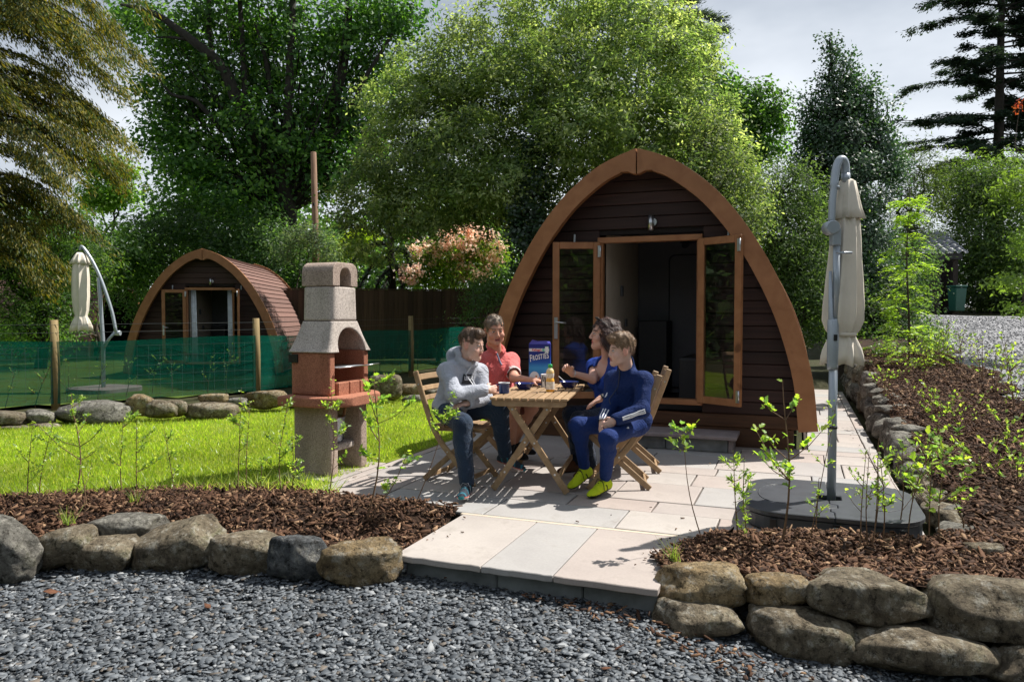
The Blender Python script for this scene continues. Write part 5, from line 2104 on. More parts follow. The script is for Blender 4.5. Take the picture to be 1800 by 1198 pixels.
def text_mesh(name, s_, size, mat, parent, loc, rot, thick=0.0, shear=0.0, squash=1.0, depth=0.0006, track=1.0):
    cu = bpy.data.curves.new(name, 'FONT')
    cu.body = s_
    cu.size = size
    cu.align_x = 'CENTER'
    cu.align_y = 'CENTER'
    cu.extrude = depth
    cu.offset = thick
    cu.shear = shear
    cu.space_character = track
    ob = bpy.data.objects.new(name, cu)
    COL.objects.link(ob)
    dg = bpy.context.evaluated_depsgraph_get()
    me_ = bpy.data.meshes.new_from_object(ob.evaluated_get(dg))
    bpy.data.objects.remove(ob)
    for v in me_.vertices:
        v.co.x *= squash
    me_.materials.clear()
    me_.materials.append(MATS[mat])
    o = bpy.data.objects.new(name, me_)
    COL.objects.link(o)
    o.parent = parent
    o.location = loc
    o.rotation_euler = rot
    return o


fy = -bd / 2 - 0.0016
mb = MB()
mb.box((-0.004, fy + 0.0006, 0.268), (0.178, 0.001, 0.022))
mb.build('brand_strip', 'print_white', cb)
text_mesh('brand_lettering', "Kellogg's", 0.024, 'print_red', cb, (-0.026, fy - 0.0004, 0.268), (R(90), 0, 0), 0.0006, 0.2)
mb = MB()
mb.tube([(0.034, fy, 0.268), (0.034, fy - 0.0006, 0.268)], 0.011, 16)
mb.box((0.064, fy - 0.0002, 0.27), (0.032, 0.001, 0.05))
mb.build('badge', 'print_green', cb)
mb = MB()
mb.box((0.064, fy - 0.0011, 0.27), (0.028, 0.0008, 0.044))
mb.build('badge_panel', 'print_white', cb)
n0 = 'FROSTIES'
sz = [0.074, 0.052, 0.052, 0.052, 0.052, 0.054, 0.058, 0.062]
xs_ = [-0.072, -0.046, -0.023, 0.0, 0.021, 0.035, 0.054, 0.078]
lt = thing('tmp', None, None)
COL.objects.unlink(lt)
bpy.data.objects.remove(lt)
lets = []
for ch, s_ in zip(n0, sz):
    o = text_mesh('letter', ch, s_, 'print_white', cb, (0, 0, 0), (R(90), R(-9), 0), 0.0016, 0.10, 0.66)
    xs0 = [v.co.x for v in o.data.vertices]
    lets.append((o, min(xs0), max(xs0)))
tot = sum(b - a for _, a, b in lets) + 0.0032 * (len(lets) - 1)
kx = 0.168 / tot
x = -0.086
for i, (o, a, b) in enumerate(lets):
    for v in o.data.vertices:
        v.co.x = (v.co.x - a) * kx
    o.location = (x, fy - 0.0006 - 0.0001 * i, 0.200 + 0.16 * (x + 0.086))
    x += (b - a + 0.0032) * kx
mb = MB()
r_ = random.Random(3)
for k in range(22):                                    # loose flakes printed low on the box
    x, z = r_.uniform(-0.03, 0.085), r_.uniform(0.015, 0.085)
    a0 = r_.uniform(0, 6)
    s0 = r_.uniform(0.008, 0.016)
    mb.prism([(x + s0 * math.cos(a0 + a) * r_.uniform(0.7, 1), fy + 0.0008, z + s0 * 0.8 * math.sin(a0 + a)) for a in (0, 1.1, 2.2, 3.3, 4.4, 5.4)], (0, -0.0006 - 0.00004 * k, 0))
mb.build('printed_flakes', 'print_orange', cb)
mb = MB()
pts_ = [(-0.08 + 0.075 * math.cos(a) * 0.6 + 0.035, fy + 0.0003, 0.055 + 0.05 * math.sin(a)) for a in [2 * math.pi * k / 18 for k in range(18)]]
mb.prism(pts_, (0, -0.0004, 0))
mb.build('printed_bowl', 'print_white', cb)
mb = MB()
mb.box((-bw / 2 - 0.0008, 0, 0.09), (0.0012, bd * 0.7, 0.15))
mb.build('side_panel_print', 'print_violet', cb)

jb = thing('juice_bottle', 'clear orange juice bottle with a green cap on the table', 'bottle', on_table(967, 688), 0)
mb = MB()
mb.lathe([(0, 0.002), (0.030, 0.0), (0.034, 0.006), (0.0345, 0.085), (0.033, 0.10), (0.027, 0.112), (0.0265, 0.12), (0.031, 0.135), (0.0325, 0.155), (0.030, 0.172), (0.021, 0.186), (0.0145, 0.191), (0.0145, 0.194)], 28)
m, t, b, o = nodes('juice')
z = mrange_in(t, (lambda c: (t.links.new(t.nodes.new('ShaderNodeTexCoord').outputs['Object'], c.inputs[0]), c.outputs['Z'])[1])(t.nodes.new('ShaderNodeSeparateXYZ')), 0, 0.2)
t.links.new(ramp(t, z, [(0.0, (0.85, 0.42, 0.03)), (0.6, (0.88, 0.5, 0.08)), (0.62, (0.8, 0.74, 0.6)), (0.72, (0.86, 0.6, 0.2)), (0.95, (0.85, 0.72, 0.45))]), b.inputs['Base Color'])
b.inputs['Roughness'].default_value = 0.15
b.inputs['Subsurface Weight'].default_value = 0.5
b.inputs['Subsurface Radius'].default_value = (0.03, 0.015, 0.004)
b.inputs['Coat Weight'].default_value = 0.5
MATS['juice'] = m
mb.build('body', 'juice', jb)
mb = MB()
mb.lathe([(0.0352, 0.02), (0.0352, 0.082)], 28)
mb.lathe([(0.028, 0.112), (0.0318, 0.132), (0.0332, 0.15)], 28)
m = plain('juice_label', (0.8, 0.7, 0.62), 0.4, var=0.35, scale=40, bmp=0)
mb.build('label_sleeve', 'juice_label', jb)
mb = MB()
mb.lathe([(0.0, 0.222), (0.016, 0.221), (0.0175, 0.218), (0.0175, 0.194), (0.0145, 0.193)], 20)
plain('cap_green', (0.03, 0.42, 0.10), 0.35, var=0.05, bmp=0)
mb.build('cap', 'cap_green', jb)
cp_ = thing('beaker', 'black and white printed beaker half hidden behind the juice bottle', 'cup', on_table(957, 680), 0)
mb = MB()
mb.lathe([(0, 0.002), (0.027, 0.0), (0.028, 0.005), (0.031, 0.108), (0.0315, 0.112), (0.029, 0.11), (0.026, 0.01), (0, 0.008)], 24)
mb.build('body', 'print_white', cp_)
mb = MB()
for a0, z0, z1 in ((3.5, 0.03, 0.1), (4.0, 0.008, 0.085), (4.5, 0.05, 0.1), (5.2, 0.01, 0.09)):
    vs, fs = [], []
    for k in range(5):
        a = a0 + 0.09 * k
        for zz in (z0, z1):
            vs.append(((0.0292 + 0.0024 * zz / 0.1 + 0.0004) * math.cos(a - 0.3 * (zz - z0) / 0.1), (0.0292 + 0.0024 * zz / 0.1 + 0.0004) * math.sin(a - 0.3 * (zz - z0) / 0.1), zz))
    fs = [(2 * k, 2 * k + 2, 2 * k + 3, 2 * k + 1) for k in range(4)]
    mb.add(vs, fs, True)
mb.build('printed_bands', 'print_black', cp_)

# ================================================================== PEOPLE
FH = Vector((FW.x, FW.y, 0)).normalized()
ZU = Vector((0, 0, 1))


def n3(v):
    return np.array(v, float) / (np.linalg.norm(np.array(v, float)) + 1e-12)


def wrinkle(amp, seed, sc=1.0, stretch=(1, 1, 1)):
    r_ = np.random.default_rng(seed)
    ks = [(r_.normal(size=3) * 26 * sc * np.array(stretch), r_.uniform(0, 6.3), 1.0) for _ in range(5)] + [(r_.normal(size=3) * 60 * sc * np.array(stretch), r_.uniform(0, 6.3), 0.4) for _ in range(4)]

    def f(X, Y, Z_):
        o = 0
        for k, ph, a in ks:
            o = o + a * np.sin(X * k[0] + Y * k[1] + Z_ * k[2] + ph)
        return o * (amp / 2.4)
    return f


class Person:
    def __init__(s, label, joints, face, build=1.0, head=1.0, skin=(0.52, 0.31, 0.23), tilt=0.0, group='people at the breakfast table'):
        w = {k: P(*v) for k, v in joints.items()}
        s.root = thing('person', label, 'person', (w['pel'].x, w['pel'].y, 0), 0, group)
        o = Vector(s.root.location)
        s.J = {k: np.array(v - o, float) for k, v in w.items()}
        s.b, s.hs, s.skin = build, head, skin
        f = n3(face)
        r_ = n3(np.cross(f, [0, 0, 1]))
        u = np.cross(r_, f)
        u, r_ = u * math.cos(tilt) + r_ * math.sin(tilt), r_ * math.cos(tilt) - u * math.sin(tilt)
        s.hM = np.array([r_, f, u])          # rows: right, forward, up
        J = s.J
        s.tr = n3(J['shR'] - J['shL'])
        s.tu = n3(J['neck'] - J['pel'])
        s.tf = n3(np.cross(s.tu, s.tr))
        s.tM = np.array([s.tr, s.tf, s.tu])
        P_ = np.array(list(J.values()))
        s.lo, s.hi = P_.min(0) - 0.22, P_.max(0) + 0.22
        s.lo[2] = min(s.lo[2], -0.02)

    def hp(s, x, y, z):
        return s.J['head'] + s.hs * (np.array([x, y, z]) @ s.hM)

    def T(s, c, x, y, z):
        return c + np.array([x, y, z]) @ s.tM

    def trunk(s, S, g, k=0.03, chest=0.155, depth=0.105, belly=0.0, waist=0.135):
        J, b = s.J, s.b
        pel, ch, nk = J['pel'], J['chest'], J['neck']
        S.ell(pel + 0.02 * s.tu, (0.165 * b + g, 0.115 * b + g, 0.12 * b + g), s.tM, k)
        mid = pel * 0.5 + ch * 0.5
        S.ell(mid + s.tf * belly, (waist * b + g, 0.10 * b + belly + g, 0.16 * b + g), s.tM, k)
        S.ell(ch, (chest * b + g, depth * b + g, 0.17 * b + g), s.tM, k)
        sh = (J['shR'] + J['shL']) / 2
        for q in ('shR', 'shL'):
            S.cap(nk * 0.55 + sh * 0.45 - 0.015 * s.tu, J[q] - 0.012 * s.tu, 0.05 * b + g, 0.052 * b + g, k)
            S.cap(ch + 0.3 * (J[q] - ch), J[q], 0.08 * b + g * 0.6, 0.052 * b + g, k)

    def arm(s, S, side, g, r_=(0.05, 0.042, 0.038, 0.026), k=0.02, t0=0.0, t1=1.0):
        J, b = s.J, s.b
        a, e, w = J['sh' + side], J['el' + side], J['wr' + side]
        S.cap(a, e, r_[0] * b + g, r_[1] * b + g, k)
        if t1 > 0:
            S.cap(e, e + (w - e) * t1, r_[2] * b + g, (r_[2] + (r_[3] - r_[2]) * t1) * b + g, k)

    def leg(s, S, side, g, r_=(0.085, 0.062, 0.056, 0.036), k=0.03, t1=1.0):
        J, b = s.J, s.b
        h, kn, an = J['hi' + side], J['kn' + side], J['an' + side]
        S.cap(h, kn, r_[0] * b + g, r_[1] * b + g, k)
        if t1 > 0:
            c = kn + (an - kn) * 0.3 - 0.012 * s.tf
            S.cap(kn, c, r_[1] * b + g, r_[2] * b + g, k)
            S.cap(c, kn + (an - kn) * t1, r_[2] * b + g, (r_[2] + (r_[3] - r_[2]) * t1) * b + g, k)

    def hand(s, S, side, palm, curl=0.6, spread=1.0, thumb=1):
        """wrist to knuckles along the joint, palm faces `palm`; four fingers of different length and a side thumb"""
        J, b = s.J, s.b
        w, q = J['wr' + side], J['ha' + side]
        d = n3(q - w)
        n = n3(palm)
        n = n3(n - d * (n @ d))
        sd_ = np.cross(d, n) * thumb
        sc = 0.92 * b
        M = np.array([d, sd_, n])
        S.cap(w - d * 0.02, w + d * 0.025 * sc, 0.026 * b, 0.025 * b, 0.012)
        S.ell(w + d * 0.05 * sc, (0.05 * sc, 0.040 * sc, 0.0165 * sc), M, 0.012)
        for i, (off, L, cz) in enumerate(((0.028, 0.070, 0.9), (0.0095, 0.079, 1.0), (-0.0095, 0.073, 1.1), (-0.027, 0.058, 1.2))):
            p = w + d * (0.083 - 0.004 * abs(i - 1)) * sc + sd_ * off * sc
            ang = 0.0
            for j, fr in enumerate((0.42, 0.32, 0.26)):
                ang += curl * cz * (0.55, 0.9, 0.7)[j]
                dir_ = d * math.cos(ang) + n * math.sin(ang) + sd_ * off * 1.2 * spread
                e = p + n3(dir_) * L * fr * sc
                S.cap(p, e, (0.0098 - 0.0009 * j) * sc, (0.0092 - 0.001 * j) * sc, 0.0035)
                p = e
        p = w + d * 0.022 * sc + sd_ * 0.026 * sc
        e = p + n3(d * 0.62 + sd_ * 0.62 + n * 0.4) * 0.042 * sc
        S.cap(p, e, 0.0155 * sc, 0.0115 * sc, 0.01)
        e2 = e + n3(d * 0.85 + sd_ * 0.1 + n * (0.3 + 0.3 * curl)) * 0.034 * sc
        S.cap(e, e2, 0.0112 * sc, 0.0085 * sc, 0.004)

    def headshape(s, S, male=True, fat=1.0, nose=1.0, mouth_open=0.0, kid=False):
        h, M = s.hs, s.hM
        E = lambda c, r_, k=0.012, op='add': S.ell(s.hp(*c), np.array(r_) * h, M, k * h, op)
        Cp = lambda a, b, r1, r2=None, k=0.01, op='add': S.cap(s.hp(*a), s.hp(*b), r1 * h, None if r2 is None else r2 * h, k * h, op)
        S.cap(s.J['neck'] - 0.05 * s.tu, s.hp(0, -0.022, -0.05), 0.062 * s.b if male else 0.052 * s.b, 0.055 * h if male else 0.048 * h, 0.02)
        E((0, -0.012, 0.035), (0.076, 0.096, 0.090))
        E((0, 0.022, -0.035), (0.060 * fat, 0.068, 0.078), 0.02)
        Cp((-0.04 * fat, 0.03, -0.075), (0, 0.068, -0.096), 0.026 * fat, 0.022, 0.02)
        Cp((0.04 * fat, 0.03, -0.075), (0, 0.068, -0.096), 0.026 * fat, 0.022, 0.02)
        E((0, 0.078, -0.092), (0.022, 0.018, 0.018), 0.012)
        bw_ = 0.0095 if kid else (0.0125 if male else 0.0105)
        Cp((-0.034, 0.076, 0.03), (0.034, 0.076, 0.03), bw_, None, 0.014)
        if kid:
            E((0, 0.045, -0.045), (0.054 * fat, 0.045, 0.045), 0.02)
        for x in (-1, 1):
            E((x * 0.042, 0.060, -0.030 if not kid else -0.036), (0.026 * fat, 0.024 + 0.003 * kid, 0.026 + 0.004 * kid), 0.014)
            E((x * 0.031, 0.099, 0.010), (0.017, 0.013, 0.010), 0.008, 'sub')
            E((x * 0.031, 0.0795, 0.009), (0.0135, 0.0125, 0.0125), 0.003)
            E((x * 0.077, -0.008, -0.005), (0.010, 0.020, 0.033), 0.006)
            E((x * 0.083, 0.004, -0.002), (0.006, 0.010, 0.018), 0.006, 'sub')
        nz_ = -0.006 if kid else 0.0
        Cp((0, 0.090, 0.012), (0, 0.105 + 0.003 * nose + nz_, -0.022), 0.0085, 0.0112 * nose, 0.010)
        E((-0.011, 0.098, -0.030), (0.009, 0.010, 0.008), 0.005)
        E((0.011, 0.098, -0.030), (0.009, 0.010, 0.008), 0.005)
        Cp((-0.019, 0.086, -0.054), (0.019, 0.086, -0.054), 0.0078, None, 0.006)
        Cp((-0.016, 0.084, -0.066 - mouth_open * 0.3), (0.016, 0.084, -0.066 - mouth_open * 0.3), 0.0085, None, 0.006)
        E((0, 0.098, -0.060 - mouth_open * 0.15), (0.018, 0.010, 0.003 + mouth_open * 0.3), 0.003, 'sub')

    def facecol(s, V, brow=(0.10, 0.06, 0.04), lip=(0.42, 0.15, 0.13)):
        q = (V - s.J['head']) @ s.hM.T / s.hs
        x, y, z = q[:, 0], q[:, 1], q[:, 2]
        c = np.tile(np.array(s.skin), (len(V), 1))
        blush = np.exp(-(((np.abs(x) - 0.045) / 0.022) ** 2 + ((z + 0.028) / 0.022) ** 2)) * (y > 0.03)
        c = c * (1 - 0.35 * blush[:, None]) + 0.35 * blush[:, None] * np.array([0.58, 0.25, 0.2])
        ear = (np.abs(x) > 0.072) & (np.abs(z) < 0.05) & (np.abs(y) < 0.04)
        c[ear] = c[ear] * np.array([1.05, 0.82, 0.8])
        bz = 0.033 - 0.12 * (np.abs(x) - 0.03) ** 2 / 0.03
        br = (np.abs(z - bz) < 0.0052) & (np.abs(np.abs(x) - 0.032) < 0.0185) & (y > 0.06)
        c[br] = brow
        lp = (np.abs(x) < 0.023) & (y > 0.07) & (z < -0.047) & (z > -0.074)
        c[lp] = lip
        mo = (np.abs(x) < 0.016) & (y > 0.06) & (np.abs(z + 0.0605) < 0.0038) & (y < 0.092)
        c[mo] = (0.12, 0.03, 0.03)
        ex = (np.abs(np.abs(x) - 0.031) < 0.0125) & (np.abs(z - 0.008) < 0.0062) & (y > 0.074) & (y < 0.0965)
        c[ex] = (0.5, 0.48, 0.46)
        ir = (np.abs(np.abs(x) - 0.031) < 0.0058) & (np.abs(z - 0.0075) < 0.0062) & (y > 0.074) & (y < 0.0965)
        c[ir] = (0.05, 0.04, 0.035)
        ll = (np.abs(np.abs(x) - 0.031) < 0.0145) & (np.abs(z - 0.0155) < 0.0026) & (y > 0.074)
        c[ll] = np.array(s.skin) * 0.35
        return c

    def slim(s, o, ratio):
        d = o.modifiers.new('slim', 'DECIMATE')
        d.ratio = ratio
        return o

    def body(s, hands, male=True, legs=False, **kw):
        S = Sdf(s.lo, s.hi, 0.0045)
        s.trunk(S, -0.016, chest=0.15)
        for q in 'RL':
            s.arm(S, q, -0.002)
            s.leg(S, q, -0.012 if not legs else 0.0)
            J = s.J
            S.cap(J['an' + q], J['an' + q] + (J['to' + q] - J['an' + q]) * 0.22 - np.array([0, 0, 0.02]), 0.03, 0.022, 0.02)
            palm, curl, th = hands[q]
            s.hand(S, q, palm, curl, 1.0, th)
        s.headshape(S, male, kw.get('fat', 1), kw.get('nose', 1), kw.get('mouth', 0.0), kw.get('kid', False))
        me = S.mesh('body', lambda V: s.facecol(V, kw.get('brow', (0.1, 0.06, 0.04)), kw.get('lip', (0.42, 0.15, 0.13))), 1, 'skin')
        return s.slim(link('body', me, None, s.root), 0.32)

    def cloth(s, name, fn_, colour, mat='cloth', h=0.0065, wr=0.005, seed=1, wsc=1.0, sm=1):
        S = Sdf(s.lo, s.hi, h)
        fn_(S)
        if wr:
            S.offset(wrinkle(wr * 0.6, seed, wsc))
            r_ = np.random.default_rng(seed + 50)
            J = s.J
            for q in 'RL':                                  # gathered folds where the limbs bend
                for jn, a_, b_, amp in (('el' + q, 'sh' + q, 'wr' + q, 1.0), ('kn' + q, 'hi' + q, 'an' + q, 0.9), ('an' + q, 'kn' + q, 'to' + q, 0.9), ('hi' + q, 'pel', 'kn' + q, 1.0), ('sh' + q, 'neck', 'el' + q, 0.8)):
                    c_ = J[jn]
                    w_ = S.win(c_ - 0.15, c_ + 0.15, 0)
                    if w_ is None:
                        continue
                    sl, (X, Y, Z_) = w_
                    k1 = n3(n3(J[b_] - c_) + n3(c_ - J[a_])) + 0.55 * r_.normal(size=3)
                    k1 = n3(k1) * r_.uniform(75, 105)
                    k2 = r_.normal(size=3) * 11
                    k3 = r_.normal(size=3) * 9
                    dd = (X - c_[0]) ** 2 + (Y - c_[1]) ** 2 + (Z_ - c_[2]) ** 2
                    ph = 1.6 * np.sin(X * k2[0] + Y * k2[1] + Z_ * k2[2] + r_.uniform(0, 6))
                    am = 0.5 + 0.5 * np.sin(X * k3[0] + Y * k3[1] + Z_ * k3[2] + r_.uniform(0, 6))
                    fold = np.abs(np.sin(0.5 * (X * k1[0] + Y * k1[1] + Z_ * k1[2]) + ph)) - 0.62
                    S.f[sl] += (wr * 1.5 * amp * am * fold * np.exp(-dd / 0.009)).astype(np.float32)
        cf = colour if callable(colour) else (lambda V: np.tile(np.array(colour), (len(V), 1)))
        return s.slim(link(name, S.mesh(name, cf, sm, mat), None, s.root), 0.27)

    def hair(s, fn_, col, seed=1, h=0.005, amp=0.006, name='hair', comb=(0.2, 0.9, 0.1), strands=1500, slen=1.0, fade=0.0):
        c = s.J['head']
        S = Sdf(c - 0.24 * s.hs - np.array([0, 0, 0.06]), c + 0.22 * s.hs, h)
        fn_(S)
        S.offset(wrinkle(amp, seed, 3.2, (1, 1, 0.45)))

        def colf(V):
            nn = vnoise(V, seed, 3, 26)
            q = (V - c) @ s.hM.T / s.hs
            t = np.clip(0.55 + 0.5 * nn, 0, 1)[:, None]
            c_ = np.array(col[0]) * (1 - t) + np.array(col[1]) * t
            if fade:                                        # clipped short at the sides and back
                k = fade * (1 - sstep(0.02, 0.062, q[:, 2]))[:, None] * (q[:, 1] < 0.06)[:, None]
                c_ = c_ * (1 - k) + (np.array(s.skin) * 0.35 + np.array(col[0]) * 0.4) * k
            return c_
        o = link(name, S.mesh(name, colf, 1, 'hair'), None, s.root)
        me = o.data                                         # loose strands lying over the mass
        r_ = np.random.default_rng(seed + 9)
        nv = len(me.vertices)
        co = np.empty(nv * 3, np.float32)
        me.vertices.foreach_get('co', co)
        no = np.empty(nv * 3, np.float32)
        me.vertices.foreach_get('normal', no)
        co, no = co.reshape(-1, 3), no.reshape(-1, 3)
        i = r_.choice(nv, strands)
        d = np.array(comb) @ s.hM + 0.35 * r_.normal(size=(strands, 3))
        d -= no[i] * (d * no[i]).sum(1, keepdims=True)
        d /= np.linalg.norm(d, axis=1, keepdims=True) + 1e-9
        L = (r_.uniform(0.014, 0.034, strands) * slen)[:, None]
        sd_ = np.cross(no[i], d) * 0.0016
        a = co[i] + no[i] * 0.001
        b = a + d * L * 0.55 + no[i] * (0.003 + 0.08 * L)
        c2 = a + d * L + no[i] * (0.002 + 0.10 * L * r_.uniform(-0.4, 1.6, (strands, 1)))
        V = np.stack([a - sd_, a + sd_, b + sd_ * 0.8, b - sd_ * 0.8, c2], 1).reshape(-1, 3)
        n0_ = np.arange(strands)[:, None] * 5
        F = np.concatenate([n0_ + np.array([[0, 1, 2]]), n0_ + np.array([[0, 2, 3]]), n0_ + np.array([[3, 2, 4]])])
        t = r_.random((strands, 1))
        cs = np.array(col[0]) * (1 - t) + np.array(col[1]) * 1.25 * t
        link('strands', npmesh('strands', V, F, np.concatenate([cs] * 3)), 'hair', o, kind='stuff')
        return o

    def shoe(s, side, colf, lace=None, h=0.005, size=1.0, name='shoe', tall=0.0):
        a, t = s.J['an' + side], s.J['to' + side]
        d = t - a
        L = 0.25 * size
        u0 = np.array([0, 0, 1.0])
        dd = n3(d - u0 * (d @ u0) * 0.55)
        dd = n3(t - (a - u0 * 0.055))
        r_ = n3(np.cross(dd, u0))
        u = np.cross(r_, dd)
        M = np.array([r_, dd, u])
        heel = a - u * 0.045 - dd * 0.03
        q = lambda x, y, z: heel + np.array([x, y, z]) * size @ M
        S = Sdf(np.minimum(a, t) - 0.16, np.maximum(a, t) + 0.17, h)
        S.ell(q(0, 0.012, 0.0), np.array((0.036, 0.046, 0.042)) * size, M, 0.02)
        S.ell(q(0, 0.10, -0.012), np.array((0.036, 0.10, 0.036)) * size, M, 0.03)
        S.ell(q(0.003, 0.175, -0.022), np.array((0.043, 0.058, 0.026)) * size, M, 0.03)
        S.cap(q(0, 0.115, 0.004), q(0, 0.035, 0.03 + tall), 0.031 * size, 0.039 * size, 0.02)
        S.cap(a + u * (0.032 + tall), a + u * 0.14, 0.027, 0.03, 0.006, 'sub')

        def sole(X, Y, Z_):
            e = (X - heel[0]) * u[0] + (Y - heel[1]) * u[1] + (Z_ - heel[2]) * u[2]
            return e + 0.036 * size
        S.fn(sole, S.lo, S.lo + S.n * h, 0.006, 'sub')

        def cf(V):
            p = (V - heel) @ M.T / size
            return colf(p)
        me = S.mesh(name, cf, 1, 'shiny_cloth')
        o = link(name, me, None, s.root)
        if lace is not None:
            mb = MB()
            mb.col = lace
            for k in range(4):
                y = 0.085 + 0.022 * k
                z = 0.052 - 0.013 * k
                pts_ = [q(-0.022 + 0.004 * (k % 2), y, z - 0.012), q(0, y + 0.006, z + 0.002), q(0.022, y, z - 0.012)]
                mb.tube([Vector(p) for p in pts_], 0.0032, 5)
            p0 = q(0, 0.085, 0.055)
            for sx_ in (-1, 1):
                mb.tube([Vector(p0), Vector(q(0.02 * sx_, 0.095, 0.062)), Vector(q(0.038 * sx_, 0.10, 0.03)), Vector(q(0.045 * sx_, 0.105, -0.01))], 0.0026, 5)
            mb.build('lace', 'painted', o)
        return o

    def ribbon(s, name, target, pts_, width, col, inner=None, off=0.0025, parent=None, mat='painted'):
        bm = bmesh.new()
        bm.from_mesh(target.data)
        bv = BVHTree.FromBMesh(bm)
        bm.free()
        P2, N2 = [], []
        for p in pts_:
            c = None
            if inner is not None:                          # from inside the chest outwards
                c, n, i, dd = bv.ray_cast(Vector(p), Vector(inner))
            if c is None:
                c, n, i, dd = bv.find_nearest(Vector(p))
            P2.append(c)
            N2.append(n)
        vs, fs = [], []
        for i in range(len(P2)):
            tg = (P2[min(i + 1, len(P2) - 1)] - P2[max(i - 1, 0)]).normalized()
            sd_ = tg.cross(N2[i]).normalized()
            for k in (-1, 1):
                vs.append(P2[i] + sd_ * (k * width / 2) + N2[i] * off)
            for k in (-1, 1):
                vs.append(P2[i] + sd_ * (k * width / 2) - N2[i] * 0.002)
        for i in range(len(P2) - 1):
            a = 4 * i
            fs += [(a, a + 1, a + 5, a + 4), (a, a + 4, a + 6, a + 2), (a + 1, a + 3, a + 7, a + 5)]
        mb = MB()
        mb.col = col
        mb.add(vs, fs, True)
        return mb.build(name, mat, parent or s.root)


def lerp(a, b, t):
    return a + (b - a) * t


def short_hair(p, S, top=0.0, back=0.0, side=0.0, front=0.058, slope=0.62, fr=0.0):
    h, M = p.hs, p.hM
    S.ell(p.hp(0, -0.016 - back * 0.5, 0.040 + top * 0.5), np.array((0.081 + side, 0.102 + back, 0.094 + top)) * h, M, 0.01)
    if fr:
        S.cap(p.hp(-0.04, 0.072, 0.098), p.hp(0.04, 0.075, 0.1), 0.02 * h, 0.022 * h, 0.02)
        S.cap(p.hp(-0.03, 0.03, 0.118), p.hp(0.03, 0.05, 0.115), 0.024 * h, 0.024 * h, 0.03)

    def cut(X, Y, Z_):
        dx, dy, dz = X - p.J['head'][0], Y - p.J['head'][1], Z_ - p.J['head'][2]
        y = (dx * M[1, 0] + dy * M[1, 1] + dz * M[1, 2]) / h
        z = (dx * M[2, 0] + dy * M[2, 1] + dz * M[2, 2]) / h
        line = np.where(y > 0.035, 0.022 + (y - 0.035) * (front - 0.022) / 0.055, np.where(y > 0.012, -0.012 + 0 * y, np.where(y > -0.03, 0.024 + 0 * y, 0.02 + (y + 0.03) * slope * 1.6)))
        return (z - line) * h * 0.8
    S.fn(cut_neg(cut), S.lo, S.lo + S.n * S.h, 0.006, 'sub')


def cut_neg(f):
    return lambda X, Y, Z_: f(X, Y, Z_)


def above_line(f):
    return f


SKIN = (0.50, 0.285, 0.205)
# ---- boy in the grey hoodie
bl = Person('boy in a light grey hoodie and dark jeans holding a blue mug',
            dict(pel=(792, 716, 5.93), chest=(803, 664, 5.9), neck=(817, 630, 5.86), head=(829, 606, 5.80), shR=(786, 652, 5.74), elR=(799, 694, 5.60), wrR=(853, 686, 5.69), haR=(872, 683, 5.73),
                 shL=(842, 654, 6.02), elL=(853, 700, 5.90), wrL=(822, 708, 5.66), haL=(798, 712, 5.6), hiR=(787, 724, 5.84), knR=(813, 745, 5.50), anR=(821, 850, 5.42), toR=(811, 872, 5.22),
                 hiL=(806, 722, 6.0), knL=(878, 716, 5.86), anL=(888, 798, 5.93), toL=(922, 822, 5.86)),
            RT * 0.84 - FH * 0.42 - ZU * 0.15, 0.92, 0.98, (0.66, 0.42, 0.335), 0.0)
bl.body({'R': (tuple(RT * 0.2 + FH * 0.9 - ZU * 0.1), 0.62, 1), 'L': (tuple(-ZU + FH * 0.3), 0.55, -1)}, True, fat=1.1, brow=(0.25, 0.16, 0.11), mouth=0.012, nose=0.85, kid=True)


def hoodie(S):
    J = bl.J
    bl.trunk(S, 0.016, 0.035, 0.155, 0.11, 0.02, 0.15)
    S.ell(bl.T(J['pel'], 0, 0.01, 0.0), (0.165, 0.125, 0.07), bl.tM, 0.03)
    for q in 'RL':
        bl.arm(S, q, 0.018, (0.052, 0.046, 0.044, 0.034), 0.03, t1=0.93)
        w, e = J['wr' + q], J['el' + q]
        d = n3(w - e)
        S.cap(w - d * 0.055, w - d * 0.03, 0.039, 0.037, 0.006)
        S.cap(w - d * 0.012 + d * 0.02, w + d * 0.1, 0.034, 0.045, 0.004, 'sub')
    nk = J['neck']
    # hood lying behind and round the neck
    ring = [bl.T(nk, 0.085 * math.cos(a), 0.010 + 0.075 * math.sin(a), 0.0 + 0.032 * (math.sin(a) < 0) - 0.02 * math.sin(a)) for a in [2 * math.pi * k / 14 for k in range(15)]]
    for a, b in zip(ring[:-1], ring[1:]):
        S.cap(a, b, 0.026, 0.026, 0.012)
    S.ell(bl.T(nk, 0, -0.10, -0.005), (0.10, 0.05, 0.07), bl.tM, 0.025)
    S.cap(nk + 0.01 * bl.tu, bl.hp(0, -0.01, -0.05), 0.050, 0.066, 0.01, 'sub')
    S.ell(bl.T(J['pel'], 0, 0.115, 0.075), (0.11, 0.035, 0.06), bl.tM, 0.012)


hd = bl.cloth('hoodie', hoodie, (0.42, 0.44, 0.50), 'cloth', 0.006, 0.006, 3, 0.9)


def jeans(p, g=0.014, t1=0.97, rr=(0.082, 0.062, 0.056, 0.044)):
    def f(S):
        J = p.J
        S.ell(J['pel'] - 0.01 * p.tu, (0.165 * p.b + g, 0.12 * p.b + g, 0.10 * p.b + g), p.tM, 0.03)
        for q in 'RL':
            S.cap(J['pel'] - 0.03 * p.tu, J['hi' + q], 0.085, 0.085, 0.03)
            p.leg(S, q, g, rr, 0.03, t1)
            an, kn = J['an' + q], J['kn' + q]
            d = n3(an - kn)
            S.cap(an - d * 0.002 + d * 0.045, an + d * 0.13, 0.05, 0.06, 0.004, 'sub')
    return f


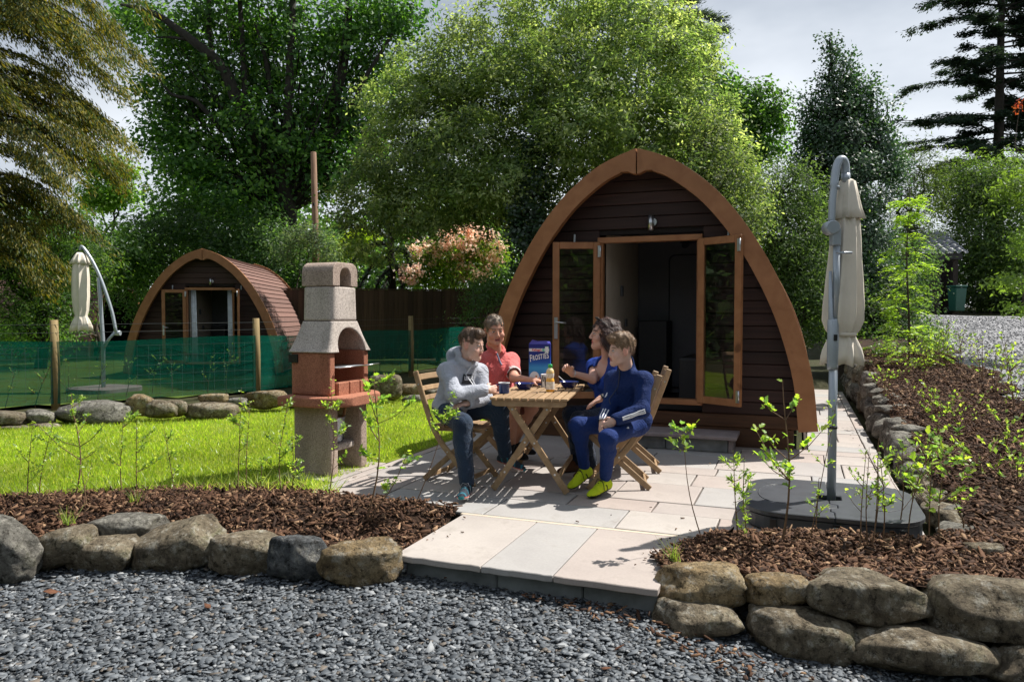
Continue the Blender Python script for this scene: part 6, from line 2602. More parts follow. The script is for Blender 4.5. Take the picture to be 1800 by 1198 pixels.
def denim(p, c0, c1):
    def f(V):
        t = np.clip(0.45 + 0.5 * vnoise(V, 5, 3, 6), 0, 1)[:, None]
        return np.array(c0) * (1 - t) + np.array(c1) * t
    return f


bl.cloth('jeans', jeans(bl, 0.016), denim(bl, (0.013, 0.022, 0.043), (0.03, 0.055, 0.095)), 'cloth', 0.006, 0.005, 4, 1.0)
bl.hair(lambda S: short_hair(bl, S, 0.004, -0.002, -0.003, 0.076, 0.6, 1), ((0.055, 0.032, 0.02), (0.16, 0.10, 0.065)), 4, amp=0.0035, fade=0.5, slen=0.8)


def trainers(p):
    c = np.tile(np.array((0.035, 0.045, 0.06)), (len(p), 1))
    st = np.abs(np.sin(p[:, 1] * 55 + p[:, 2] * 30)) > 0.95
    c[st] = (0.03, 0.16, 0.22)
    c[(p[:, 2] < -0.016)] = (0.55, 0.15, 0.12)
    c[(p[:, 2] < -0.023)] = (0.62, 0.55, 0.5)
    c[(p[:, 1] > 0.222) & (p[:, 2] < -0.012)] = (0.03, 0.2, 0.22)
    c[(p[:, 2] > 0.055)] = (0.3, 0.08, 0.07)
    return c


for q in 'RL':
    bl.shoe(q, trainers, (0.25, 0.25, 0.27))
# chest print and drawcords
ct = bl.T(bl.J['chest'], 0.0, 0.16, -0.035)
lp = []
for k in range(9):
    lp.append(bl.T(bl.J['chest'], 0.062 - 0.124 * k / 8, 0.0, 0.035))
pr = bl.ribbon('chest_print', hd, lp, 0.078, (0.03, 0.03, 0.035), tuple(bl.tf), off=0.005)
bm = bmesh.new()
bm.from_mesh(hd.data)
bvh = BVHTree.FromBMesh(bm)
bm.free()
for s_, sz_, dz in (('LERUK', 0.042, 0.006), ('SUPPLY CO', 0.013, -0.02)):
    c, n, i, dd = bvh.ray_cast(Vector(bl.T(bl.J['chest'], 0.0, 0.0, 0.035 + dz)), Vector(bl.tf))
    xa = Vector(-bl.tr)
    xa = (xa - n * xa.dot(n)).normalized()
    ya = n.cross(xa)
    if s_ != 'LERUK':
        continue
    o = text_mesh('print_lettering', s_, sz_, 'print_white', bl.root, (0, 0, 0), (0, 0, 0), 0.001, 0, 0.95)
    o.rotation_euler = Matrix((xa, ya, n)).transposed().to_euler()
    o.location = c + n * 0.0075
for sx_ in (-1, 1):
    pts_ = [bl.T(bl.J['neck'], sx_ * 0.035 * (1 + 0.1 * k), 0.14 + 0.01 * k, -0.03 - 0.028 * k) for k in range(6)]
    bl.ribbon('drawcord', hd, pts_, 0.007, (0.62, 0.63, 0.66), off=0.006)

# ---- man in the pink polo
mn = Person('man in a salmon pink polo shirt facing us beyond the table',
            dict(pel=(866, 712, 6.9), chest=(871, 656, 6.82), neck=(870, 612, 6.76), head=(869, 580, 6.64), shR=(838, 634, 6.66), elR=(836, 690, 6.5), wrR=(872, 692, 6.35), haR=(888, 692, 6.3),
                 shL=(899, 634, 6.88), elL=(904, 664, 6.60), wrL=(938, 669, 6.46), haL=(954, 670, 6.40), hiR=(860, 718, 6.75), knR=(903, 706, 6.46), anR=(898, 782, 6.55), toR=(918, 800, 6.45),
                 hiL=(876, 716, 7.0), knL=(934, 714, 6.62), anL=(903, 778, 6.85), toL=(932, 792, 6.8)),
            RT * 0.30 - FH * 0.90 - ZU * 0.22, 1.08, 1.07, (0.58, 0.30, 0.21), 0.06)
mn.body({'R': (tuple(-ZU + RT * 0.2), 0.3, 1), 'L': (tuple(-ZU), 0.3, -1)}, True, True, fat=1.1, brow=(0.26, 0.17, 0.11), nose=1.12, mouth=0.012)


def polo(S):
    J = mn.J
    mn.trunk(S, 0.014, 0.035, 0.16, 0.115, 0.035, 0.155)
    for q in 'RL':
        a, e = J['sh' + q], J['el' + q]
        S.cap(a, lerp(a, e, 0.72), 0.072, 0.070, 0.03)
        d = n3(e - a)
        S.cap(lerp(a, e, 0.80), lerp(a, e, 1.3), 0.062, 0.075, 0.004, 'sub')
        S.cap(lerp(a, e, 0.58), lerp(a, e, 0.92), 0.05, 0.05, 0.004, 'sub')
    nk = J['neck']
    ring = [mn.T(nk, 0.074 * math.cos(a), 0.012 + 0.07 * math.sin(a), 0.008 - 0.035 * math.sin(a)) for a in [2 * math.pi * k / 16 for k in range(17)]]
    for k, (a, b) in enumerate(zip(ring[:-1], ring[1:])):
        if k in (3, 4):
            continue
        S.cap(a, b, 0.017, 0.017, 0.006)
    S.cap(nk, mn.hp(0, -0.01, -0.05), 0.062, 0.068, 0.006, 'sub')
    S.cap(mn.T(nk, 0, 0.085, -0.02), mn.T(nk, 0, 0.125, -0.11), 0.028, 0.008, 0.006, 'sub')


def polocol(V):
    t = np.clip(0.5 + 0.5 * vnoise(V, 9, 3, 9), 0, 1)[:, None]
    c = np.array((0.62, 0.125, 0.12)) * (1 - t) + np.array((0.74, 0.19, 0.18)) * t
    for q in 'RL':
        a, e = mn.J['sh' + q], mn.J['el' + q]
        s_ = ((V - a) @ n3(e - a)) / np.linalg.norm(e - a)
        rr = np.linalg.norm(V - a - np.outer(s_ * np.linalg.norm(e - a), n3(e - a)), axis=1)
        c[(s_ > 0.70) & (rr < 0.1)] = (0.78, 0.66, 0.64)
    return c


po = mn.cloth('polo_shirt', polo, polocol, 'cloth', 0.006, 0.006, 8, 1.0)
pts_ = [mn.T(mn.J['neck'], 0.0, 0.2, -0.10 - 0.02 * k) for k in range(6)]
mn.ribbon('placket', po, pts_, 0.03, (0.48, 0.07, 0.08), off=0.003)
mn.ribbon('collar_lining', po, [mn.T(mn.J['neck'], 0.035 - 0.035 * k / 4, 0.16, -0.015 - 0.085 * k / 4) for k in range(5)], 0.014, (0.16, 0.2, 0.3), off=0.004)
mn.ribbon('chest_emblem', po, [mn.T(mn.J['chest'], -0.085 + 0.004 * k, 0.2, 0.035 - 0.01 * k) for k in range(4)], 0.016, (0.03, 0.03, 0.07), off=0.004)


def shorts(S):
    J = mn.J
    S.ell(J['pel'] - 0.01 * mn.tu, (0.185, 0.14, 0.11), mn.tM, 0.03)
    for q in 'RL':
        S.cap(J['pel'] - 0.03 * mn.tu, J['hi' + q], 0.09, 0.09, 0.03)
        S.cap(J['hi' + q], lerp(J['hi' + q], J['kn' + q], 0.86), 0.105, 0.092, 0.03)


mn.cloth('shorts', shorts, (0.16, 0.05, 0.04), 'cloth', 0.0075, 0.006, 9)
mn.hair(lambda S: short_hair(mn, S, -0.002, -0.003, -0.003, 0.075, 0.5, 0), ((0.12, 0.085, 0.06), (0.27, 0.21, 0.16)), 5, amp=0.004)


def sandals(p):
    c = np.tile(np.array((0.012, 0.012, 0.013)), (len(p), 1))
    c[(p[:, 2] < -0.022)] = (0.03, 0.03, 0.032)
    return c


for q in 'RL':
    mn.shoe(q, sandals, (0.02, 0.02, 0.02), size=1.08)

# ---- woman in the blue top
wo_ = Person('woman with dark wavy hair and a royal blue top talking across the table',
             dict(pel=(1082, 722, 6.35), chest=(1067, 664, 6.3), neck=(1067, 619, 6.25), head=(1061, 588, 6.18), shR=(1046, 642, 6.46), elR=(1042, 666, 6.20), wrR=(1004, 655, 6.10), haR=(993, 643, 6.06),
                  shL=(1088, 644, 6.1), elL=(1092, 684, 6.0), wrL=(1056, 700, 5.95), haL=(1038, 710, 5.93), hiR=(1078, 726, 6.45), knR=(1004, 728, 6.25), anR=(1016, 812, 6.35), toR=(992, 825, 6.3),
                  hiL=(1086, 728, 6.27), knL=(1018, 738, 6.0), anL=(1040, 818, 6.1), toL=(1012, 834, 5.98)),
             -RT * 0.98 - FH * 0.06 + ZU * 0.02, 0.97, 1.04, (0.62, 0.37, 0.285), 0.0)
wo_.body({'R': (tuple(-ZU * 0.2 - RT * 0.2 - FH * 0.9), 0.85, 1), 'L': (tuple(-ZU - FH * 0.1), 0.25, -1)}, False, fat=0.95, brow=(0.07, 0.04, 0.03), lip=(0.5, 0.16, 0.16), mouth=0.014, nose=0.95)


def top(S):
    J = wo_.J
    wo_.trunk(S, 0.010, 0.035, 0.15, 0.105, 0.02, 0.135)
    for x in (-1, 1):
        S.ell(wo_.T(J['chest'], x * 0.07, 0.085, -0.015), (0.072, 0.062, 0.07), wo_.tM, 0.03)
    S.ell(wo_.T(J['pel'], 0, 0.02, 0.05), (0.18, 0.14, 0.12), wo_.tM, 0.04)
    for q in 'RL':
        a, e = J['sh' + q], J['el' + q]
        S.cap(a, lerp(a, e, 0.35), 0.062, 0.066, 0.03)
        S.cap(lerp(a, e, 0.5), lerp(a, e, 1.2), 0.06, 0.07, 0.004, 'sub')
    S.cap(J['neck'] - 0.01 * wo_.tu, wo_.hp(0, 0, -0.04), 0.075, 0.08, 0.01, 'sub')
    S.ell(wo_.T(J['neck'], 0, 0.09, -0.075), (0.085, 0.095, 0.125), wo_.tM, 0.012, 'sub')


wo_.cloth('top', top, (0.018, 0.055, 0.30), 'shiny_cloth', 0.006, 0.008, 12, 1.2)
wo_.cloth('jeans', jeans(wo_, 0.010), denim(wo_, (0.010, 0.016, 0.032), (0.018, 0.034, 0.07)), 'cloth', 0.0065, 0.005, 13)


def long_hair(S):
    p = wo_
    h, M = p.hs, p.hM
    S.ell(p.hp(0, -0.022, 0.045), np.array((0.086, 0.106, 0.094)) * h, M, 0.01)
    r_ = random.Random(4)
    for k in range(46):
        a = R(20) + R(320) * k / 45 - R(250)
        a = -math.pi * 0.5 + (k / 45 - 0.5) * R(250)
        x0, y0 = 0.078 * math.cos(a), -0.02 + 0.092 * math.sin(a)
        z0 = 0.03 + r_.uniform(-0.02, 0.03)
        ln_ = r_.uniform(0.12, 0.175) * (0.75 + 0.35 * (math.sin(a) < 0.2))
        pt = [p.hp(x0, y0, z0)]
        for j in range(1, 6):
            t = j / 5
            pt.append(p.hp(x0 * (1 + 0.28 * t) + 0.012 * math.sin(4 * t + k), (y0 - 0.012 * t) * (1 + 0.15 * t) + 0.012 * math.cos(5 * t + k * 1.7), z0 - ln_ * t))
        for u, v in zip(pt[:-1], pt[1:]):
            S.cap(u, v, 0.0145 * h, 0.0135 * h, 0.008)
    S.ell(p.hp(0, 0.095, -0.02), np.array((0.066, 0.075, 0.082)) * h, M, 0.01, 'sub')


wo_.hair(long_hair, ((0.022, 0.011, 0.009), (0.085, 0.04, 0.03)), 7, amp=0.007, comb=(0.1, -0.5, -1.0), strands=2600, slen=1.9)
mb = MB()
for x in (-1, 1):
    c = wo_.hp(0.034 * x, 0.052, 0.128)
    ring = [Vector(c + (np.array([0.026 * math.cos(a), 0.012 * math.sin(a), 0.014 * math.sin(a)]) @ wo_.hM)) for a in [2 * math.pi * k / 14 for k in range(15)]]
    mb.tube(ring, 0.003, 6)
    mb.add([*ring[:14]], [tuple(range(14))])
    mb.tube([Vector(wo_.hp(0.06 * x, 0.048, 0.125)), Vector(wo_.hp(0.082 * x, 0.02, 0.10)), Vector(wo_.hp(0.088 * x, -0.03, 0.06))], 0.003, 6)
mb.build('sunglasses', 'plastic_black', wo_.root)


def band(p, wr, el, r_, w_, mat, name, t=0.08):
    a, b = Vector(p.J[wr]), Vector(p.J[el])
    d = (b - a).normalized()
    mb = MB()
    c = a.lerp(b, t)
    mb.tube([c - d * w_ / 2, c - d * w_ / 2, c + d * w_ / 2, c + d * w_ / 2], [r_ - 0.004, r_, r_, r_ - 0.004], 16)
    return mb.build(name, mat, p.root)


band(wo_, 'wrR', 'elR', 0.031, 0.008, 'steel', 'bracelet', 0.1)
band(wo_, 'wrL', 'elL', 0.031, 0.024, 'black_soft', 'wristwatch', 0.1)
for k in range(1):
    c = wo_.hp(-0.084, -0.006, -0.045)
    mb = MB()
    mb.tube([Vector(c), Vector(wo_.hp(-0.086, -0.006, -0.07))], 0.004, 6)
    mb.build('earring', 'steel', wo_.root)


def boots(p):
    c = np.tile(np.array((0.10, 0.045, 0.024)), (len(p), 1))
    c[(p[:, 2] < -0.022)] = (0.02, 0.015, 0.012)
    return c


for q in 'RL':
    wo_.shoe(q, boots, None, tall=0.05, size=0.98, name='boot')

# ---- boy in the navy tracksuit
br = Person('boy in a navy tracksuit with white stripes and yellow shoes, right of the table',
            dict(pel=(1112, 738, 5.66), chest=(1105, 688, 5.62), neck=(1100, 642, 5.57), head=(1092, 617, 5.5), shR=(1078, 666, 5.74), elR=(1072, 714, 5.58), wrR=(1059, 740, 5.42), haR=(1056, 752, 5.38),
                 shL=(1131, 667, 5.46), elL=(1128, 720, 5.36), wrL=(1082, 738, 5.3), haL=(1066, 748, 5.30), hiR=(1108, 744, 5.73), knR=(1014, 748, 5.56), anR=(1028, 822, 5.68), toR=(1003, 852, 5.58),
                 hiL=(1116, 746, 5.56), knL=(1068, 770, 5.24), anL=(1064, 842, 5.5), toL=(1030, 871, 5.34)),
            -RT * 0.96 - FH * 0.20 - ZU * 0.04, 0.88, 0.92, (0.67, 0.43, 0.34), 0.0)
br.body({'R': (tuple(RT * 0.3 - FH * 0.3 - ZU * 0.6), 0.75, 1), 'L': (tuple(FH * 0.8 - RT * 0.2 - ZU * 0.3), 0.8, -1)}, True, fat=1.0, brow=(0.25, 0.16, 0.11), nose=0.8, kid=True)


def jacket(S):
    J = br.J
    br.trunk(S, 0.016, 0.035, 0.155, 0.108, 0.012, 0.145)
    S.ell(br.T(J['pel'], 0, 0.0, 0.02), (0.165, 0.125, 0.08), br.tM, 0.03)
    for q in 'RL':
        br.arm(S, q, 0.017, (0.053, 0.046, 0.044, 0.032), 0.03, t1=0.95)
        w, e = J['wr' + q], J['el' + q]
        d = n3(w - e)
        S.cap(w + d * 0.025, w + d * 0.1, 0.032, 0.045, 0.004, 'sub')
    nk = J['neck']
    S.cap(nk - 0.02 * br.tu, nk + 0.022 * br.tu, 0.07, 0.064, 0.02)
    S.cap(nk + 0.02 * br.tu, br.hp(0, -0.01, -0.03), 0.056, 0.075, 0.005, 'sub')


NAVY = (0.008, 0.024, 0.105)
jk = br.cloth('tracksuit_jacket', jacket, NAVY, 'shiny_cloth', 0.006, 0.005, 15, 0.8)
tr_ = br.cloth('tracksuit_trousers', jeans(br, 0.012, 0.93, (0.08, 0.057, 0.05, 0.036)), (0.009, 0.028, 0.13), 'shiny_cloth', 0.006, 0.004, 16, 1.0)
br.hair(lambda S: short_hair(br, S, 0.018, 0.002, -0.003, 0.074, 0.75, 1), ((0.10, 0.058, 0.032), (0.29, 0.185, 0.105)), 8, amp=0.004, fade=0.6, slen=0.9)
for q in 'RL':
    e, w, a = br.J['el' + q], br.J['wr' + q], br.J['sh' + q]
    for k in (-1, 0, 1):
        outv = np.array(-FH) * 0.10 + np.array(RT) * 0.05 * (1 if q == 'L' else -0.6)
        pts_ = []
        for t in np.linspace(0.10, 0.92, 12):
            c = lerp(e, w, t)
            d = n3(w - e)
            sdv = n3(np.cross(d, outv))
            pts_.append(c + outv + sdv * (0.021 * k + 0.008))
        br.ribbon('sleeve_stripe', jk, pts_, 0.0085, (0.75, 0.76, 0.8), parent=jk)
for k in range(3):                                    # three slanted bars, chest and hip
    for tgt, c, name in ((jk, br.T(br.J['chest'], 0.075, 0.2, 0.045), 'chest_emblem'), (tr_, lerp(br.J['hiL'], br.J['knL'], 0.28) + np.array(-FH) * 0.15 + np.array([0, 0, 0.03]), 'hip_emblem')):
        hgt = 0.010 + 0.011 * k
        xa = np.array(RT)
        br.ribbon(name, tgt, [c + xa * (0.011 * k - 0.011) + np.array([0, 0, z]) for z in np.linspace(0, hgt, 4)], 0.008, (0.75, 0.76, 0.8), parent=tgt)
br.ribbon('zip', jk, [br.T(br.J['neck'], 0, 0.2, 0.03 - 0.035 * k) for k in range(9)], 0.006, (0.02, 0.03, 0.06), off=0.003, parent=jk)


def neon(p):
    c = np.tile(np.array((0.50, 0.62, 0.02)), (len(p), 1))
    c[(p[:, 2] < -0.021)] = (0.012, 0.012, 0.012)
    c[(np.abs(p[:, 1] - 0.06 - 0.4 * p[:, 2]) < 0.006) & (p[:, 2] < 0.02)] = (0.03, 0.05, 0.01)
    return c


for q in 'RL':
    br.shoe(q, neon, (0.01, 0.01, 0.012), size=1.02)
    a, k_ = br.J['an' + q], br.J['kn' + q]
    mb = MB()
    d = Vector(n3(k_ - a))
    A_ = Vector(a)
    mb.tube([A_ - d * 0.03, A_ + d * 0.02, A_ + d * 0.035], [0.037, 0.034, 0.031], 14)
    mb.build('sock', 'black_soft', br.root)

# ================================================================== VEGETATION


def unit(r_, n):
    v = r_.normal(size=(n, 3))
    return v / np.linalg.norm(v, axis=1, keepdims=True)


def leaves(p, size, pal, seed, aspect=0.5, up=0.5, dirs=None, palid=None, droop=0.0, var=0.22, nb=None):
    """one folded-flat leaf blade per point"""
    r_ = np.random.default_rng(seed)
    n = len(p)
    L = r_.uniform(*size, n)
    d = unit(r_, n) if dirs is None else dirs + 0.45 * unit(r_, n)
    d[:, 2] -= droop
    d /= np.linalg.norm(d, axis=1, keepdims=True)
    nn = unit(r_, n) + np.array([0, 0, up])
    if nb is not None:                                      # leaves of one spray face much the same way
        nn = 0.6 * unit(r_, n) + nb
        nn /= np.linalg.norm(nn, axis=1, keepdims=True)
        d -= 0.8 * nn * (d * nn).sum(1, keepdims=True)
        d /= np.linalg.norm(d, axis=1, keepdims=True) + 1e-9
    s_ = np.cross(d, nn)
    s_ /= np.linalg.norm(s_, axis=1, keepdims=True) + 1e-9
    w = (L * aspect * 0.5)[:, None]
    a = p - d * L[:, None] * 0.5
    b = p + d * L[:, None] * 0.5
    m = p + d * L[:, None] * 0.05
    V = np.stack([a, m - s_ * w, b, m + s_ * w], 1).reshape(-1, 3)
    F = np.arange(4 * n).reshape(n, 4)
    pal = np.array(pal)
    ci = r_.choice(len(pal), n) if palid is None else palid
    col = pal[ci] * r_.uniform(1 - var, 1 + var, (n, 1))
    return V, F, col


def lobes_points(lobes, nclus, nleaf, cr_, seed, shell=0.55):
    """clusters of leaves through the lobes, thicker towards the outside; returns leaf points, cluster centres, cluster id"""
    r_ = np.random.default_rng(seed)
    lb = np.array(lobes, float)
    vol = (lb[:, 3] * lb[:, 4] * lb[:, 5]) ** 0.8
    ids = r_.choice(len(lb), nclus, p=vol / vol.sum())
    u = unit(r_, nclus)
    rad = r_.uniform(shell ** 3, 1.0, nclus) ** (1 / 3)
    rad *= 1 + 0.12 * vnoise(u * 2.0 + ids[:, None], seed, 2, 1.2)
    c = lb[ids, :3] + u * rad[:, None] * lb[ids, 3:6]
    k = r_.poisson(nleaf, nclus)
    cid = np.repeat(np.arange(nclus), k)
    p = c[cid] + r_.normal(size=(len(cid), 3)) * np.array(cr_) * r_.uniform(0.6, 1.3, nclus)[cid][:, None]
    return p, c, cid, u


def limb_tubes(mb, starts, ends, r0, r1, seed, wob=0.12, n=5, seg=5):
    r_ = random.Random(seed)
    for a, b, ra, rb in zip(starts, ends, r0, r1):
        a, b = Vector(a), Vector(b)
        L = (b - a).length
        pts_ = []
        for k in range(seg + 1):
            t = k / seg
            p = a.lerp(b, t) + Vector((r_.uniform(-1, 1), r_.uniform(-1, 1), r_.uniform(-0.4, 1))) * wob * L * math.sin(math.pi * t) * 0.6
            pts_.append(p)
        mb.tube(pts_, [ra + (rb - ra) * k / seg for k in range(seg + 1)], n, caps=False)


def broadleaf(name, label, cat, base, trunk_h, tr_r, lobes, nclus, nleaf, lsize, pal, cr_=(0.3, 0.3, 0.2), aspect=0.5, mat='leaf', bark='bark', seed=1, group=None, shell=0.5, twigs=0.25, up=0.5, droop=0.0, clusvar=0.25, zmin=None, trunk=True, cull=True, lobelimb=True):
    base = Vector(base)
    g = thing(name, label, cat, base, 0, group)
    r_ = np.random.default_rng(seed)
    lb = [(l[0] - base.x, l[1] - base.y, l[2] - base.z, *l[3:]) for l in lobes]
    p, c, cid, u = lobes_points(lb, nclus, nleaf, cr_, seed, shell)
    cv = r_.uniform(1 - clusvar, 1 + clusvar, nclus)
    cp_ = r_.choice(len(pal), nclus)
    palid = np.where(r_.random(len(cid)) < 0.75, cp_[cid], r_.choice(len(pal), len(cid)))
    k = p[:, 2] > (0.05 if zmin is None else zmin - base.z)
    if cull:
        k &= seen(p + np.array(base), 160)
    p, cid, palid = p[k], cid[k], palid[k]
    nb = u * 0.7 + np.array([0, 0, 0.6]) + 0.45 * unit(r_, nclus)
    nb /= np.linalg.norm(nb, axis=1, keepdims=True)
    V, F, col = leaves(p, lsize, pal, seed + 1, aspect, up, None, palid, droop, 0.18, nb[cid])
    col *= cv[cid][:, None]
    link('crown', npmesh('crown', V, F, col), mat, g)
    mb = MB()
    if trunk:
        top = Vector((0, 0, trunk_h))
        mb.tube([Vector((0, 0, -0.3)), Vector((0.03 * tr_r, 0, 0.1 * trunk_h)), Vector((0.1, 0.05, 0.55 * trunk_h)), top], [tr_r * 1.35, tr_r, tr_r * 0.8, tr_r * 0.6], 10)
        lc = [Vector(l[:3]) for l in lb]
        if lobelimb:
            limb_tubes(mb, [Vector((0, 0, trunk_h * (0.5 + 0.5 * (i % 3) / 2))) for i in range(len(lc))], lc, [tr_r * 0.5] * len(lc), [tr_r * 0.16] * len(lc), seed, 0.15, 6, 6)
        ids = r_.choice(nclus, int(nclus * twigs), replace=False)
        st = []
        for i in ids:
            l = min(lc, key=lambda q: (q - Vector(c[i])).length)
            st.append(l.lerp(Vector(c[i]), 0.1) if lobelimb else top)
        limb_tubes(mb, st, [c[i] for i in ids], [tr_r * 0.14] * len(ids), [tr_r * 0.03] * len(ids), seed + 3, 0.15, 3, 3)
        mb.build('trunk', bark, g)
    return g


def lobe(px, py, D, rx, ry=None, rz=None):
    """foliage mass centred on a sight line, half sizes in metres"""
    c = P(px, py, D)
    return (c.x, c.y, c.z, rx, ry or rx, rz or rx)


# ------------------------------------------------------------------ young plants: shared leaf blades, each leaf its own part
def leaf_blade(name, L, w, lobed, col, seed):
    r_ = random.Random(seed)
    n = 4
    vs, fs, = [(0, 0, 0)], []
    prof = [(0.25, 0.75), (0.5, 1.0), (0.75, 0.7)] if not lobed else [(0.2, 0.7), (0.38, 1.0), (0.55, 0.55), (0.72, 0.75)]
    for t, k in prof:
        vs += [(-w / 2 * k, L * t + (0.06 * L if lobed and k > 0.7 else 0), 0.14 * w * k), (0, L * t, -0.05 * L * t * t), (w / 2 * k, L * t + (0.06 * L if lobed and k > 0.7 else 0), 0.14 * w * k)]
    vs.append((0, L, -0.07 * L))
    m = len(prof)
    fs += [(0, 2, 1), (0, 3, 2)]
    for i in range(m - 1):
        a = 1 + 3 * i
        fs += [(a, a + 1, a + 4, a + 3), (a + 1, a + 2, a + 5, a + 4)]
    a = 1 + 3 * (m - 1)
    fs += [(a, a + 1, 3 * m + 1), (a + 1, a + 2, 3 * m + 1)]
    mb = MB()
    mb.col = col
    mb.add(vs, fs, False)
    return mb.mesh(name, 'leaf_young')


YG = [(0.22, 0.31, 0.05), (0.17, 0.26, 0.06), (0.28, 0.34, 0.08), (0.12, 0.2, 0.06)]
LEAF = {'small': [leaf_blade('leaf', 0.03, 0.017, False, c, i) for i, c in enumerate(YG)],
        'mid': [leaf_blade('leaf', 0.035, 0.022, True, c, i + 5) for i, c in enumerate(YG)],
        'big': [leaf_blade('leaf', 0.048, 0.037, True, c, i + 9) for i, c in enumerate([(0.2, 0.3, 0.04), (0.15, 0.25, 0.05), (0.26, 0.33, 0.05), (0.11, 0.2, 0.06)])],
        'narrow': [leaf_blade('leaf', 0.04, 0.011, False, c, i + 13) for i, c in enumerate(YG)]}
NL = 0


def sapling(label, base, top, D=None, kind='mid', nleaf=26, branches=3, rad=0.004, spread=0.14, stems=1, z=0.03, start=0.3, objs=True, group=None, name='sapling', topbias=0.0, seed=None):
    """base and top are picture points; the plant stands where its base sight line meets the ground"""
    global NL
    r_ = random.Random(seed if seed is not None else int(base[0] * 7 + top[1]))
    if D is None:
        b = Z(base[0], base[1], z)
        D = (b - Vector((0, 0, CAM_H))).dot(FW)
    else:
        b = P(base[0], base[1], D)
    g = thing(name, label, 'sapling', b, 0, group)
    t = P(top[0], top[1], D) - b
    mb = MB()
    lp = []
    H = t.length
    for s_ in range(stems):
        o = Vector((r_.uniform(-1, 1), r_.uniform(-1, 1), 0)) * 0.05 * (stems > 1)
        tt = t + Vector((r_.uniform(-1, 1), r_.uniform(-1, 1), r_.uniform(-0.6, 0.05))) * H * 0.12 * (stems > 1) + o
        bend = Vector((r_.uniform(-1, 1), r_.uniform(-1, 1), 0)) * H * 0.035
        pts_ = [o - Vector((0, 0, 0.04))] + [o.lerp(tt, k / 8) + bend * math.sin(math.pi * k / 8 * 1.4) for k in range(9)]
        mb.tube(pts_, [rad * (1.2 - 0.85 * k / 9) for k in range(10)], 5, caps=False)
        for k in range(nleaf // (stems * (branches + 1)) + 2):
            u = start + (1 - start) * (1 - r_.random() ** (1 + topbias))
            i = min(8, int(1 + u * 8))
            q = pts_[i].lerp(pts_[i + 1], u * 8 - int(u * 8)) if i < 9 else pts_[-1]
            lp.append((q, Vector((r_.uniform(-1, 1), r_.uniform(-1, 1), r_.uniform(-0.2, 0.7)))))
        for j in range(branches):
            u = r_.uniform(start, 0.92)
            i = 1 + int(u * 8)
            a = pts_[min(i, 9)]
            an = r_.uniform(0, 2 * math.pi)
            ln_ = spread * r_.uniform(0.5, 1.2) * (1.15 - u * 0.6)
            e = a + Vector((math.cos(an) * ln_, math.sin(an) * ln_, ln_ * r_.uniform(0.5, 1.3)))
            m = a.lerp(e, 0.5) + Vector((0, 0, -0.1 * ln_))
            mb.tube([a, m, e], [rad * 0.6, rad * 0.45, rad * 0.25], 4, caps=False)
            nb = max(3, int(nleaf / (stems * (branches + 1))))
            for k in range(nb):
                v = r_.uniform(0.35, 1.05)
                q = a.lerp(e, v)
                lp.append((q, (e - a).normalized() + Vector((r_.uniform(-1, 1), r_.uniform(-1, 1), r_.uniform(-0.4, 0.6)))))
    mb.build('stem', 'stem', g)
    if objs:
        for q, d in lp:
            o = link('leaf', LEAF[kind][r_.randrange(4)], None, g)
            o.location = q
            d.normalize()
            o.rotation_euler = (d.to_track_quat('Y', 'Z') @ Quaternion((0, 1, 0), r_.uniform(-0.7, 0.7))).to_euler()
            s_ = r_.uniform(0.65, 1.15)
            o.scale = (s_, s_, s_)
            NL += 1
        m_ = int(len(lp) * 1.3)                             # the many leaflets too small to pick apart
        ix = [r_.randrange(len(lp)) for _ in range(m_)]
        P_ = np.array([(lp[i][0] + Vector((r_.gauss(0, 0.016), r_.gauss(0, 0.016), r_.gauss(0, 0.016))))[:] for i in ix])
        sz_ = {'small': (0.012, 0.022), 'mid': (0.014, 0.026), 'big': (0.018, 0.034), 'narrow': (0.016, 0.03)}[kind]
        V, F, col = leaves(P_, sz_, [tuple(v * 0.8 for v in c) for c in YG], r_.randrange(9999), 0.35 if kind == 'narrow' else 0.6, 0.6)
        link('small_leaves', npmesh('small_leaves', V, F, col), 'leaf_young', g, kind='stuff')
    else:
        P_ = np.array([q[:] for q, d in lp])
        Dn = np.array([d.normalized()[:] for q, d in lp])
        sz_ = {'small': (0.022, 0.034), 'mid': (0.03, 0.048), 'big': (0.045, 0.07), 'narrow': (0.03, 0.05)}[kind]
        V, F, col = leaves(P_ + Dn * 0.015, sz_, YG, r_.randrange(9999), 0.3 if kind == 'narrow' else 0.6, 0.8, Dn)
        link('leaves', npmesh('leaves', V, F, col), 'leaf_young', g, kind='stuff')
    return g


# saplings in the left bed
S_ = sapling
S_('thin dark-stemmed sapling at the left end of the lawn-edge bed', (48, 884), (56, 742), kind='small', nleaf=52, branches=4)
S_('small twiggy sapling beside the leftmost grey boulder', (68, 880), (90, 742), kind='small', nleaf=40, branches=3)
S_('sturdy forked sapling with many pale leaves left of the flat topmost boulder', (131, 880), (134, 690), kind='small', nleaf=121, branches=7, spread=0.24, rad=0.006)
S_('leaning thin sapling just right of the sturdy forked one', (152, 893), (140, 800), kind='small', nleaf=24, branches=2)
S_('bushy young plant above the flat topmost boulder', (214, 868), (214, 735), kind='mid', nleaf=68, branches=5, spread=0.16)
S_('upright pale-stemmed sapling above the flat topmost boulder', (240, 865), (240, 728), kind='mid', nleaf=68, branches=4, spread=0.14)
S_('short dense seedling with pale leaves alone in the middle of the lawn edge', (306, 866), (288, 745), kind='narrow', nleaf=105, branches=6, spread=0.08, start=0.1)
S_('tall narrow sapling rising left of the barbecue, taller of a close pair', (418, 862), (424, 680), kind='small', nleaf=89, branches=7, spread=0.10)
S_('shorter sapling of the close pair left of the barbecue', (433, 862), (438, 705), kind='small', nleaf=60, branches=5, spread=0.10)
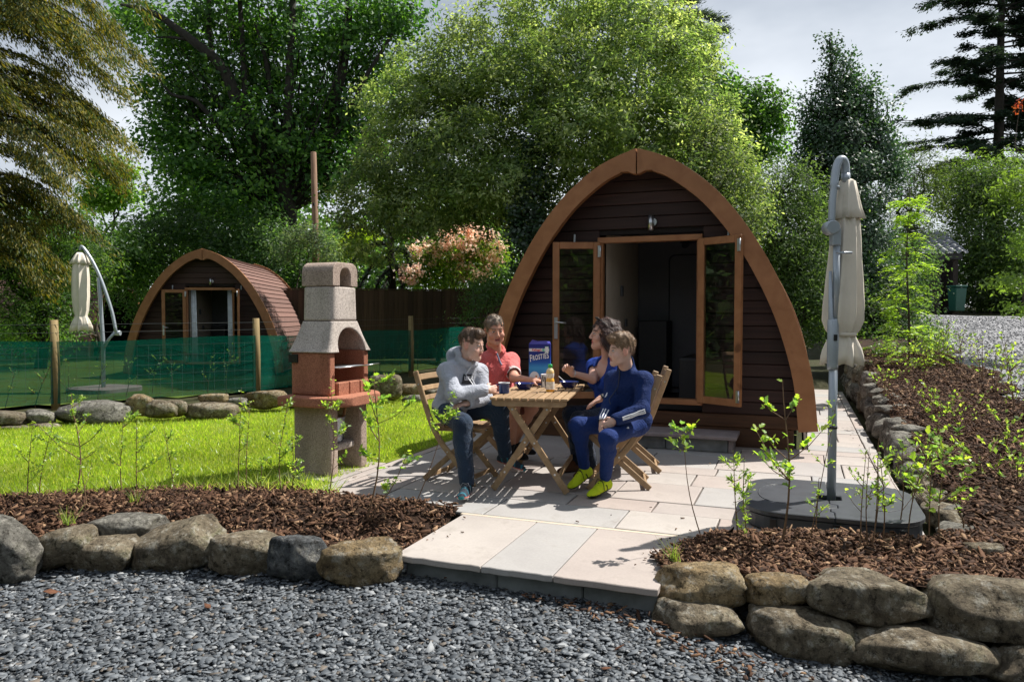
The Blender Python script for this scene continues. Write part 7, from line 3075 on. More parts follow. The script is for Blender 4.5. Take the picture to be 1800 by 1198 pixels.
S_('very short wispy seedling between the close pair and the barbecue', (455, 862), (462, 810), kind='small', nleaf=20, branches=1)
S_('leafy sapling partly covering the left edge of the barbecue pedestal', (494, 866), (500, 705), kind='mid', nleaf=93, branches=6, spread=0.14)
S_('low spreading sapling in front of the left barbecue pedestal slab', (512, 868), (516, 760), kind='mid', nleaf=81, branches=5, spread=0.16, start=0.15)
S_('slender sapling crossing in front of the barbecue shelf and bucket', (577, 876), (588, 668), kind='mid', nleaf=109, branches=7, spread=0.14)
S_('tall big-leaved sapling right of the barbecue, in front of the lawn', (647, 905), (668, 648), kind='big', nleaf=89, branches=6, spread=0.26, rad=0.006)
S_('second stem with round leaves leaning right beside the tall big-leaved sapling', (652, 905), (726, 790), kind='big', nleaf=24, branches=2, spread=0.12)
S_('long bare leaning stem with a leafy tip before the boy in grey', (727, 893), (800, 690), kind='mid', nleaf=97, branches=5, spread=0.13, start=0.72, topbias=0.5, rad=0.0035)
# right bed
S_('nodding sapling with a drooping leafy tip between the chairs and the doorstep', (1234, 948), (1192, 742), kind='big', nleaf=29, branches=4, spread=0.10, start=0.82, rad=0.0035, z=0.07)
S_('upright willow-leaved seedling left of the parasol stand, taller of two', (1297, 938), (1288, 790), kind='narrow', nleaf=97, branches=7, spread=0.07, start=0.1, z=0.08)
S_('second willow-leaved seedling touching the left side of the parasol stand', (1313, 938), (1305, 800), kind='narrow', nleaf=83, branches=6, spread=0.07, start=0.1, z=0.08)
S_('tall branching maple-leaved sapling in front of the parasol stand', (1376, 948), (1384, 668), kind='big', nleaf=86, branches=9, spread=0.26, start=0.3, rad=0.0065, z=0.08)
S_('small sprig low in front of the parasol stand middle', (1432, 945), (1440, 840), kind='narrow', nleaf=29, branches=3, spread=0.06, z=0.06)
S_('thin whip of a plant leaning across the grey parasol pole', (1424, 948), (1474, 690), kind='small', nleaf=29, branches=3, spread=0.06, rad=0.003, z=0.06)
S_('clump of pale green stems in front of the right part of the parasol stand', (1520, 962), (1540, 780), kind='small', nleaf=72, branches=4, spread=0.12, stems=4, rad=0.0035, z=0.06)
S_('yellow-green sprig at the right corner of the parasol stand', (1552, 958), (1548, 770), kind='mid', nleaf=48, branches=5, spread=0.12, z=0.05)
S_('leafy narrow shrub against the retaining stones right of the parasol stand', (1580, 945), (1592, 765), kind='narrow', nleaf=121, branches=8, spread=0.17, start=0.35, stems=2, z=0.04)
S_('dark broad-leaved bushy sapling in the corner right of the parasol stand', (1640, 950), (1656, 775), kind='big', nleaf=113, branches=9, spread=0.26, start=0.3, stems=2, z=0.05)
S_('small lone sapling on the mulch bank near the right picture edge', (1694, 915), (1670, 860), kind='mid', nleaf=13, branches=2, z=0.12)
# along the netting behind the lawn
bx = [(10, 712, 30, 640, 'small'), (62, 712, 88, 640, 'small'), (88, 702, 95, 650, 'narrow'), (118, 702, 122, 628, 'small'), (172, 700, 182, 632, 'small'), (222, 694, 226, 622, 'small'), (268, 686, 282, 618, 'mid'),
      (303, 686, 300, 622, 'mid'), (365, 686, 372, 625, 'small'), (398, 690, 406, 602, 'mid'), (482, 680, 492, 590, 'small'), (628, 672, 634, 590, 'small'), (667, 655, 668, 604, 'narrow'), (705, 652, 704, 596, 'small'),
      (734, 650, 735, 596, 'small'), (766, 650, 768, 580, 'mid'), (785, 655, 792, 590, 'small'), (838, 560, 845, 520, 'mid')]
bl_ = ['leftmost sapling by the green netting, touching the picture edge', 'spindly sapling left of the left netting post', 'willowy shoots just in front of the left netting post', 'pale sapling just right of the left netting post',
       'sapling in front of the netting under the left parasol', 'thin sapling in front of the netting right of the left parasol pole', 'leafy sapling in front of the netting below the left door of the far pod', 'small sapling close beside the leafy one below the far pod door',
       'low sapling by the netting under the far pod doorway', 'widest sapling by the netting, under the right side of the far pod', 'sapling by the netting left of the barbecue hood', 'sapling by the netting just right of the barbecue hood',
       'small fir-like sapling by the netting in front of the board fence', 'faint thin seedling left of the middle netting post', 'sapling right of the middle netting post', 'tall sapling by the netting behind the boy in the grey hoodie',
       'sapling by the netting beside the head of the boy in the grey hoodie', 'leafy shoot hanging near the right end of the netting']
for (x0, y0, x1, y1, kd), lab in list(zip(bx, bl_))[:-1]:
    S_(lab, (x0, y0), (x1, y1), kind=kd, nleaf=46, branches=5, spread=0.2, objs=False, z=0.02, rad=0.006, group='saplings along the netting')
# the mulch bank and car park edge
r2 = random.Random(19)
bank_pl = [(1555, 700, 1560, 655, 'low yellowish plant at the top end of the stone wall'), (1600, 665, 1596, 600, 'leafy young shrub at the foot of the rowan'), (1640, 650, 1650, 580, 'sapling in the row before the car park, nearest the rowan'),
           (1668, 648, 1662, 560, 'thin tall seedling in the row before the car park'), (1690, 655, 1692, 570, 'pale leafy sapling against the bright car park gravel'), (1722, 672, 1716, 590, 'yellow-green sapling against the car park, right of the pale one'),
           (1745, 690, 1762, 600, 'big bright yellow sapling at the car park edge'), (1775, 700, 1772, 600, 'tall dark-stemmed sapling at the right edge of the car park row'), (1790, 730, 1798, 640, 'sapling cut by the right picture edge'),
           (1660, 735, 1645, 690, 'low creeping yellow-green plant in the middle of the mulch bank'), (1690, 760, 1670, 715, 'low bright plant below the creeping one on the mulch bank'), (1650, 770, 1648, 722, 'small fan of pointed leaves on the mulch bank'),
           (1725, 840, 1722, 800, 'tiny seedling low on the mulch bank'), (1770, 800, 1768, 735, 'thin sapling near the right edge of the mulch bank'), (1790, 860, 1788, 800, 'small sapling low by the right picture edge'),
           (1625, 668, 1622, 610, 'small bush between the rowan and the car park row')]
for x0, y0, x1, y1, lab in bank_pl:
    lo, hi = 4.0, 22.0                                  # where the sight line meets the bank
    for _ in range(30):
        m = (lo + hi) / 2
        q = P(x0, y0, m)
        lo, hi = (m, hi) if q.z > float(bank(q.x, q.y)) else (lo, m)
    S_(lab, (x0, y0), (x1, y1), D=min(lo, 14), kind=r2.choice(['mid', 'big', 'mid', 'small']), nleaf=85, branches=8, spread=0.3, objs=False, rad=0.006, start=0.15, stems=2 if y1 < 700 else 1)

# grass tufts in the beds
for i, (px, py, lab) in enumerate([(120, 920, 'small tuft of long grass in the mulch behind the second boulder'), (1184, 985, 'tiny pale weed at the tip of the right mulch bed'), (238, 884, 'small pale weed in the mulch below the upright saplings')]):
    b = Z(px, py, 0.05)
    pp = np.array([b[:]]) + np.random.default_rng(i).normal(0, 0.018, (40, 3)) * np.array([1, 1, 0])
    blades('grass_tuft', pp, (0.05, 0.13), (0.002, 0.004), [(0.12, 0.17, 0.04), (0.2, 0.23, 0.07)], 60 + i, 0.5)
    o = bpy.data.objects['grass_tuft' if i == 0 else 'grass_tuft.%03d' % i]
    del o['kind']
    tag(o, lab, 'grass tuft')

# ------------------------------------------------------------------ the big pale evergreen behind the pod
PAL_BIG = [(0.08, 0.115, 0.046), (0.125, 0.158, 0.072), (0.042, 0.068, 0.03), (0.21, 0.24, 0.125), (0.09, 0.13, 0.046)]
_old = [lobe(960, 70, 16.5, 2.3, 2.2, 1.7), lobe(800, 140, 16.5, 1.8, 1.8, 1.5), lobe(1110, 120, 16.0, 2.0, 2.0, 1.6), lobe(1190, 270, 16.0, 1.7, 1.8, 1.5), lobe(740, 300, 16.6, 1.8, 1.8, 1.6), lobe(880, 300, 16.0, 1.9, 1.8, 1.6),
       lobe(1010, 260, 15.5, 1.8, 1.7, 1.5), lobe(680, 390, 17, 1.3, 1.4, 1.0), lobe(820, 420, 16.5, 1.1, 1.2, 0.8), lobe(1230, 370, 15.5, 1.3, 1.4, 1.3), lobe(1050, 10, 17.5, 2.0, 2.0, 1.3), lobe(1270, 330, 17, 1.2, 1.3, 1.0), lobe(930, 420, 17, 1.0, 1.2, 1.4)]
rb_ = random.Random(17)
big = [lobe(930, 250, 17.6, 2.6, 1.6, 2.2), lobe(1080, 160, 17.8, 2.4, 1.6, 2.2), lobe(780, 290, 17.8, 2.0, 1.6, 1.6), lobe(1180, 300, 17, 1.5, 1.5, 1.6)]
for px, py, D, s_ in [(650, 330, 16.6, .9), (700, 270, 16.2, 1.0), (640, 385, 16.4, .8), (730, 360, 15.6, 1.0), (760, 200, 16.4, 1.05), (800, 120, 16.8, 1.1), (830, 250, 15.3, 1.0), (870, 60, 16.6, 1.1), (900, 160, 15.6, 1.1), (960, 10, 16.8, 1.2), (980, 110, 15.6, 1.1),
                      (1060, 50, 15.9, 1.15), (1130, 40, 16.4, 1.1), (1150, 130, 15.4, 1.1), (1080, 150, 15.1, 1.0), (1010, 220, 14.9, 1.0), (1210, 200, 15.6, 1.05), (1130, 230, 14.9, 1.0), (1250, 280, 15.4, .95), (1190, 330, 14.8, .9), (800, 335, 15.4, .75), (880, 330, 15.4, .9), (670, 425, 16.6, .6), (1285, 350, 15, .75), (690, 180, 17, .9), (740, 120, 17.2, .95), (1200, 90, 16.8, .95), (950, 280, 15.6, .8)]:
    big.append(lobe(px + rb_.uniform(-12, 12), py + rb_.uniform(-12, 12), D, s_ * 0.95, s_, s_ * rb_.uniform(0.6, 0.8)))
broadleaf('evergreen_tree', 'huge domed pale green evergreen tree filling the middle behind the large pod', 'tree', GX(945, 17, 0.0), 3.2, 0.3, big, 4900, 37, (0.07, 0.13), PAL_BIG, (0.15, 0.15, 0.10), 0.42, seed=101, bark='bark_dark', shell=0.82, twigs=0.0, up=0.35, clusvar=0.4, lobelimb=False)
iv = [lobe(935, 350, 15.2, 0.42, 0.5, 1.0), lobe(925, 430, 15.0, 0.38, 0.5, 0.8), lobe(945, 260, 15.2, 0.4, 0.4, 0.9)]
broadleaf('ivy', 'dark ivy climbing the trunk of the huge domed evergreen tree', 'ivy', GX(930, 15.1, 0), 3.0, 0.1, iv, 260, 22, (0.05, 0.09), [(0.016, 0.04, 0.018), (0.025, 0.055, 0.022)], (0.12, 0.12, 0.12), 0.8, 'leaf_waxy', 'bark_dark', 102, shell=0.6)
broadleaf('shrub', 'dark feathery shrub hanging over the right end of the board fence', 'shrub', GX(850, 14.8, 0.0), 1.2, 0.05, [lobe(852, 520, 14.6, 0.45, 0.5, 0.32), lobe(832, 560, 14.6, 0.3, 0.4, 0.22), lobe(872, 500, 15, 0.5, 0.5, 0.3)], 160, 24, (0.04, 0.08), [(0.04, 0.085, 0.03), (0.07, 0.12, 0.04)], (0.12, 0.12, 0.06), 0.4, seed=103, droop=0.3)

# ------------------------------------------------------------------ oak with dark spreading limbs, left of the middle
OAK = [(0.04, 0.10, 0.024), (0.06, 0.135, 0.03), (0.095, 0.18, 0.036), (0.03, 0.075, 0.022)]
oakb = GX(505, 27, 0)
ol = [lobe(440, 10, 27, 2.4, 2.4, 1.5), lobe(330, 60, 27, 1.5, 1.6, 1.0), lobe(250, 40, 27.5, 1.1, 1.3, 0.8), lobe(300, 160, 27, 1.3, 1.4, 1.1), lobe(400, 150, 27, 1.6, 1.6, 1.3), lobe(510, 110, 27, 1.8, 1.8, 1.5), lobe(610, 60, 27, 1.7, 1.7, 1.3), lobe(690, 25, 27, 1.3, 1.4, 0.9),
      lobe(480, 230, 26.5, 1.8, 1.8, 1.4), lobe(350, 270, 27, 1.6, 1.6, 1.3), lobe(290, 250, 27.5, 1.1, 1.2, 0.9), lobe(600, 190, 27.5, 1.5, 1.5, 1.3), lobe(560, 290, 27, 1.6, 1.6, 1.3), lobe(430, 340, 27, 1.9, 1.9, 1.3), lobe(660, 130, 28, 1.2, 1.2, 1.0), lobe(320, 340, 27.5, 1.5, 1.5, 1.0), lobe(640, 270, 28, 1.1, 1.2, 1.1)]
oak = broadleaf('oak_tree', 'tall dark green oak with bare dark limbs behind the far pod', 'tree', oakb, 5.0, 0.34, ol, 1500, 34, (0.13, 0.24), OAK, (0.36, 0.36, 0.24), 0.6, seed=111, bark='bark_dark', shell=0.35, twigs=0.14, lobelimb=False)
mb = MB()
D0 = 26.6
ob = Vector(oakb)


def limb(pts_, r0, r1):
    pp = catmull([P(x, y, d) - ob for x, y, d in pts_], 3)
    n = len(pp)
    mb.tube(pp, [r0 + (r1 - r0) * i / (n - 1) for i in range(n)], 7)


limb([(505, 470, 26.8), (500, 330, 26.6), (425, 195, 26.0), (392, 120, 25.6), (330, 65, 25.4), (268, 22, 25.6), (212, 8, 26)], 0.34, 0.05)
limb([(500, 330, 26.6), (505, 220, 26.0), (510, 110, 25.8), (516, -20, 26)], 0.2, 0.10)
limb([(425, 195, 26), (372, 90, 26.2), (368, -20, 26.4)], 0.13, 0.07)
limb([(432, 205, 26), (428, 110, 25.9), (420, -20, 26)], 0.12, 0.08)
limb([(392, 232, 26.2), (345, 178, 25.8), (300, 165, 25.8), (270, 120, 26)], 0.10, 0.03)
limb([(500, 330, 26.6), (470, 120, 26), (448, 40, 26)], 0.12, 0.05)
limb([(572, 330, 27.2), (572, 235, 27), (600, 130, 26.6), (612, 40, 26.6), (612, -20, 26.6)], 0.24, 0.12)
limb([(575, 225, 27), (618, 190, 26.6), (640, 140, 26.4), (690, 60, 26.5)], 0.15, 0.05)
limb([(330, 70, 25.4), (300, 66, 25.4), (275, 66, 25.5)], 0.06, 0.02)
mb.build('limb', 'bark_dark', oak)

# ------------------------------------------------------------------ conifers


def conifer(name, label, base, h, trunk_r, branches, pal, lsize, seed, nper=120, droop=0.25, aspect=0.18, mat='needle', spray=(0.16, 0.16, 0.05), trunk_pts=None, bark='bark_dark', sprays=6, twig=True):
    """branches: list of (start, [points]) polylines carrying flat sprays of needles"""
    base = Vector(base)
    g = thing(name, label, 'tree', base)
    r_ = np.random.default_rng(seed)
    mb = MB()
    tp = trunk_pts or [Vector((0, 0, -0.3)), Vector((0, 0, h * 0.5)), Vector((0, 0, h))]
    mb.tube(tp, [trunk_r * (1 - 0.85 * i / (len(tp) - 1)) for i in range(len(tp))], 10)
    Ps, Ds, Cs = [], [], []
    for bi, pts_ in enumerate(branches):
        pp = catmull(pts_, 3) if len(pts_) > 2 else pts_
        L = sum((pp[i + 1] - pp[i]).length for i in range(len(pp) - 1))
        mb.tube(pp, [max(0.008, trunk_r * 0.16 * (1 - 0.9 * i / (len(pp) - 1))) for i in range(len(pp))], 4, caps=False)
        cc = r_.uniform(0.75, 1.25)
        n = max(8, int(nper * L))
        t = r_.uniform(0.12, 1.0, n) ** 0.85
        k = np.minimum((t * (len(pp) - 1)).astype(int), len(pp) - 2)
        A_ = np.array([p[:] for p in pp])
        q = A_[k] + (A_[k + 1] - A_[k]) * (t * (len(pp) - 1) - k)[:, None]
        dr = A_[k + 1] - A_[k]
        dr /= np.linalg.norm(dr, axis=1, keepdims=True) + 1e-9
        # side sprays
        ns = max(3, int(sprays * L))
        sid = r_.integers(0, ns, n)
        st = r_.uniform(0.15, 1.0, ns)
        sk = np.minimum((st * (len(pp) - 1)).astype(int), len(pp) - 2)
        so_ = A_[sk] + (A_[sk + 1] - A_[sk]) * (st * (len(pp) - 1) - sk)[:, None]
        sdir = np.cross(A_[sk + 1] - A_[sk], [0, 0, 1.0]) * r_.choice([-1, 1], ns)[:, None]
        sdir /= np.linalg.norm(sdir, axis=1, keepdims=True) + 1e-9
        sdir = sdir * 0.8 + (A_[sk + 1] - A_[sk]) / (np.linalg.norm(A_[sk + 1] - A_[sk], axis=1, keepdims=True) + 1e-9) * 0.7
        sdir[:, 2] -= droop
        sl = r_.uniform(0.25, 0.75, ns) * np.clip(L * 0.28, 0.2, 0.9)
        w = r_.random(n)
        q2 = so_[sid] + sdir[sid] * (sl[sid] * w)[:, None] + r_.normal(size=(n, 3)) * np.array(spray) * 0.45
        q2[:, 2] -= 0.25 * droop * (sl[sid] * w) ** 2
        Ps.append(q2)
        d = sdir[sid] + 0.25 * unit(r_, n)
        Ds.append(d)
        Cs.append(np.full(n, cc))
    p, d, c = np.concatenate(Ps), np.concatenate(Ds), np.concatenate(Cs)
    k = seen(p + np.array(base), 120)
    p, d, c = p[k], d[k], c[k]
    V, F, col = leaves(p, lsize, pal, seed + 1, aspect, 1.2, d, None, droop * 0.6)
    link('crown', npmesh('crown', V, F, col * c[:, None]), mat, g)
    mb.build('trunk', bark, g)
    return g


# golden drooping conifer filling the upper left corner
cb_ = GX(-150, 15.5, -0.1)
rc = random.Random(5)
brs = []
for k in range(70):
    z0 = 2.7 + 6.8 * k / 70
    ln_ = min(4.35, 2.3 + 0.55 * (z0 - 2.3)) * rc.uniform(0.7, 1.06)
    an = rc.uniform(-1.25, 1.25) + YAW - 0.15
    dx, dy = math.cos(an), math.sin(an)
    rise = 0.20 if z0 < 4 else 0.06
    brs.append([Vector((0, 0, z0)), Vector((dx * ln_ * 0.35, dy * ln_ * 0.35, z0 + rise * ln_ * 0.6)), Vector((dx * ln_ * 0.7, dy * ln_ * 0.7, z0 + rise * ln_ * 0.2)), Vector((dx * ln_, dy * ln_, z0 - 0.22 * ln_))])
conifer('conifer_tree', 'golden green drooping conifer filling the upper left corner', cb_, 11, 0.32, brs, [(0.12, 0.112, 0.018), (0.085, 0.095, 0.02), (0.045, 0.07, 0.024), (0.16, 0.135, 0.02), (0.028, 0.05, 0.022)], (0.075, 0.15), 121, 680, 0.5, 0.22, 'needle', (0.2, 0.2, 0.10), sprays=10)

# tall cedar on the right
cb_ = GX(1748, 33, 1.2)
brs = []
rc = random.Random(8)
for k in range(120):
    z0 = 6.2 + 11.5 * k / 120
    ln_ = (4.5 - 0.12 * (z0 - 6)) * rc.uniform(0.35, 1.08)
    an = rc.choice([math.pi + YAW, YAW]) + rc.uniform(-0.9, 0.9)
    if rc.random() < 0.25:
        an = rc.uniform(0, 6.28)
    dx, dy = math.cos(an), math.sin(an)
    tilt = rc.uniform(-0.22, 0.2)
    brs.append([Vector((0, 0, z0)), Vector((dx * ln_ * 0.4, dy * ln_ * 0.4, z0 + tilt * ln_ * 0.5)), Vector((dx * ln_ * 0.75, dy * ln_ * 0.75, z0 + tilt * ln_ * 0.6)), Vector((dx * ln_, dy * ln_, z0 + tilt * ln_ * 0.4))])
conifer('cedar_tree', 'tall dark cedar with layered level branches against the sky at the right', cb_, 19, 0.32, brs, [(0.012, 0.026, 0.02), (0.018, 0.036, 0.026), (0.025, 0.042, 0.028)], (0.12, 0.24), 131, 330, 0.14, 0.3, 'needle', (0.26, 0.26, 0.13), sprays=8)

# dark pine showing behind the evergreen's right shoulder
cb_ = GX(1175, 36, 0.5)
brs = []
rc = random.Random(12)
for (px, py) in [(1285, 55), (1270, 35), (1255, 70), (1240, 25), (1262, 88), (1225, 5), (1240, 100), (1210, 60), (1195, -5), (1230, 45), (1215, 90)]:
    e = P(px, py, 36 + rc.uniform(-1, 1)) - cb_
    s0 = Vector((0, 0, e.z - rc.uniform(0.0, 0.7)))
    brs.append([s0, s0.lerp(e, 0.5) + Vector((0, 0, 0.2)), e])
    brs.append([s0.lerp(e, 0.55), s0.lerp(e, 0.8) + Vector((0, 0.6, 0.3)), e + Vector((-0.4, 0.8, 0.35))])
conifer('pine_tree', 'dark pine showing at the top behind the right shoulder of the huge evergreen', cb_, 18, 0.4, brs, [(0.02, 0.034, 0.028), (0.03, 0.045, 0.035)], (0.16, 0.3), 141, 260, -0.1, 0.16, 'needle', (0.3, 0.3, 0.14), sprays=8)

# sycamore behind, right of the big evergreen
SYC = [(0.055, 0.12, 0.025), (0.08, 0.16, 0.03), (0.04, 0.085, 0.02)]
broadleaf('sycamore_tree', 'rounded bright green tree between the huge evergreen and the holly', 'tree', GX(1310, 38, 0.6), 5, 0.3, [lobe(1310, 185, 38, 1.9, 1.9, 1.0), lobe(1285, 225, 38, 1.6, 1.6, 1.0), lobe(1345, 215, 38, 1.2, 1.3, 0.9), lobe(1300, 265, 38, 1.8, 1.8, 0.9), lobe(1335, 260, 38, 1.3, 1.4, 0.8), lobe(1260, 150, 38, 1.1, 1.1, 0.9)],
          420, 26, (0.14, 0.26), SYC, (0.34, 0.34, 0.2), 0.75, seed=151, bark='bark_dark', shell=0.3)
# holly spire
HOL = [(0.026, 0.065, 0.03), (0.042, 0.09, 0.04), (0.06, 0.115, 0.05), (0.018, 0.045, 0.022)]
hl = []
for py, w_ in ((75, 0.13), (110, 0.26), (150, 0.4), (195, 0.62), (245, 0.85), (300, 1.05), (360, 1.2), (420, 1.25), (480, 1.25), (540, 1.2)):
    hl.append(lobe(1458 + (py - 75) * 0.075, py, 18, w_, w_, 0.42))
for px, py, w_ in ((1498, 120, 0.2), (1500, 170, 0.3), (1532, 165, 0.18), (1530, 215, 0.32), (1420, 190, 0.22), (1430, 235, 0.35), (1560, 200, 0.18), (1550, 255, 0.4), (1415, 285, 0.4), (1570, 300, 0.4)):
    hl.append(lobe(px, py, 18, w_, w_, 0.5))
broadleaf('holly_tree', 'glossy dark holly with a pointed top behind the right parasol', 'tree', GX(1490, 18, 0.9), 4.6, 0.14, hl, 2000, 26, (0.065, 0.11), HOL, (0.13, 0.13, 0.12), 0.6, 'leaf_waxy', 'bark_dark', 161, shell=0.15, twigs=0.2, up=0.3)
# fine-leaved shrub between pod and holly
broadleaf('shrub', 'fine-leaved olive green shrub between the large pod and the holly', 'shrub', GX(1375, 16, 0.6), 1.8, 0.1, [lobe(1370, 340, 16, 0.85, 0.9, 0.75), lobe(1360, 420, 15.6, 1.0, 1.0, 0.8), lobe(1400, 480, 15.6, 0.9, 1.0, 0.9), lobe(1420, 400, 16.2, 0.8, 0.9, 0.9), lobe(1410, 560, 15.4, 0.9, 0.8, 0.7), lobe(1440, 520, 15.6, 0.7, 0.7, 0.8)],
          800, 38, (0.06, 0.11), [(0.045, 0.08, 0.03), (0.07, 0.11, 0.04), (0.09, 0.14, 0.05)], (0.2, 0.2, 0.14), 0.35, seed=171, shell=0.4)
broadleaf('shrub', 'bright-edged pale bush directly behind the right shoulder of the large pod', 'shrub', GX(1270, 15, 0.2), 2.0, 0.12, [lobe(1265, 330, 14.6, 0.85, 0.9, 0.65), lobe(1230, 260, 15, 0.9, 0.9, 0.7), lobe(1300, 390, 14.2, 0.6, 0.7, 0.5)], 330, 36, (0.05, 0.1), PAL_BIG, (0.17, 0.17, 0.13), 0.42, seed=172, shell=0.5)
# cypress tips right of the holly
broadleaf('cypress_tree', 'feathery dark cypress tips between the holly and the cedar', 'tree', GX(1600, 21, 1.1), 3, 0.1, [lobe(1585, 330, 21, 0.6, 0.8, 1.0), lobe(1620, 300, 21, 0.45, 0.6, 0.8), lobe(1645, 330, 21, 0.55, 0.6, 0.7), lobe(1600, 400, 21, 0.9, 0.9, 1.0), lobe(1560, 290, 21, 0.35, 0.5, 0.6)], 330, 30, (0.07, 0.14), [(0.05, 0.085, 0.02), (0.075, 0.11, 0.025), (0.03, 0.05, 0.018)], (0.12, 0.12, 0.22), 0.22, 'needle', 'bark_dark', 181, shell=0.3)

# rowan with feathered leaves in front
rw = GX(1597, 11.5, 0.55)
g = thing('rowan_tree', 'slim young rowan with feathered yellow-green leaves right of the parasol', 'tree', rw)
r_ = random.Random(3)
mb = MB()
q = lambda x, y, d=11.5: P(x, y, d) - rw
st = catmull([q(1598, 660), q(1598, 560), q(1594, 450), q(1600, 330)], 4)
mb.tube([Vector((0, 0, -0.1))] + st, [0.024] + [0.022 - 0.018 * i / len(st) for i in range(len(st))], 7)
Pl, Dl, Cl = [], [], []
for k in range(120):
    t = r_.random() ** 0.9
    i = int(t * (len(st) - 1))
    a = st[i]
    an = r_.uniform(0, 6.283)
    ln_ = (0.62 - 0.42 * t) * r_.uniform(0.4, 1.1)
    e = a + Vector((math.cos(an) * ln_, math.sin(an) * ln_, ln_ * r_.uniform(0.15, 0.8)))
    if k % 2 == 0:
        mb.tube([a, e], [0.006, 0.002], 4, caps=False)
    for j in range(3):
        o = a.lerp(e, r_.uniform(0.5, 1.0))
        d = (Vector((math.cos(an + r_.uniform(-1, 1)), math.sin(an + r_.uniform(-1, 1)), r_.uniform(-0.5, 0.15)))).normalized()
        sd_ = d.cross(Vector((0, 0, 1))).normalized()
        l_ = r_.uniform(0.13, 0.2)
        for m in range(7):
            c = o + d * l_ * m / 6 - Vector((0, 0, 0.25 * l_ * (m / 6) ** 2))
            for s_ in (-1, 1):
                Pl.append(c + sd_ * s_ * 0.024)
                Dl.append(sd_ * s_ + d * 0.5)
V, F, col = leaves(np.array([p[:] for p in Pl]), (0.045, 0.075), [(0.17, 0.26, 0.03), (0.23, 0.32, 0.04), (0.12, 0.19, 0.03)], 7, 0.36, 1.6, np.array([d.normalized()[:] for d in Dl]) * 2.5)
link('crown', npmesh('crown', V, F, col), 'leaf_young', g)
mb.build('trunk', 'bark', g)

# shrubs and small trees on the right
W1 = [(0.075, 0.12, 0.03), (0.055, 0.095, 0.028), (0.10, 0.15, 0.035), (0.035, 0.065, 0.022)]
broadleaf('willow_shrub', 'tall loose willow-leaved shrub behind the shed and wheelie bin', 'shrub', GX(1720, 27, 1.4), 2.5, 0.1, [lobe(1700, 340, 27, 1.3, 1.5, 1.2), lobe(1740, 420, 26.5, 1.6, 1.6, 1.3), lobe(1770, 330, 27, 1.3, 1.4, 1.2), lobe(1710, 480, 26.5, 1.2, 1.0, 1.0), lobe(1790, 450, 26.5, 1.3, 1.3, 1.3), lobe(1770, 520, 26, 1.3, 1.0, 0.7)],
          1200, 34, (0.11, 0.2), W1, (0.3, 0.3, 0.24), 0.32, seed=191, shell=0.2, group='shrubs round the car park')
broadleaf('willow_shrub', 'nearer spray of pale green branches cut by the right picture edge', 'shrub', GX(1850, 13, 0.8), 1.5, 0.05, [lobe(1800, 330, 13, 0.42, 0.6, 0.3), lobe(1790, 500, 12.5, 0.42, 0.6, 0.14), lobe(1815, 430, 12.5, 0.32, 0.5, 0.28), lobe(1800, 545, 12, 0.3, 0.5, 0.1)], 150, 22, (0.06, 0.12), [(0.11, 0.17, 0.03), (0.08, 0.13, 0.03)], (0.12, 0.12, 0.06), 0.35, 'leaf_young', 'bark', 192, shell=0.2, group='shrubs round the car park')
broadleaf('shrub', 'low dark undergrowth shrub at the back of the car park beside the bin', 'shrub', GX(1740, 25.5, 1.4), 0.6, 0.05, [lobe(1730, 520, 25.5, 0.9, 0.8, 0.6), lobe(1775, 515, 25.5, 1.0, 0.8, 0.7), lobe(1800, 500, 25, 0.9, 0.8, 0.8)], 190, 26, (0.09, 0.16), [(0.03, 0.055, 0.02), (0.06, 0.09, 0.03)], (0.25, 0.25, 0.16), 0.45, seed=193, shell=0.2)
broadleaf('shrub', 'dense dark shrub under the holly at the end of the stone wall', 'shrub', GX(1530, 16.5, 0.7), 0.9, 0.05, [lobe(1500, 560, 16.5, 0.9, 0.8, 0.8), lobe(1560, 540, 17, 0.9, 0.9, 0.9), lobe(1600, 580, 16, 0.6, 0.7, 0.5), lobe(1540, 610, 15.6, 0.6, 0.6, 0.4), lobe(1600, 480, 18, 0.7, 0.8, 0.9), lobe(1470, 590, 17, 0.7, 0.7, 0.7)], 520, 28, (0.05, 0.1), [(0.022, 0.045, 0.02), (0.04, 0.075, 0.028), (0.06, 0.1, 0.03)], (0.18, 0.18, 0.14), 0.55, seed=194, shell=0.2)
broadleaf('shrub', 'leafy wild shrub with yellow-green tips between the rowan and the wall top', 'shrub', GX(1600, 13.2, 0.65), 0.5, 0.03, [lobe(1565, 625, 12.6, 0.36, 0.4, 0.24), lobe(1610, 630, 13, 0.4, 0.4, 0.26), lobe(1640, 600, 13.4, 0.3, 0.4, 0.3), lobe(1530, 640, 12.6, 0.25, 0.3, 0.12)], 120, 22, (0.045, 0.08), [(0.06, 0.11, 0.025), (0.10, 0.15, 0.03)], (0.1, 0.1, 0.1), 0.5, 'leaf_young', 'bark', 195, shell=0.2)
broadleaf('shrub', 'small red-leaved bush peeping out in front of the cedar at the right edge', 'shrub', GX(1798, 24, 1.4), 5.5, 0.05, [lobe(1793, 188, 24, 0.08, 0.12, 0.16)], 4, 12, (0.08, 0.14), [(0.22, 0.03, 0.02), (0.16, 0.04, 0.02)], (0.1, 0.1, 0.12), 0.5, seed=196, shell=0.2)

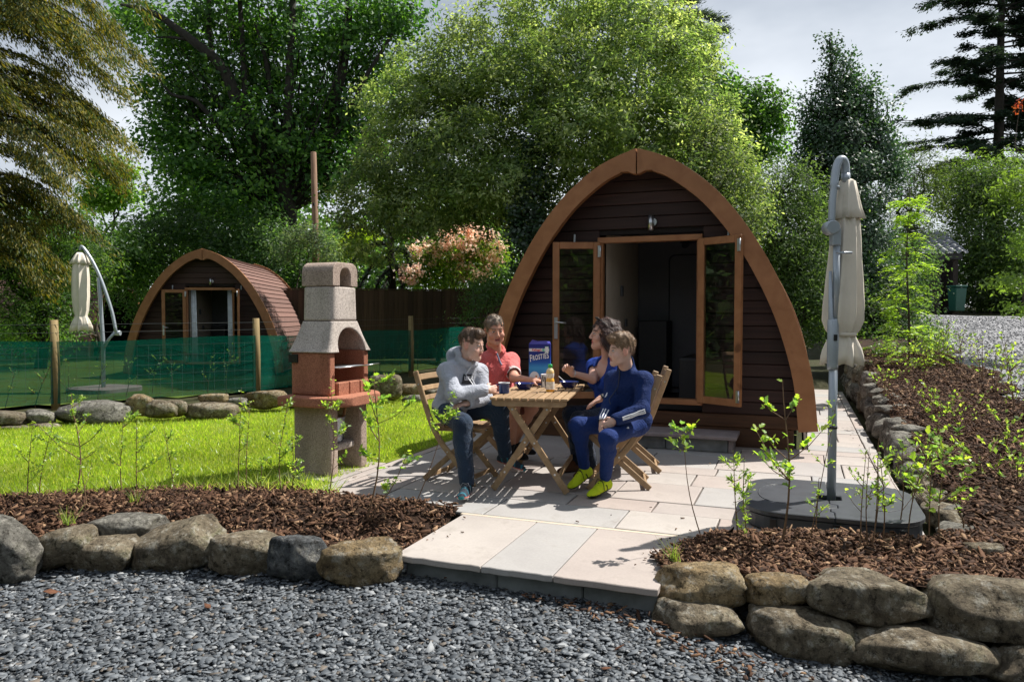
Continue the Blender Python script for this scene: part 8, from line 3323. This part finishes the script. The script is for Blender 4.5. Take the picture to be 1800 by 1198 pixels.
# ------------------------------------------------------------------ left side and back
HED = [(0.025, 0.06, 0.02), (0.04, 0.085, 0.025), (0.06, 0.115, 0.03)]
broadleaf('yew_tree', 'dark spreading evergreen with bright tips below the golden conifer', 'tree', GX(70, 19, -0.1), 1.5, 0.15, [lobe(60, 400, 19, 1.6, 1.6, 0.9), lobe(20, 470, 18.5, 1.3, 1.4, 0.9), lobe(110, 470, 19, 1.2, 1.3, 0.9), lobe(30, 560, 18.5, 1.4, 1.2, 0.8), lobe(85, 550, 19, 0.9, 1.1, 0.7), lobe(-40, 430, 18.5, 1.3, 1.3, 1.3)],
          760, 34, (0.07, 0.14), [(0.03, 0.07, 0.015), (0.055, 0.105, 0.018), (0.018, 0.042, 0.014), (0.075, 0.125, 0.02)], (0.26, 0.26, 0.1), 0.25, 'leaf', 'bark_dark', 201, shell=0.2, droop=0.25)
broadleaf('ash_tree', 'bright yellow-green small tree seen through the gap beside the golden conifer', 'tree', GX(195, 33, -0.2), 4, 0.14, [lobe(195, 300, 33, 1.1, 1.2, 0.7), lobe(180, 345, 33, 0.9, 1.0, 0.7), lobe(215, 340, 33, 0.7, 0.9, 0.6)], 200, 28, (0.12, 0.22), [(0.09, 0.17, 0.03), (0.12, 0.2, 0.035)], (0.24, 0.24, 0.16), 0.6, seed=202, bark='bark_dark', shell=0.2)
broadleaf('hedge', 'mixed leafy hedge behind the closed left parasol', 'hedge', GX(170, 22, -0.2), 1.2, 0.06, [lobe(150, 460, 23, 1.2, 1.0, 0.9), lobe(195, 480, 28, 1.2, 0.9, 0.7), lobe(220, 450, 24, 1.1, 1.0, 1.0), lobe(95, 520, 22, 0.8, 0.9, 1.0), lobe(60, 590, 20, 1.2, 0.8, 0.5)],
          560, 32, (0.08, 0.16), [(0.04, 0.085, 0.025), (0.065, 0.125, 0.03), (0.09, 0.16, 0.035)], (0.26, 0.26, 0.18), 0.5, seed=203, shell=0.2)
broadleaf('hedge', 'tall dark laurel hedge above the roof of the far pod', 'hedge', GX(400, 25, -0.2), 1.5, 0.08, [lobe(270, 430, 25, 1.1, 1.0, 1.1), lobe(320, 400, 26, 1.3, 1.0, 1.1), lobe(390, 420, 25.5, 1.3, 1.0, 1.2), lobe(450, 420, 25, 1.2, 1.0, 1.2), lobe(500, 450, 24.5, 1.1, 1.0, 1.2), lobe(540, 500, 24, 0.9, 0.9, 1.3), lobe(430, 490, 25, 1.4, 1.0, 1.2), lobe(575, 470, 24.5, 0.9, 0.9, 1.1), lobe(250, 500, 25, 1.0, 1.0, 1.3)],
          950, 32, (0.09, 0.17), HED + [(0.085, 0.13, 0.07)], (0.28, 0.28, 0.22), 0.45, seed=204, shell=0.2, bark='bark_dark')
broadleaf('shrub', 'grey-green silvery shrub around the foot of the utility pole', 'shrub', GX(540, 22.4, 0), 1.2, 0.06, [lobe(540, 415, 22.4, 0.55, 0.6, 0.45), lobe(505, 440, 22.6, 0.45, 0.5, 0.45), lobe(575, 440, 22.4, 0.4, 0.5, 0.45)], 150, 30, (0.06, 0.12), [(0.10, 0.13, 0.08), (0.06, 0.10, 0.05)], (0.18, 0.18, 0.14), 0.4, seed=205, shell=0.2)
broadleaf('shrub', 'yellow-leaved shrub above the board fence right of the utility pole', 'shrub', GX(620, 24, 0), 2.0, 0.06, [lobe(618, 428, 24, 0.5, 0.5, 0.3), lobe(598, 445, 24, 0.4, 0.5, 0.25), lobe(640, 420, 24, 0.35, 0.4, 0.22)], 80, 30, (0.09, 0.15), [(0.22, 0.27, 0.02), (0.15, 0.22, 0.02)], (0.16, 0.16, 0.1), 0.5, seed=206, shell=0.1)
# rhododendron in flower
rh = broadleaf('rhododendron', 'rhododendron bush with pale peach blossom above the board fence', 'shrub', GX(770, 22.5, 0), 1.6, 0.07, [lobe(730, 470, 22.3, 0.75, 0.7, 0.6), lobe(790, 450, 22.5, 0.9, 0.8, 0.75), lobe(850, 450, 22.5, 0.8, 0.8, 0.7), lobe(800, 490, 22.2, 1.2, 0.7, 0.5)], 360, 30, (0.09, 0.17), [(0.10, 0.17, 0.02), (0.15, 0.21, 0.025), (0.05, 0.10, 0.02)], (0.2, 0.2, 0.16), 0.32, seed=211, shell=0.35)
p, c, cid, u = lobes_points([lobe(745, 445, 22.0, 0.5, 0.4, 0.4), lobe(800, 430, 22.1, 0.75, 0.4, 0.5), lobe(850, 435, 22.1, 0.7, 0.4, 0.5), lobe(830, 480, 21.9, 0.7, 0.3, 0.3), lobe(725, 480, 21.6, 0.4, 0.3, 0.3), lobe(815, 420, 21.5, 0.8, 0.3, 0.4)], 170, 24, (0.085, 0.085, 0.07), 212, 0.7)
V, F, col = leaves(p - np.array(rh.location), (0.07, 0.12), [(0.84, 0.64, 0.48), (0.88, 0.76, 0.62), (0.8, 0.53, 0.42)], 213, 0.8, 0.2)
link('blossom', npmesh('blossom', V, F, col), 'petal', rh)
# monkey puzzle: spiky dark arms
mk = GX(690, 21.6, 0.0)
g = thing('monkey_puzzle_tree', 'dark spiky monkey puzzle arms left of the peach blossom', 'tree', mk)
mb = MB()
r_ = random.Random(6)
q = lambda x, y: P(x, y, 21.6 + r_.uniform(-0.4, 0.4)) - mk
mb.tube([q(690, 545), q(688, 470), q(686, 400), q(690, 340)], [0.14, 0.12, 0.09, 0.05], 8)
Pl, Dl = [], []
arms = [[(688, 420), (650, 400), (612, 395), (590, 385)], [(688, 430), (655, 430), (630, 450), (612, 475)], [(688, 450), (660, 460), (640, 490), (625, 520)], [(688, 410), (720, 395), (742, 420)], [(688, 440), (712, 440), (722, 470)], [(688, 470), (668, 490), (655, 525)],
        [(688, 400), (660, 380), (630, 372)], [(688, 460), (704, 480), (708, 515)], [(688, 390), (712, 375), (735, 380)], [(688, 480), (676, 505), (672, 535)]]
for a in arms:
    pp = catmull([q(*x) for x in a], 6)
    mb.tube(pp, [0.05 - 0.02 * i / len(pp) for i in range(len(pp))], 6)
    for u, v in zip(pp[:-1], pp[1:]):
        d = (v - u).normalized()
        for k in range(16):
            o = d.orthogonal().normalized()
            o.rotate(Quaternion(d, r_.uniform(0, 6.28)))
            Pl.append(u.lerp(v, r_.random()) + o * 0.07)
            Dl.append(o + d * 0.9)
V, F, col = leaves(np.array([p_[:] for p_ in Pl]), (0.09, 0.14), [(0.018, 0.035, 0.022), (0.028, 0.05, 0.028)], 5, 0.35, 0.3, np.array([d.normalized()[:] for d in Dl]) * 3)
link('crown', npmesh('crown', V, F, col), 'leaf_waxy', g)
mb.build('trunk', 'bark_dark', g)
# far woods closing the view low down
fw = []
for k in range(26):
    px = -150 + 70 * k
    D = 42 + 6 * math.sin(k * 2.1)
    if 1180 < px < 1480:
        D = 46
    top = 330 + 40 * math.sin(k * 1.3) + (110 if 1340 < px < 1640 else 0) + (60 if px < 240 else 0)
    fw.append(lobe(px, (top + 560) / 2, D, 2.2, 1.8, (560 - top) / 2 / FOC * D))
p, c, cid, u = lobes_points(fw, 2600, 19, (0.5, 0.5, 0.4), 221, 0.2)
r_ = np.random.default_rng(222)
k = seen(p, 100)
p, cid = p[k], cid[k]
V, F, col = leaves(p, (0.25, 0.45), [(0.03, 0.065, 0.022), (0.045, 0.09, 0.028), (0.065, 0.12, 0.03)], 223, 0.6, 0.5)
col = col * r_.uniform(0.75, 1.25, 2600)[cid][:, None]
link('far_woods', npmesh('far_woods', V, F, col), 'leaf', None, kind='stuff')

# the wood behind the viewer, which the door glass mirrors
r_ = np.random.default_rng(231)
n = 26000
a = r_.uniform(R(150), R(400), n)
d = r_.uniform(17, 23, n)
p = np.stack([d * np.cos(a), d * np.sin(a) - 2, r_.uniform(-0.3, 1, n) * (6.5 + 2.5 * np.sin(a * 7) + 1.5 * np.sin(a * 17))], 1)
p = p[(p[:, 2] > -0.3)]
aa = np.linspace(R(150), R(400), 160)
zz = np.linspace(-0.5, 8, 24)
A2, Z2 = np.meshgrid(aa, zz, indexing='ij')
rr_ = 21 + 1.2 * vnoise(np.stack([A2.ravel() * 20, Z2.ravel(), 0 * A2.ravel()], 1), 3, 4, 0.8)
Zt = Z2.ravel() * (1 + 0.25 * np.sin(A2.ravel() * 9))
Vh = np.stack([rr_ * np.cos(A2.ravel()), rr_ * np.sin(A2.ravel()) - 2, Zt], 1)
I_ = np.arange(160 * 24).reshape(160, 24)
groundmat('hedge_mass', [(0.012, 0.026, 0.01), (0.025, 0.05, 0.016), (0.05, 0.085, 0.025)], 2.2, 1.0, 9)
Fh = np.stack([I_[:-1, :-1], I_[1:, :-1], I_[1:, 1:], I_[:-1, 1:]], -1).reshape(-1, 4)
link('woods', npmesh('woods', Vh, Fh, smooth=True), 'hedge_mass', None, kind='stuff')
k = ~seen(p, 300)
V, F, col = leaves(p[k], (0.3, 0.55), [(0.03, 0.065, 0.022), (0.05, 0.10, 0.03), (0.08, 0.13, 0.035)], 232, 0.7, 0.4)
link('woods', npmesh('woods', V, F, col), 'leaf', None, kind='stuff')
